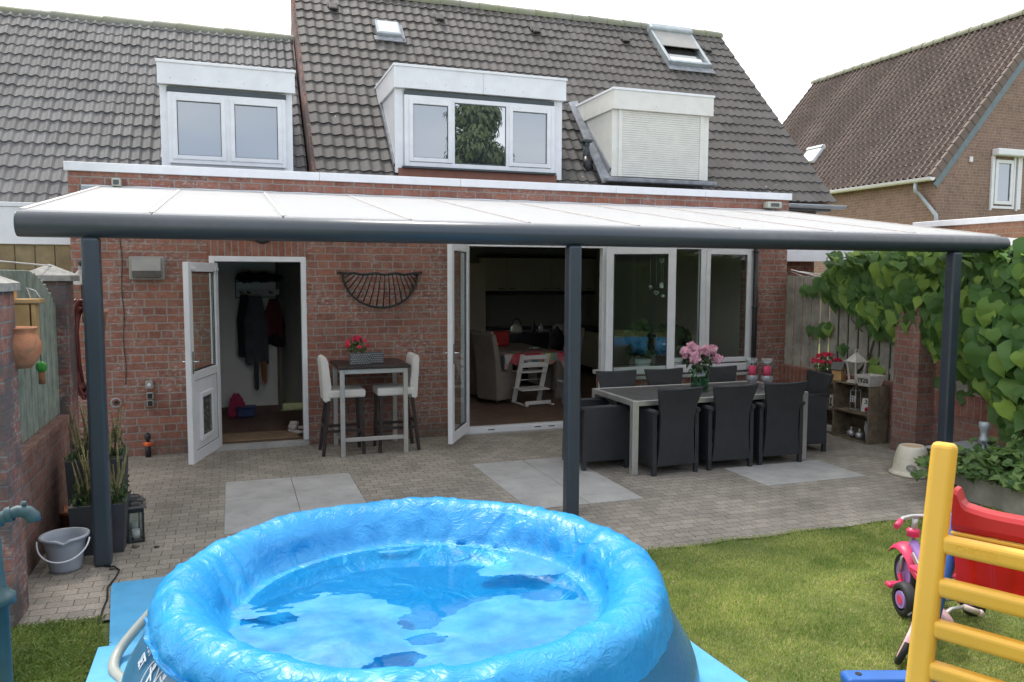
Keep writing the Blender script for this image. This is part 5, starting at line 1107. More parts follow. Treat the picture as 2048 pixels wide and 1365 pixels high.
# lanterns
def lantern(x,y,rz,la,h=.31):
    t=thing('candle_lantern',(0,0,0),la,'lantern','black lanterns beside the planters'); w=.06
    mb=MB(); mb.box(-w,w,-w,w,0,.018,.002,1); 
    for a in (-w,w-.012):
        for b in (-w,w-.012): mb.box(a,a+.012,b,b+.012,.018,h-.04)
    mb.box(-w,w,-w,w,h-.075,h-.04,.001,1); mb.build('frame','black',t,world=False)
    mb=MB(); mb.box(-w-.02,w+.02,-w-.02,w+.02,h-.04,h-.028,.002,1); mb.box(-.03,.03,-.03,.03,h-.028,h-.005,.003,1); mb.build('roof','grey_d',t,world=False)
    mb=MB(); mb.box(-w+.012,w-.012,-w+.004,-w+.006,.02,h-.076); mb.box(-w+.012,w-.012,w-.006,w-.004,.02,h-.076); mb.box(-w+.004,-w+.006,-w+.012,w-.012,.02,h-.076); mb.box(w-.006,w-.004,-w+.012,w-.012,.02,h-.076); mb.build('glass','clear',t,world=False)
    mb=MB(); mb.cyl((0,0,.019),(0,0,.09),.03,n=18); mb.build('candle','seatw',t,world=False)
    mb=MB(); mb.tube([(-.05,0,h-.03)]+[(-.05+.10*i/8,.02,h+.012*math.sin(PI*i/8)-.01) for i in range(9)]+[(.05,0,h-.03)],.004,5); mb.build('handle','black',t,world=False)
    t.location=(x,y,0); t.rotation_euler=(0,0,rz); return t
lantern(-.755,-3.13,R(8),'nearer black lantern with a white candle beside the grey planter')
lantern(-.79,-2.93,R(20),'farther black lantern standing behind the nearer one beside the planter')
# bucket
c=Vector((-1.15,-3.63,0)); t=thing('bucket',c,'grey plastic bucket with a white handle beside the left canopy post','bucket')
mb=MB(); prof=[(.001,.004),(.088,.004),(.096,.0),(.102,.02),(.128,.185),(.13,.19),(.142,.242),(.155,.245),(.157,.235),(.160,.238),(.158,.252),(.140,.252),(.128,.20),(.10,.03),(.001,.02)]
mb.lathe(prof,c,48)
for v in mb.bm.verts:      # pouring lip
    d=v.co-c; a=math.atan2(d.y,d.x)
    if d.z>.22: k=math.exp(-((a+1.45)/.16)**2); v.co.z-=.022*k
mb.build('shell','bucket',t)
mb=MB(); mb.tube([c+Vector((.158*math.cos(a)*1.02,-.04-.14*math.sin(PI*i/20),.225-.115*math.sin(PI*i/20))) for i,a in enumerate([PI-PI*i/20 for i in range(21)])],.006,6); mb.build('handle','cap',t)
# power cable on the ground
mb=MB(); mb.tube([(-.90,-3.68,.01),(-.83,-3.72,.012),(-.79,-3.80,.01),(-.80,-3.95,.008),(-.825,-4.1,.008),(-.80,-4.3,.008),(-.80,-4.5,.01),(-.79,-4.7,.012)],.006,6); tag(mb.build('power_cable','black'),'thin dark cable running from the left post over the paving to the lawn','cable')
for (x,y,s) in ((-.74,-3.30,.022),(-.59,-3.36,.016),(-.84,-3.74,.016)):
    mb=MB(); mb.ball((x,y,.008),s,2,(1.3,1,.5),.5); tag(mb.build('dry_leaf','bark' if s<.018 else 'crate'),{.022:'curled dry leaf on the paving below the nearer black lantern',.016:'small scrap on the pavers %s'%('right of the lanterns' if y>-3.5 else 'at the foot of the left post')}[s],'leaf litter','scraps on the paving' if s<.018 else None)
# teal cast iron hand pump at the left edge
t=thing('hand_pump',(-.86,-6.55,0),'dark teal garden water pump with a spout at the left edge','water pump')
px,py=-.825,-6.55
mb=MB(); mb.lathe([(.05,0),(.05,.02),(.036,.04),(.036,.50),(.039,.51),(.036,.52),(.036,.56),(.039,.57),(.036,.58),(.036,.88),(.058,.885),(.058,.915),(.042,.92),(.03,.95),(.024,1.02),(.022,1.12),(.001,1.14)],(px,py,0),24); mb.build('column','teal',t)
mb=MB(); pts=[(px-.06,py,1.13),(px-.02,py+.0,1.165),(px+.03,py+.02,1.195),(px+.07,py+.03,1.208),(px+.10,py+.035,1.20),(px+.115,py+.04,1.18),(px+.116,py+.04,1.165)]
mb.tube(pts,.02,12,rs=[.03,.026,.022,.021,.024,.026,.026]); mb.build('spout','teal',t)
mb=MB(); mb.lathe([(.027,-.008),(.029,0),(.027,.008)],(px+.015,py+.014,1.187),14,mtx=Matrix.Rotation(R(75),3,'Y')); mb.lathe([(.027,-.01),(.029,0),(.027,.01)],(px+.045,py+.022,1.20),14,mtx=Matrix.Rotation(R(75),3,'Y')); mb.build('spout_ring','teal',t)
mb=MB(); mb.cyl((px+.09,py+.035,1.22),(px+.09,py+.035,1.24),.008,n=10); mb.build('knob','teal',t)
mb=MB(); mb.cyl((px-.06,py-.06,1.255),(px-.02,py-.05,1.255),.012,n=10); mb.build('bolt','chrome',t)
# white scrap of paper on the grass
mb=MB(); mb.face([(-1.06,-5.62,.03),(-1.02,-5.66,.05),(-.98,-5.58,.035),(-1.02,-5.56,.045)]); tag(mb.build('litter_petal','petal_p'),'pale pink and white scrap lying on the grass at lower left','litter')
# ================================================================ right garden wall and fence
mb=MB(); mb.box(7.66,7.86,-8,-.002,0,.70); mb.build('x','brick_g') if 0 else tag(mb.build('low_wall','brick_g'),'long low brick wall with an upright brick top course along the right side','wall')
lw=[o for o in COL.objects if o.name.startswith('low_wall')][-1]
M['soldier_g']=brickmat('upright_garden_brick',(.34,.13,.09),(.25,.09,.065),(.27,.26,.23),bw=.5,bh=.085,off=0,swap=True,white=.2,squash=1)
mb=MB(); mb.box(7.655,7.865,-8,-.003,.5,.74,.004,1); mb.build('coping_course','soldier_g',lw)
for o in (lw,): o['label']='long low brick wall with an upright top course along the right side'
pier('brick_pier',7.40,7.67,-2.78,-2.42,1.72,'brick_g','red brick pier in the right garden fence, its top buried in the vine',cap=False)
def board_fence(y0,y1,la,top0,top1):
    t=thing('board_fence',(7.75,(y0+y1)/2,.76),la,'fence','weathered board fences on the right wall')
    mb=MB(); y=y0; i=0; n=int((y1-y0)/.18)
    for i in range(n):
        y=y0+(y1-y0)*i/n; w=.145+random.uniform(-.004,.004); tp=top0+(top1-top0)*i/n+random.uniform(-.008,.008)
        mb.box(7.70,7.722,y,y+w,.765,tp,.004,1)
    mb.build('boards','fence',t)
    mb=MB()
    for i in range(n):
        y=y0+(y1-y0)*i/n+.09; 
        if i%2==0 or 1: mb.box(7.775,7.795,y+.03,y+.12,.765,2.0)
    mb.build('rear_boards','fence',t)
    mb=MB(); [mb.box(7.723,7.774,y0,y1,z,z+.06) for z in (.85,1.85)]; mb.build('rail','fence',t)
board_fence(-2.40,-.03,'weathered board fence between the house corner and the brick pier',2.05,2.07)
board_fence(-7.9,-2.82,'weathered board fence right of the brick pier, mostly under the vine',2.05,2.05)
# folding drying rack behind the fence
t=thing('drying_rack',(8.1,-.1,1.4),'folding clothes drying rack sticking up behind the right board fence','drying rack')
mb=MB(); mb.cyl((7.95,-.52,1.2),(7.95,-.60,2.33),.013,n=8); mb.build('pole','fence',t)
mb=MB(); mb.tube([(7.9,.1,2.16),(8.0,-.45,2.05),(8.9,-.6,2.06)],.008,6); mb.tube([(7.9,.1,2.15),(8.2,-.3,2.08),(9.1,-.2,2.08)],.006,6); mb.tube([(7.9,.1,2.13),(7.95,-.2,2.04),(7.97,-.45,2.03)],.006,6); mb.build('arms','cap',t)
mb=MB(); 
for k in range(4): mb.tube([(7.95+.2*k,.05-.1*k*.3,2.13-.015*k),(8.0+.22*k,-.5,2.05)],.003,4)
mb.build('lines','cap',t)
# crates
def crate(y0,y1,z0,z1,la,x0=7.31,x1=7.63):
    t=thing('wooden_crate',((x0+x1)/2,(y0+y1)/2,z0),la,'crate','old wooden crates used as shelves')
    th=.014; mb=MB()
    for k in range(3):
        a=x0+(x1-x0)*k/3+.003; b=x0+(x1-x0)*(k+1)/3-.003
        mb.box(a,b,y0,y1,z0+.001,z0+th,.002,1)
        mb.box(a,b,y0,y1,z1-th,z1-.001,.002,1)
    mb.build('slats','crate',t)
    for ya,yb in ((y0,y0+.02),(y1-.02,y1)):
        mb=MB()
        for k in range(2): mb.box(x0+.004+(x1-x0)/2*k,x0-.004+(x1-x0)/2*(k+1),ya+.001,yb-.001,z0+th,z1-th,.003,1)
        mb.build('end_board','crate',t)
    mb=MB()
    for k in range(3): mb.box(x1-.012,x1,y0+.021,y1-.021,z0+th+(z1-z0-2*th)*k/3+.004,z0+th+(z1-z0-2*th)*(k+1)/3-.004,.002,1)
    mb.build('back_slats','crate',t)
    for yy in (y0+.021,y1-.046):
        for zz in (z0+th,z1-th-.025): mb=MB(); mb.box(x0+.01,x1-.013,yy,yy+.025,zz,zz+.025); mb.build('corner_batten','crate',t)
crate(-2.15,-1.53,0,.36,'wooden crate at the bottom right of the shelf stack, holding two silver baubles')
crate(-2.15,-1.53,.362,.72,'wooden crate at the top right of the shelf stack, holding the 35 sign',)
crate(-1.515,-.93,0,.33,'wooden crate at the bottom left of the shelf stack',7.35,7.63)
crate(-1.515,-.93,.332,.68,'wooden crate at the top left of the shelf stack, below the pink flowers',7.35,7.63)
flowers('potted_flowers','pot of deep pink flowers standing on the left crate','potted plant',(7.46,-1.22,.68),.07,.13,.17,.24,'petal_r','grey_d',n=34,fs=.03)
t=thing('bird_house',(7.40,-1.54,.72),'small pine bird house with a dark roof on the crates','bird house')
q=Matrix.Translation(Vector((7.42,-1.50,.721)))@Matrix.Rotation(R(25),4,'Z'); w=.065
mb=MB(); mb.prism([(-w,-.06,0),(w,-.06,0),(w,-.06,.15),(0,-.06,.215),(-w,-.06,.15)],(0,.12,0)); mb.bm.transform(q); mb.build('body','pine',t)
mb=MB(); mb.prism([(-w-.02,-.075,.132),(0,-.075,.217),(0,-.075,.232),(-w-.025,-.075,.14)],(0,.15,0)); mb.prism([(w+.02,-.075,.132),(0,-.075,.2175),(0,-.075,.2325),(w+.025,-.075,.14)],(0,.15,0)); mb.bm.transform(q); mb.build('roof','grey_d',t)
mb=MB(); mb.cyl((0,-.0605,.125),(0,-.063,.125),.014,n=14); mb.bm.transform(q); mb.build('entrance_hole','black',t)
# white lantern
c=Vector((7.42,-1.80,.721)); t=thing('white_lantern',c,'whitewashed wooden lantern with a pagoda top on the crates','lantern')
mb=MB(); mb.box(c.x-.075,c.x+.075,c.y-.075,c.y+.075,c.z,c.z+.02,.003,1); mb.box(c.x-.065,c.x+.065,c.y-.065,c.y+.065,c.z+.02,c.z+.035); mb.build('base','whitewood',t)
for a in (-1,1):
    for b in (-1,1): mb=MB(); mb.bar(c+Vector((a*.052,b*.052,.035)),c+Vector((a*.078,b*.078,.265)),.016,.016); mb.build('corner_post','whitewood',t)
mb=MB(); mb.box(c.x-.10,c.x+.10,c.y-.10,c.y+.10,c.z+.265,c.z+.28,.003,1); 
mb.lathe([(.12,.281),(.085,.32),(.04,.355),(.03,.375),(.001,.38)],c,4,smooth=False,mtx=Matrix.Rotation(R(45),3,'Z')); mb.build('roof','whitewood',t)
mb=MB(); mb.tube([c+Vector((.028*math.cos(a_),0,.40+.028*math.sin(a_))) for a_ in [2*PI*i/12 for i in range(13)]],.006,6); mb.build('ring','whitewood',t)
# 1928 box
c=Vector((7.38,-2.08,.721)); t=thing('planter_box',c,'white wooden box lettered 1928 on the right end of the crates','wooden box')
q=Matrix.Translation(c)@Matrix.Rotation(R(4),4,'Z')
def frus(mb,a,b,c_,d,h,z0=0):
    A=[(-a,-b,z0),(a,-b,z0),(a,b,z0),(-a,b,z0)]; B=[(-c_,-d,h),(c_,-d,h),(c_,d,h),(-c_,d,h)]; C_=[(-c_+.014,-d+.014,h),(c_-.014,-d+.014,h),(c_-.014,d-.014,h),(-c_+.014,d-.014,h)]; D_=[(-a+.014,-b+.014,z0+.015),(a-.014,-b+.014,z0+.015),(a-.014,b-.014,z0+.015),(-a+.014,b-.014,z0+.015)]
    for P,Q in ((A,B),(B,C_),(C_,D_)):
        for k in range(4): mb.face([P[k],P[(k+1)%4],Q[(k+1)%4],Q[k]])
    mb.face(A[::-1]); mb.face(D_); bmesh.ops.remove_doubles(mb.bm,verts=mb.bm.verts[:],dist=1e-5)
mb=MB(); frus(mb,.10,.085,.135,.12,.135); mb.bm.transform(q); mb.build('box','whitewood',t)
tn=math.atan2(.035,.135)
lm=q@Matrix.Translation((-.1185,0,.07))@Matrix.Rotation(R(-90),4,'Z')@Matrix.Rotation(R(90)+tn,4,'X')@Matrix.Translation((0,0,.003))
text_obj('1928',.085,'black',t,lm,'lettering',.001,.0015)
# things in the crates
t=thing('wire_lantern',(7.45,-1.83,.378),'narrow white wire lantern with a little window, inside the top right crate','lantern'); c=Vector((7.45,-1.78,.378))
mb=MB(); w=.045
for a in (-w,w):
    for b in (-w,w): mb.cyl(c+Vector((a,b,0)),c+Vector((a*.9,b*.9,.24)),.0035,n=6); mb.cyl(c+Vector((a*.9,b*.9,.24)),c+Vector((0,0,.30)),.003,n=6)
for z in (.003,.24): mb.tube([c+Vector((a,b,z)) for a,b in ((-w,-w),(w,-w),(w,w),(-w,w),(-w,-w))],.003,5)
mb.build('frame','white',t); mb=MB(); mb.bar(c+Vector((-w-.003,-.035,.10)),c+Vector((-w-.003,.035,.10)),.008,.008); mb.bar(c+Vector((-w-.003,-.035,.135)),c+Vector((-w-.003,.035,.135)),.008,.008); mb.bar(c+Vector((-w-.003,-.035,.17)),c+Vector((-w-.003,.035,.17)),.008,.008); [mb.bar(c+Vector((-w-.003,y_,.10)),c+Vector((-w-.003,y_,.17)),.008,.008) for y_ in (-.035,0,.035)]; mb.build('little_window','white',t)
t=thing('number_sign',(7.40,-1.98,.378),'tilted pale board with the number 35 in the top right crate','sign'); q=Matrix.Translation(Vector((7.42,-1.99,.38)))@Matrix.Rotation(R(-62),4,'Z')@Matrix.Rotation(R(-18),4,'X')
mb=MB(); mb.box(-.06,.06,0,.01,0,.17,.002,1,mtx=q); mb.build('board','seatw',t); text_obj('35',.075,'black',t,q@Matrix.Translation((.005,-.002,.12))@Matrix.Rotation(R(90),4,'X'),'lettering',.0008,.001)
mb=MB(); mb.box(-.05,.03,-.003,-.001,.055,.058,mtx=q); mb.box(-.05,.04,-.003,-.001,.035,.038,mtx=q); mb.build('printed_lines','grey',t)
mb=MB(); [mb.ball((7.37+random.uniform(-.02,.02),-2.06+random.uniform(-.03,.03),.41+random.uniform(0,.03)),.02,2,(1,1,1),.4) for _ in range(7)]; tag(mb.build('pink_blossom','petal_r'),'small pink blossom lying in front of the 35 sign','blossom')
for y_,la in ((-1.76,'silver patterned bauble in the bottom right crate, left one'),(-1.90,'silver patterned bauble in the bottom right crate, right one')):
    c=Vector((7.42,y_,.016)); t=thing('bauble',c,la,'bauble','silver baubles'); mb=MB(); mb.ball(c+Vector((0,0,.05)),.05,3,(1,1,.95)); mb.build('body','silver',t); mb=MB(); mb.lathe([(.012,.095),(.016,.105),(.010,.115),(.014,.13),(.001,.135)],c,10); mb.build('knob','silver',t)
c=Vector((7.42,-2.06,.016)); t=thing('enamel_can',c,'pale blue enamel jug in the bottom right crate','jug'); mb=MB(); mb.lathe([(.001,0),(.045,0),(.04,.24),(.036,.24),(.001,.03)],c,18); mb.build('body',mat('pale_blue_enamel',(.4,.44,.48),.35),t); mb=MB(); mb.tube([c+Vector((0,.04,.05)),c+Vector((0,.075,.15)),c+Vector((0,.06,.25)),c+Vector((0,.03,.24))],.006,6); mb.build('handle','cap',t)
c=Vector((7.43,-1.42,.346)); mb=MB(); mb.lathe([(.055,0),(.06,.16),(.055,.16),(.05,.01)],c,18); tl=tag(mb.build('wicker_lantern','wicker_w'),'white woven candle holder in the top left crate','candle holder')
mb=MB(); 
for k in range(8): a=2*PI*k/8; mb.tube([c+Vector((.06*math.cos(a),.06*math.sin(a),.02)),c+Vector((.064*math.cos(a+.4),.064*math.sin(a+.4),.14))],.006,5); mb.tube([c+Vector((.06*math.cos(a+.4),.06*math.sin(a+.4),.02)),c+Vector((.064*math.cos(a),.064*math.sin(a),.14))],.006,5)
mb.build('woven_bands','black',tl)
mb=MB(); mb.box(7.40,7.5,-1.42,-1.22,.016,.09,.008,1); tag(mb.build('trinket_box','wicker_w'),'small white wicker box in the bottom left crate','box')
# upturned cream pot
c=Vector((6.66,-3.45,0)); t=thing('upturned_pot',c,'cream glazed pot standing upside down in front of the right wall','pot')
mb=MB(); mb.lathe([(.20,.0),(.213,.008),(.213,.028),(.19,.035),(.18,.06),(.172,.14),(.155,.22),(.135,.285),(.12,.305),(.112,.308),(.105,.30),(.001,.298)],c,40); mb.build('pot','ceramic',t)
mb=MB(); mb.cyl(c+Vector((0,0,.2985)),c+Vector((0,0,.302)),.103,n=30); mb.build('base',mat('bare_clay',(.5,.36,.22),.85),t)
fc=(c-Vector((0,-9.77,0))); a0=math.atan2(-(fc.y),-(fc.x))
mb=MB()
for k in range(3):
    r_=.045-.014*k; mb.tube([c+Vector(((.181-.0*k)*math.cos(a0+r_*math.cos(b_)/.18),.181*math.sin(a0+r_*math.cos(b_)/.18),.10+r_*.8*math.sin(b_))) for b_ in [2*PI*j/24 for j in range(25)]],.0035,5)
for k in range(9): b_=2*PI*k/9; mb.ball(c+Vector((.179*math.cos(a0+.036*math.cos(b_)/.18),.179*math.sin(a0+.036*math.cos(b_)/.18),.10+.029*math.sin(b_))),.006,1)
mb.build('emblem','grey',t)
# strawberry bed
t=thing('raised_bed',(7.0,-4.5,0),'raised planting bed full of green leafy plants behind the red slide','planter')
mb=MB(); mb.box(6.35,7.6,-5.5,-3.95,0,.24,.01,1); mb.build('edging','fence',t)
cs=[];ns=[];ss=[]
for i in range(1500):
    x=random.uniform(6.2,7.6); y=random.uniform(-5.6,-3.9); z=.22+.22*random.random()*(.6+.8*noise.noise(Vector((x*2.5,y*2.5,0))))+.03
    cs.append((x,y,z)); ns.append((random.uniform(-.6,.4),random.uniform(-.8,.2),1)); ss.append(random.uniform(.05,.11))
V,Fq=leaves(cs,ns,ss,shape='heart'); fastmesh('leaves',V,Fq,'bedleaf',t)
cs=[];ns=[];ss=[]
for k in range(14):
    x0_=random.uniform(6.7,7.5); y0_=random.uniform(-5.3,-4.2); hh=random.uniform(.1,.22)
    for i in range(14): cs.append((x0_+random.uniform(-.04,.04),y0_+random.uniform(-.04,.04),.36+hh*i/14)); ns.append((random.uniform(-1,1),random.uniform(-1,1),.7)); ss.append(random.uniform(.03,.06))
V,Fq=leaves(cs,ns,ss,shape='lance'); fastmesh('sprigs',V,Fq,'bedleaf',t)
t=thing('pot_plant',(6.15,-4.33,0),'black pot with a broad-leaved seedling at the lawn edge behind the ladder','potted plant')
c=Vector((6.13,-4.33,0)); mb=MB(); mb.lathe([(.001,0),(.075,0),(.10,.14),(.108,.14),(.108,.16),(.098,.16),(.09,.12),(.001,.12)],c,20); mb.build('pot','black',t)
cs=[];ns=[];ss=[]
for i in range(26):
    a=random.uniform(0,2*PI); r_=random.uniform(.03,.2); cs.append(c+Vector((r_*math.cos(a)-.05,r_*math.sin(a),.2+random.uniform(0,.14)))); ns.append((math.cos(a)*.3,-.3,1)); ss.append(random.uniform(.08,.13))
V,Fq=leaves(cs,ns,ss); fastmesh('leaves',V,Fq,'bedleaf',t)
mb=MB(); mb.lathe([(.001,0),(.05,0),(.045,.03),(.03,.06),(.035,.12),(.05,.15),(.05,.19),(.04,.2),(.001,.2)],(7.05,-3.95,.42),18); mb.cyl((7.05,-3.95,0),(7.05,-3.95,.42),.015,n=8); tag(mb.build('garden_lamp','zinc'),'small ribbed metal garden lamp among the plants by the vine','lamp')
mb=MB(); mb.bar((6.55,-3.9,.36),(7.3,-3.75,.34),.35,.012); tag(mb.build('cold_frame','zinc'),'grey ribbed lid lying behind the leafy bed','lid')
# ================================================================ vine
t=thing('climbing_vine',(7.6,-3.3,0),'large-leaved climbing vine spilling over the right fence','vine')
cs=[];ns=[];ss=[]
def zbot(y):   # lower edge of the leaf curtain along the fence
    return float(np.interp(y,[-6.5,-4.6,-3.9,-3.6,-3.3,-3.0,-2.7,-2.3,-1.9,-1.5,-1.1,-.9],[.1,.1,.35,.75,1.0,1.15,1.38,1.35,1.45,1.62,1.80,1.85]))
rv=random.Random(5)
for i in range(1650):
    y=-1.0-5.4*rv.random()**.95; zb=zbot(y)+rv.gauss(0,.05); zt=float(np.interp(y,[-6,-2.3,-1.5,-.9],[2.36,2.36,2.25,2.0])); k=rv.random()
    z=zb+(zt-zb)*k; bulge=float(np.interp(y,[-5,-4,-3.2,-2.4,-1.4,-.9],[.45,.42,.34,.33,.20,.08]))
    x=7.66-bulge*(.35+.65*math.sin(min(1,k*1.15)*PI*.85+.25))*rv.uniform(.3,1.0)
    cs.append((x,y,z)); ns.append((-1+rv.uniform(-.6,.6),-.55+rv.uniform(-.7,.6),.35+rv.uniform(-.45,.6)+.5*(k>.88))); ss.append(rv.uniform(.10,.30))
for i in range(420):    # over the top of the fence
    y=-1.3-5.*rv.random(); cs.append((7.5+rv.uniform(-.2,.6),y,2.24+rv.uniform(-.06,.14))); ns.append((rv.uniform(-.6,.3),-.5,.9)); ss.append(rv.uniform(.09,.17))
for (x,y,z) in ((7.6,-.75,1.83),(7.6,-.98,1.80),(7.58,-1.1,1.86),(7.6,-.7,1.30),(7.6,-.88,1.26),(7.6,-1.02,1.33),(7.62,-.6,1.85),(7.55,-1.2,2.2),(7.55,-1.25,2.3),(7.68,-1.3,1.1),(7.66,-1.8,.95),(7.66,-1.9,.85),(7.66,-2.9,.8),(7.66,-3.2,.7)):
    for k in range(2): cs.append((x+rv.uniform(-.03,.03),y+rv.uniform(-.04,.04),z+rv.uniform(-.03,.03))); ns.append((-1,-.5,.5)); ss.append(rv.uniform(.14,.2))
_u=random.getstate(); random.seed(3); V,Fq=leaves(cs,ns,ss,curl=.5); random.setstate(_u)
fastmesh('leaves',V,Fq,'vineleaf',t,smooth=True)
mb=MB()
for k in range(16):
    y=-1.3-4.2*rv.random(); pts=[(7.60,y,2.2)]; z=2.2
    for j in range(5): z-=.17; y+=rv.uniform(-.15,.15); pts.append((7.64-.12*rv.random(),y,z))
    mb.tube(pts,.007,5)
mb.tube([(7.68,-1.5,.75),(7.66,-1.75,1.0),(7.62,-1.95,1.5),(7.6,-2.3,2.1)],.016,6); mb.tube([(7.62,-1.0,2.1),(7.6,-3.0,2.25),(7.6,-6,2.2)],.02,6); mb.build('stems','bark',t)
# ================================================================ trees and hedge behind the camera (seen mirrored in the panes)
def tree(x,y,h,cr,ch,la,n=5000,ls=.16,seed=1):
    t=thing('garden_tree',(x,y,0),la,'tree'); rr=random.Random(seed); mb=MB()
    mb.tube([(x,y,0),(x+.05,y,h*.3),(x-.05,y,h*.6),(x,y,h*.85)],.1,8,rs=[.16,.12,.08,.03])
    lobes=[]
    for k in range(28):
        a=rr.uniform(0,2*PI); z=h-ch+ch*rr.random(); w=cr*(.35+.65*math.sin(PI*min(1,max(.08,(z-h+ch)/ch)))); q=Vector((x+w*.75*rr.random()*math.cos(a),y+w*.75*math.sin(a)*rr.random(),z)); lobes.append((q,rr.uniform(.35,.6)*cr)); mb.tube([(x,y,z-ch*.15),q],.03,5)
    mb.build('trunk','bark',t); cs=[];ns=[];ss=[]
    for i in range(n):
        q,r_=lobes[rr.randrange(28)]; d=Vector((rr.gauss(0,1),rr.gauss(0,1),rr.gauss(0,1))).normalized(); cs.append(q+d*r_*rr.uniform(.4,1.05)); ns.append(d+Vector((0,0,.4))); ss.append(ls*rr.uniform(.7,1.3))
    V,Fq=leaves(cs,ns,ss,shape='lance'); fastmesh('crown',V,Fq,'tree_leaf',t)
tree(11.1,-25,10.4,1.7,6.2,'tall narrow leafy tree behind the viewer, mirrored in the middle dormer pane',9000,.3)
t=thing('boundary_hedge',(4,-15,0),'tall dark hedge closing the garden behind the viewer','hedge')
mb=MB(); mb.box(-10,18,-16,-15.3,0,3.2,.1,2); mb.build('branches','foliage_d',t); cs=[];ns=[];ss=[]
for i in range(7000): cs.append((random.uniform(-10,18),-15.25+random.uniform(-.1,.1),random.uniform(0,3.3))); ns.append((random.uniform(-.5,.5),1,.4)); ss.append(random.uniform(.12,.22))
V,Fq=leaves(cs,ns,ss,shape='lance'); fastmesh('leaves',V,Fq,'foliage_d',t)
# ================================================================ inflatable pool
PC=Vector((.855,-5.92,0)); PR,PT,PZ=1.12,.12,.50
# folded blue ground sheet
mb=MB(); nx=40; ny=44; x0,x1,y0,y1=-.80,2.42,-7.6,-4.05
def shz(x,y): return .012+.010*noise.noise(Vector((x*3,y*3,1)))+.012*abs(noise.noise(Vector((x*6,y*1.5,7))))
P=[]
for i in range(nx+1):
    row=[]
    for j in range(ny+1):
        x=x0+(x1-x0)*i/nx; y=y0+(y1-y0)*j/ny
        if j==ny: y+=.02*math.sin(i*.3)
        if i==nx: x+=.03*math.sin(j*.25)+.35*max(0,(-5.7-y))*0
        lf=x0+.115*min(1,max(0,(-4.14-y)/.95)); x=lf+(x1-lf)*i/nx+(.03*math.sin(j*.25) if i==nx else 0)
        row.append((x,y,shz(x,y)))
    P.append(row)
mb.grid(P); gs=tag(mb.build('ground_sheet','sheet'),'light blue ground sheet spread under the inflatable pool','ground sheet')
mb=MB(); P=[[(-.735+.5*i/8+.06*j/16*0,-7.5+2.39*j/16,.03+shz(i,j)+.004) for j in range(17)] for i in range(9)]; mb.grid(P); mb.build('folded_flap','sheet',gs)
pool=thing('inflatable_pool',PC,'round inflatable garden pool draped with a crumpled blue cover sheet','pool')
# vinyl body
def wallr(z): return float(np.interp(z,[0,.04,.12,.22,.34,.44,.52],[1.30,1.37,1.395,1.37,1.30,1.235,1.20]))
mb=MB(); P=[]
for i in range(120):
    a=2*PI*i/120; P.append([(PC.x+wallr(z)*math.cos(a)*(1+.006*math.sin(a*9)),PC.y+wallr(z)*math.sin(a)*(1+.006*math.sin(a*9)),z+.02) for z in np.linspace(0,.5,16)])
mb.grid(P,closed_u=True); mb.build('body','poolwall',pool)
mb=MB(); P=[]
for i in range(72):
    a=2*PI*i/72; P.append([(PC.x+(PR+.095*math.cos(b))*math.cos(a),PC.y+(PR+.095*math.cos(b))*math.sin(a),PZ+.095*math.sin(b)) for b in [2*PI*k/18 for k in range(19)]])
mb.grid(P,closed_u=True); mb.build('ring','poolwall',pool)
# cover sheet : profile around the ring, inside it sags into the water
WZ=.40
nx_=np.vectorize(lambda a,b,c:noise.noise(Vector((a,b,c))))
def fbm(x,y,z,o=4,s=1.,rid=False):
    t=0;amp=1;
    for k in range(o):
        n=noise.noise(Vector((x*s,y*s,z*s+k*3.1))); n=(.5-abs(n))*1.2 if rid else n
        t+=amp*n; amp*=.5; s*=2.03
    return t
NA,NB=520,0; prof=[]
PATCH=[(.195,-5.581,.2,-.07),(.578,-5.419,.25,-.08),(1.017,-5.365,.24,-.09),(1.47,-5.388,.14,-.06),(1.051,-5.804,.19,-.08),(1.451,-5.869,.15,-.08),(1.736,-5.892,.13,-.07),(.8,-6.12,.10,-.07),(.56,-6.5,.12,-.05),(.95,-6.02,.13,-.07),(.8,-5.65,.2,-.06),
 (.305,-6.1,.22,.05),(.598,-5.98,.15,.06),(.45,-6.30,.2,.05),(1.231,-6.12,.17,.05),(1.43,-6.25,.17,.05),(1.05,-6.36,.14,.04),(1.1,-6.6,.2,.05),(1.60,-5.52,.17,.07),(1.75,-5.68,.1,.05)]
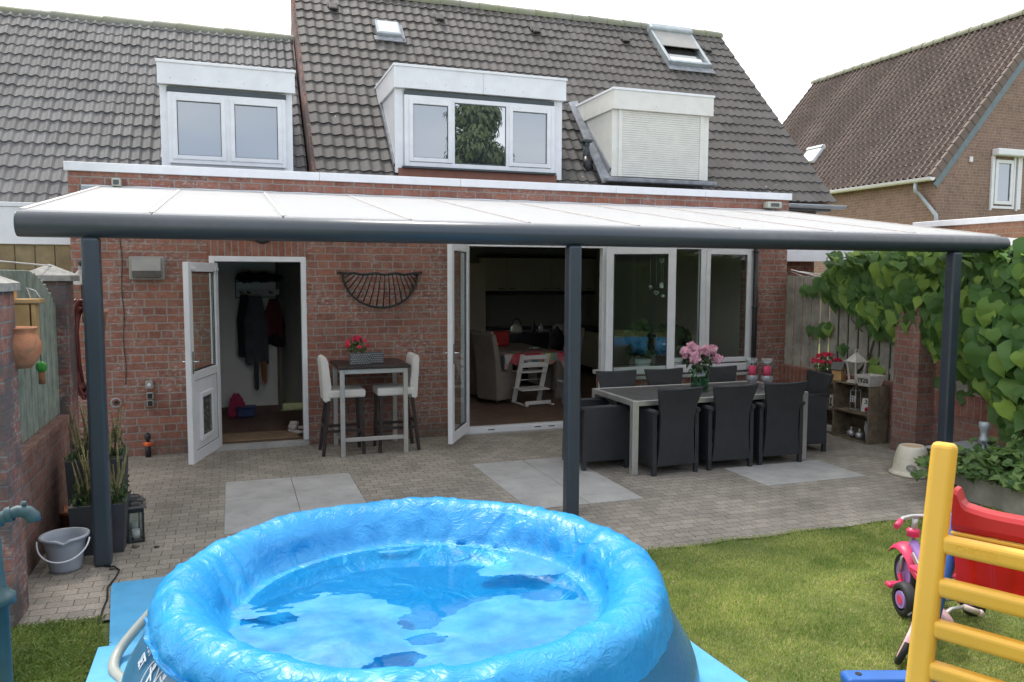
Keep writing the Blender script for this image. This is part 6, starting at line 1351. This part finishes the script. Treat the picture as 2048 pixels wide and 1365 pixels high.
# (radial offset from ring centre, z) outer hem -> over the top -> inner wall -> basin
hem=[(.135,-.13),(.140,-.07)]; arc=[(.125*math.cos(b),.118*math.sin(b)) for b in [R(-8+11*k) for k in range(10)]]
inner=[(-.045,.107),(-.085,.080),(-.118,.045),(-.147,.008),(-.172,-.030),(-.196,-.066),(-.215,-.095)]
prof=hem+arc+inner; nin=60
P=[]
for i in range(NA):
    a=2*PI*i/NA; ca,sa=math.cos(a),math.sin(a); row=[]
    hemd=.05*noise.noise(Vector((ca*2.3,sa*2.3,5))); dg=math.degrees(a); hl=max(0,1-((dg-198)/24)**2)**.5 if abs(dg-198)<24 else 0; hemd+=.125*min(1,hl*1.5)
    for j,(dr,dz) in enumerate(prof):
        k=j/len(prof)
        cc_,ss_=ca*5,sa*5; w=noise.noise(Vector((ca*3.2,sa*3.2,k*1.5)))*.016+math.exp(-abs(noise.noise(Vector((ca*6+.9*noise.noise(Vector((ca*4,sa*4,k*4))),sa*6+k*.6,k*1.8))))/.13)*.010+math.exp(-abs(noise.noise(Vector((ca*11,sa*11+k,k*3+4))))/.12)*.004+fbm(ca*8,sa*8,k*4,2)*.007
        # pleats radiating on the inner wall
        if k>.5: w+=.022*noise.noise(Vector((ca*9,sa*9,k)))*(k-.5)*2
        r=PR+dr; z=PZ+dz
        if j<2: z+=hemd*(1 if j==0 else .55)+( .0 if j else -.02*(1+noise.noise(Vector((ca*12,sa*12,2)))))
        nr=math.atan2(dz,dr) if dz>-.02 else 0
        r+=w*math.cos(nr); z+=w*math.sin(nr)*1.0
        row.append((PC.x+r*ca,PC.y+r*sa,z))
    rin=PR-.215
    for j in range(1,nin+1):
        q=1-j/nin*.999; r=rin*q; x,y=PC.x+r*ca,PC.y+r*sa
        h=-.048+.025*noise.noise(Vector((x*1.6,y*1.6,4)))-.03*(1-q)
        zc=WZ+h; zw=PZ-.095
        k=min(1,(1-q)/.22); k=k*k*(3-2*k); z=zw*(1-k)+zc*k
        row.append((x,y,z+.006*fbm(x,y,3,3,5)*k))
    P.append(row)
mb=MB(); mb.grid(P,closed_u=True); cov=mb.build('cover_sheet','liner',pool)
mb=MB(); mb.cyl(PC+Vector((0,0,WZ-.001)),PC+Vector((0,0,WZ)),PR-.08,n=96,cap=False)
ring_=[mb.bm.verts.new((PC.x+(PR-.10)*math.cos(2*PI*i/96),PC.y+(PR-.10)*math.sin(2*PI*i/96),WZ)) for i in range(96)]; mb2=MB(); mb.bm.free(); mb.bm=bmesh.new(); mb.bm.faces.new([mb.bm.verts.new((PC.x+(PR-.10)*math.cos(2*PI*i/96),PC.y+(PR-.10)*math.sin(2*PI*i/96),WZ)) for i in range(96)]); mb.build('water','water',pool,fix=False)
# loose parts of the cover sheet floating on the water
def fmask(x,y):
    v=.006+.062*fbm(x*1.1+.15*noise.noise(Vector((x*5,y*5,1))),y*3.0,9.2,5,1.9)
    for (gx,gy,gs,ga) in PATCH: v+=ga*math.exp(-((x-gx)**2+(y-gy)**2)/(gs*gs))
    return v
mb=MB(); st=.0085; n_=int(2*(PR-.2)/st)+1; vs={}; Rw=PR-.205
def fv(i,j):
    if (i,j) not in vs:
        x=PC.x-Rw+i*st; y=PC.y-Rw+j*st; m_=max(0,fmask(x,y)); lift=.035*math.exp(-((x-.42)**2/.05+(y+6.28)**2/.03))
        vs[(i,j)]=mb.bm.verts.new((x,y,WZ+.0015+min(.006,m_*.3)+lift+.003*fbm(x,y,7,3,9)*min(1,m_*40)))
    return vs[(i,j)]
for i in range(n_):
    for j in range(n_):
        x=PC.x-Rw+(i+.5)*st; y=PC.y-Rw+(j+.5)*st
        if math.hypot(x-PC.x,y-PC.y)<Rw and fmask(x,y)>0: 
            f=mb.bm.faces.new((fv(i,j),fv(i+1,j),fv(i+1,j+1),fv(i,j+1))); f.smooth=True
M['film']=filmmat()
mb.build('floating_film','film',pool,fix=False)
# printed emblem and lettering on the vinyl, lower left
M['print']=mat('white_print',(.62,.66,.70),.5,var=.04)
def wrap(u,z,off=.004):      # u metres along the wall from azimuth A0
    a=A0+u/1.37; r=wallr(z-.02)+off; return Vector((PC.x+r*math.cos(a),PC.y+r*math.sin(a),z))
A0=R(190)
def ringprint(u,z,r,wd):
    mb=MB(); P=[[wrap(u+(r+dw)*math.cos(b),z+(r+dw)*math.sin(b)) for dw in (0,wd)] for b in [2*PI*k/40 for k in range(40)]]; mb.grid(P,closed_u=True); return mb
ringprint(.17,.40,.062,.007).build('emblem_ring','print',pool); ringprint(.31,.41,.062,.007).build('emblem_ring','print',pool)
for u0,k in ((.16,0),(.30,1)):      # small running figures: head, body, limbs
    mb=MB(); z0=.395+.01*k
    P=[[wrap(u0+dr*math.cos(b),z0+.045+dr*math.sin(b)) for dr in (.001,.016)] for b in [2*PI*q/16 for q in range(16)]]; mb.grid(P,closed_u=True)
    for (a1,b1,a2,b2,w_) in ((0,.028,.008,-.02,.016),(0,.02,.04,.005,.009),(0,.02,-.035,.03,.009),(.005,-.015,-.03,-.055,.011),(.008,-.015,.04,-.045,.011)):
        L_=math.hypot(a2-a1,b2-b1); nx2,nz2=-(b2-b1)/L_*w_/2,(a2-a1)/L_*w_/2
        P=[[wrap(u0+a1+(a2-a1)*s+sg*nx2,z0+b1+(b2-b1)*s+sg*nz2) for sg in (-1,1)] for s in (0,.5,1)]; mb.grid(P)
    mb.build('emblem_figure','print',pool)
def wtext(s,size,u,z,name):
    me=text_mesh(s,size,0,.002); 
    for v in me.vertices: v.co=wrap(u+v.co.x,z+v.co.y,.005)-PC
    me.materials.clear(); me.materials.append(M['print']); o=bpy.data.objects.new(name,me); COL.objects.link(o); o.parent=pool
wtext('EASY',.06,-.02,.455,'lettering'); wtext('SET',.06,-.02,.395,'lettering')
# cloudy filter hose
mb=MB(); pts=[]; ctrl=[(-.30,-5.15,.38),(-.47,-5.17,.22),(-.60,-5.28,.10),(-.62,-5.42,.06),(-.56,-5.56,.05),(-.50,-5.72,.05),(-.50,-5.9,.05),(-.56,-6.1,.05),(-.70,-6.35,.05)]
C3=[Vector(c) for c in ctrl]
for i in range(len(C3)-1):
    p0,p1,p2,p3=C3[max(0,i-1)],C3[i],C3[i+1],C3[min(len(C3)-1,i+2)]
    for k in range(30):
        t_=k/30; pts.append(.5*((2*p1)+(p2-p0)*t_+(2*p0-5*p1+4*p2-p3)*t_**2+(3*p1-p0-3*p2+p3)*t_**3))
mb.tube(pts,.025,12,rs=[.025+.0025*(i%2) for i in range(len(pts))]); tag(mb.build('filter_hose','poolhose'),'cloudy ribbed filter hose curling out beside the pool onto the ground sheet','hose')
# ================================================================ toy slide (yellow ladder, red platform, blue feet)
slide=thing('toy_slide',(2.75,-7.3,0),'toddler slide with a yellow ladder, red tub platform and blue feet','slide')
rung=Vector((.4535,-.891,0)); top=Vector((2.70,-7.37,1.40)); bot=Vector((2.52,-7.43,0)); out=Vector((-.89,-.45,0))
Wd=.50
def rail(p,q):
    mb=MB(); d=(q-p).normalized(); a=out.copy(); b=rung
    w1=.105; pts=[]
    m=Matrix((b,d.cross(b).normalized(),d)).transposed().to_4x4(); m.translation=(p+q)/2; L_=(q-p).length
    mb.box(-.047,.047,-.032,.032,-L_/2,L_/2,.024,4,mtx=m); return mb
rail(bot,top).build('ladder_rail','yellow',slide); rail(bot+rung*Wd,top+rung*Wd).build('ladder_rail','yellow',slide)
for i,z in enumerate((1.00,.83,.665,.50,.335,.17)):
    p=bot+(top-bot)*(z/1.40)+rung*.03; q=p+rung*(Wd-.06); mb=MB()
    d=rung; n_=Vector((0,0,1)); m=Matrix((Vector((-.891,-.4535,0)),n_,d)).transposed().to_4x4()
    m=Matrix((Vector((.891,.4535,0)),Vector((0,0,1)),-rung)).transposed().to_4x4(); m.translation=(p+q)/2
    mb.box(-.030,.030,-.038,.038,-(q-p).length/2,(q-p).length/2,.022,4,mtx=m); r_=mb.build('rung','yellow',slide)
    if i==0:
        mt=Matrix((rung,Vector((0,0,1)),Vector((-.891,-.4535,0)))).transposed().to_4x4(); mt.translation=p+rung*.125+Vector((-.891,-.4535,0))*.0295+Vector((0,0,.004))
        text_obj('CHICCO',.036,'yellow',r_,mt,'embossed_lettering',.0018,.001)
# red tub platform beyond the ladder
B0=Vector((2.93,-6.93,0)); U=rung; Vv_=Vector((.891,.4535,0))
fm=Matrix((U,Vv_,Vector((0,0,1)))).transposed().to_4x4()
def PM(o): m=fm.copy(); m.translation=o; return m
B0=top+Vector((.891,.4535,0))*.16-rung*.0; B0.z=0
mb=MB(); 
# rim with raised horn at the left end
prof=[]; W2=.62
topz=lambda u: 1.10+.06*math.exp(-(u/.028)**4)+.06*math.exp(-((u-W2)/.028)**4)+.02*math.exp(-(u/.09)**2)
rows=[]
for i in range(41):
    u=W2*i/40; tz_=topz(u)
    sec=[(.0,1.0),(-.012,1.01),(-.018,1.03),(-.014,tz_-.02),(.0,tz_-.004),(.02,tz_),(.06,tz_),(.075,tz_-.01),(.08,tz_-.04),(.08,1.0)]
    rows.append([B0+U*u+Vv_*a+Vector((0,0,z)) for a,z in sec])
mb.grid(rows,smooth=False); mb.face(rows[0]); mb.face(rows[-1][::-1]); mb.build('platform_rim','redp',slide)
mb=MB(); mb.box(0.0,W2,-.02,-.0,.985,.999,.003,1,mtx=PM(B0)); mb.build('seam_edge','orange' if 0 else 'yellow',slide)
mb=MB(); rows=[]
for i in range(101):
    u=.01+(W2-.02)*i/100; rib=.010 if (u/.075)%1<.5 else 0; rib=.5*(1+math.tanh(6*math.sin(2*PI*u/.15)))*.014
    rows.append([B0+U*(u*(1-.04*(1-s))+.012*(1-s))+Vv_*(.0-rib+.10*(1-s)**2+.004)+Vector((0,0,.70+.283*s)) for s in (0,.15,.4,.7,1)])
mb.grid(rows); mb.build('ribbed_back','redt',slide,fix=False)
mb=MB(); mb.box(0.02,W2-.02,.11,.50,.70,.715,.006,1,mtx=PM(B0)); mb.build('platform_floor','redp',slide)
for u in (.01,W2-.03):
    mb=MB(); mb.prism([B0+U*u+Vv_*a+Vector((0,0,z)) for a,z in ((.05,.72),(.5,.72),(.5,.92),(.08,1.0))],U*.02); mb.build('side_panel','redp',slide)
# chute running down away from the viewer
mb=MB(); rows=[]
for i in range(25):
    s=i/24; v=.5+1.2*s; z=.74-.62*s-.10*math.sin(PI*s)*.4
    rows.append([B0+U*u+Vv_*v+Vector((0,0,z+dz)) for u,dz in ((.06,.13),(.07,.14),(.09,.02),(.14,0),(.48,0),(.53,.02),(.55,.14),(.56,.13))])
mb.grid(rows); mb.build('chute','redp',slide)
mb=MB(); mb.tube([(3.04,-7.13,1.0),(3.045,-7.12,.76),(2.93,-7.10,.30),(2.86,-7.10,.06)],.022,12); mb.build('leg','blue',slide)
mb=MB(); mb.tube([B0+U*(W2+.01)+Vv_*.12+Vector((0,0,.86)),B0+U*(W2+.02)+Vv_*.20+Vector((0,0,.05))],.022,12); mb.build('leg','blue',slide)
mb=MB(); a=Vector((2.77,-6.795,.13)); b=Vector((3.35,-6.99,.13)); m=Matrix(((b-a).normalized(),Vector((0,0,1)).cross((b-a).normalized()),Vector((0,0,1)))).transposed().to_4x4(); m.translation=(a+b)/2; L_=(b-a).length
mb.box(-L_/2,L_/2,-.055,.055,-.06,0,.02,3,mtx=m); f_=mb.build('base_bar','blue',slide)
mb=MB(); mb.cyl(a+Vector((.07,-.02,.0005)),a+Vector((.07,-.02,.003)),.016,n=16); mb.build('hole','black',f_)
mb=MB(); mb.tube([bot+Vector((0,0,.04)),Vector((2.9,-6.95,.05))],.03,10); mb.build('base_link','blue',slide)
# ================================================================ tricycle
tr=thing('tricycle',(4.02,-6.20,0),'pink and lilac toddler tricycle on the lawn behind the yellow ladder','tricycle')
Q=Matrix.Translation(Vector((4.02,-6.205,0)))@Matrix.Rotation(R(-17),4,'Z'); T3=lambda *p:Q@Vector(p)
def wheel(mb,c,r,w,n=28):     # axis along local x
    c=Vector(c); prof=[(r*.62,-w*.42),(r*.8,-w*.5),(r*.95,-w*.38),(r,-w*.15),(r,w*.15),(r*.95,w*.38),(r*.8,w*.5),(r*.62,w*.42)]
    mb.lathe(prof,(0,0,0),n,mtx=Matrix.Rotation(R(90),3,'Y')); return c
def mkwheel(name,c,r,w,hub,parent,Q,hr=.62,cap=None):
    mb=MB(); wheel(mb,(0,0,0),r,w); mb.bm.transform(Q@Matrix.Translation(Vector(c))); o=mb.build(name,'rubber',parent)
    mb=MB(); mb.cyl((-w*.44,0,0),(w*.44,0,0),r*hr,n=24); mb.bm.transform(Q@Matrix.Translation(Vector(c))); mb.build('hub',hub,o)
    if cap: 
        mb=MB(); mb.cyl((-w*.48,0,0),(w*.48,0,0),r*hr*.55,n=20); mb.bm.transform(Q@Matrix.Translation(Vector(c))); mb.build('hub_cap',cap,o)
    return o
mkwheel('wheel',(-.21,0,.105),.105,.075,'purple',tr,Q,.5,'pink'); mkwheel('wheel',(.21,0,.105),.105,.075,'purple',tr,Q,.5,'pink')
mkwheel('wheel',(0,.36,.13),.13,.06,'purple',tr,Q,.66)
mb=MB(); mb.cyl(T3(-.18,0,.105),T3(.18,0,.105),.014,n=10); mb.build('axle','steel',tr)
mb=MB(); mb.cyl(T3(.12,0,.105),T3(.165,0,.105),.025,n=12); mb.build('axle_collar','pink',tr)
mb=MB(); mb.tube([T3(0,.0,.12),T3(0,.14,.20),T3(0,.27,.33),T3(0,.30,.36)],.028,10); mb.build('frame','purple',tr)
mb=MB(); mb.bar(T3(-.03,.02,.13),T3(-.035,.25,.30),.012,.03); mb.bar(T3(.03,.02,.13),T3(.035,.25,.30),.012,.03); mb.build('frame_strip','steel',tr)
mb=MB(); mb.bar(T3(-.05,.1,.16),T3(-.05,.26,.22),.02,.035,.006); mb.build('step','pink',tr)
mb=MB(); mb.tube([T3(0,.35,.27),T3(0,.32,.36),T3(0,.30,.46),T3(0,.29,.52)],.018,10); mb.tube([T3(-.045,.36,.14),T3(-.045,.35,.24),T3(0,.345,.28),T3(.045,.35,.24),T3(.045,.36,.14)],.012,8); mb.build('steering_column','steel',tr)
mb=MB(); mb.lathe([(.02,-.03),(.042,-.022),(.036,-.005),(.044,.008),(.036,.02),(.02,.03)],T3(0,.31,.42),16); mb.build('column_ring','pink',tr)
mb=MB(); mb.tube([T3(-.17,.20,.50),T3(-.10,.26,.53),T3(-.03,.285,.535),T3(.03,.285,.535),T3(.10,.26,.53),T3(.17,.20,.50)],.013,8); mb.build('handlebar','steel',tr)
for s in (-1,1):
    mb=MB(); mb.tube([T3(s*.18,.19,.497),T3(s*.125,.24,.52)],.018,10); mb.build('grip','pink',tr)
    mb=MB(); mb.bar(T3(s*.05,.36,.13),T3(s*.05,.33,.07),.016,.03); mb.box(s*.105-.055,s*.105+.055,.28,.345,.055,.09,.014,2,mtx=Q); mb.build('pedal','pink',tr)
mb=MB(); rows=[[Q@Vector((w_*math.cos(PI*k/8),.36+.15*math.sin(b_),.14+.155*math.cos(b_)+.04*math.sin(PI*k/8))) for k in range(9)] for b_,w_ in [(R(-70+15*q),.065+.012*math.sin(PI*q/9)) for q in range(10)]]; mb.grid(rows); mb.build('mudguard','pink',tr)
mb=MB(); mb.box(-.11,.11,-.02,.16,.235,.265,.02,3,mtx=Q); mb.build('seat','pink',tr)
mb=MB(); rows=[[Q@Vector((x_,-.03-.03*(z_-.25)/.2-.05*(1-(x_/.12)**2)*0+.05*(x_/.12)**2,z_)) for z_ in (.25,.32,.38,.42)] for x_ in [-.12+.24*k/12 for k in range(13)]]; mb.grid(rows); 
rows2=[[p+Q.to_3x3()@Vector((0,.015,0)) for p in r] for r in rows]; mb.grid(rows2); mb.build('seat_back',mat('red_seat',(.6,.03,.05),.4),tr)
# ================================================================ fallen balance bike
bk=thing('balance_bike',(3.5,-6.6,0),'pale pink child bike lying on the lawn behind the yellow ladder','bicycle')
Q=Matrix.Translation(Vector((3.335,-6.62,.10)))@Matrix.Rotation(R(-52),4,'Z')@Matrix.Rotation(R(22),4,'Y')
mkwheel('wheel',(0,0,0),.105,.035,'palepink',bk,Q,.75); 
mkwheel('wheel',(.02,.42,-.0),.105,.035,'palepink',bk,Q,.75)
T4=lambda *p:Q@Vector(p)
mb=MB(); mb.tube([T4(.0,.0,.0),T4(.0,.05,.16),T4(.0,.10,.30)],.015,8); mb.build('fork','steel',bk)
mb=MB(); rows=[[Q@Vector((.028*math.cos(PI*k/6),.128*math.sin(b_),.128*math.cos(b_)+.012*math.sin(PI*k/6))) for k in range(7)] for b_ in [R(-60+15*q) for q in range(9)]]; mb.grid(rows); mb.build('mudguard','palepink',bk)
mb=MB(); mb.tube([T4(0,.08,.2),T4(0,.22,.10),T4(0,.42,0)],.018,8); mb.tube([T4(0,.22,.10),T4(0,.28,.24)],.014,8); mb.build('frame','palepink',bk)
mb=MB(); mb.bar(T4(-.03,-.02,.17),T4(-.06,-.03,.19),.02,.03,.004); mb.build('brake_lever','black',bk)
# its saddle and bar end show between the ladder rungs
c=Vector((3.75,-6.50,0)); sq=Matrix.Translation(Vector((3.67,-6.52,.20)))@Matrix.Rotation(R(60),4,'Z')@Matrix.Rotation(R(40),4,'X')
mb=MB(); b_=bmesh.new(); bmesh.ops.create_icosphere(b_,subdivisions=3,radius=1)
for v in b_.verts: v.co=sq@Vector((v.co.x*.055*(1.25-.6*v.co.y),v.co.y*.10,v.co.z*.035))
for f in b_.faces: f.smooth=True
mb.add(b_); mb.build('saddle','palepink',bk)
mb=MB(); mb.tube([(3.70,-6.48,.13),(3.85,-6.44,.16),(4.0,-6.42,.15)],.012,8); mb.build('handlebar','steel',bk)
mb=MB(); mb.tube([(3.96,-6.43,.155),(4.05,-6.46,.12)],.017,10,rs=[.016,.018]); mb.ball((4.055,-6.462,.117),.022,2); mb.build('grip',mat('cream_grip',(.6,.5,.42),.6),bk)
# ================================================================ grass
def grass(name,la,n,xr,yr,hmin,hmax,mask,seed,lean=.5,w=.0035):
    g=np.random.default_rng(seed); x=g.uniform(*xr,n); y=g.uniform(*yr,n); k=mask(x,y,g); x,y=x[k],y[k]; n=len(x)
    patch=.75+.35*np.sin(x*2.3+1.7*np.sin(y*1.9))*np.cos(y*2.7+x); h=g.uniform(hmin,hmax,n)*patch; a=g.uniform(0,2*np.pi,n); dx,dy=np.cos(a),np.sin(a); la_=g.uniform(.1,lean,n)*h*2; b=g.uniform(0,2*np.pi,n)
    w=w*g.uniform(.6,1.4,n); V=np.zeros((n,4,3),np.float32)
    V[:,0]=np.stack([x-dx*w,y-dy*w,0*x-.002],1); V[:,1]=np.stack([x+dx*w,y+dy*w,0*x-.002],1)
    V[:,2]=np.stack([x+dx*w*.4+np.cos(b)*la_*.6,y+dy*w*.4+np.sin(b)*la_*.6,h*.75],1); V[:,3]=np.stack([x-dx*w*.0+np.cos(b)*la_,y+np.sin(b)*la_,h],1)
    F_=np.arange(n*4).reshape(n,4)
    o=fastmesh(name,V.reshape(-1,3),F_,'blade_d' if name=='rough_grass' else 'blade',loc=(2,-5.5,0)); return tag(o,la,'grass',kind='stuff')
def m_lawn(x,y,g):
    edge=-4.60+.05*np.sin(x*2.1)*.6+.02*np.sin(x*9)+g.uniform(-.07,.03,len(x))
    u=(y+9.77); vis=(x<u*1.3+.9)&(x>-u*.33-.2)          # what any nearby viewpoint could see
    return (y<edge)&(np.hypot(x-PC.x,y-PC.y)>1.25)&~((x>x0-.02)&(x<x1-.0)&(y<y1)&(y>-7.6))&vis&~((x<-1.19)&(y>-4.62))
grass('lawn_grass','mown lawn with yellowish and green patches around the pool and toys',620000,(-2.2,7.6),(-8.8,-4.5),.010,.026,m_lawn,3)
grass('rough_grass','longer dark green grass, shade included in its colour, at the foot of the left brick pier',90000,(-2.2,-.68),(-7.2,-4.58),.015,.04,lambda x,y,g:(x<-.83+.115*np.clip((-4.14-y)/.95,0,1)+.015*np.sin(y*7)),5,.8,.0028)
grass('edge_weeds','tufts of weeds along the paving joints and wall feet',2600,(-1.5,6.5),(-4.6,-2.4),.008,.022,lambda x,y,g:(np.sin(x*3.1+2*np.sin(y*4))*np.cos(y*5.3+x*1.7)>.90)|((y<-4.45)&(g.random(len(x))<.6)),8,.9,.004)
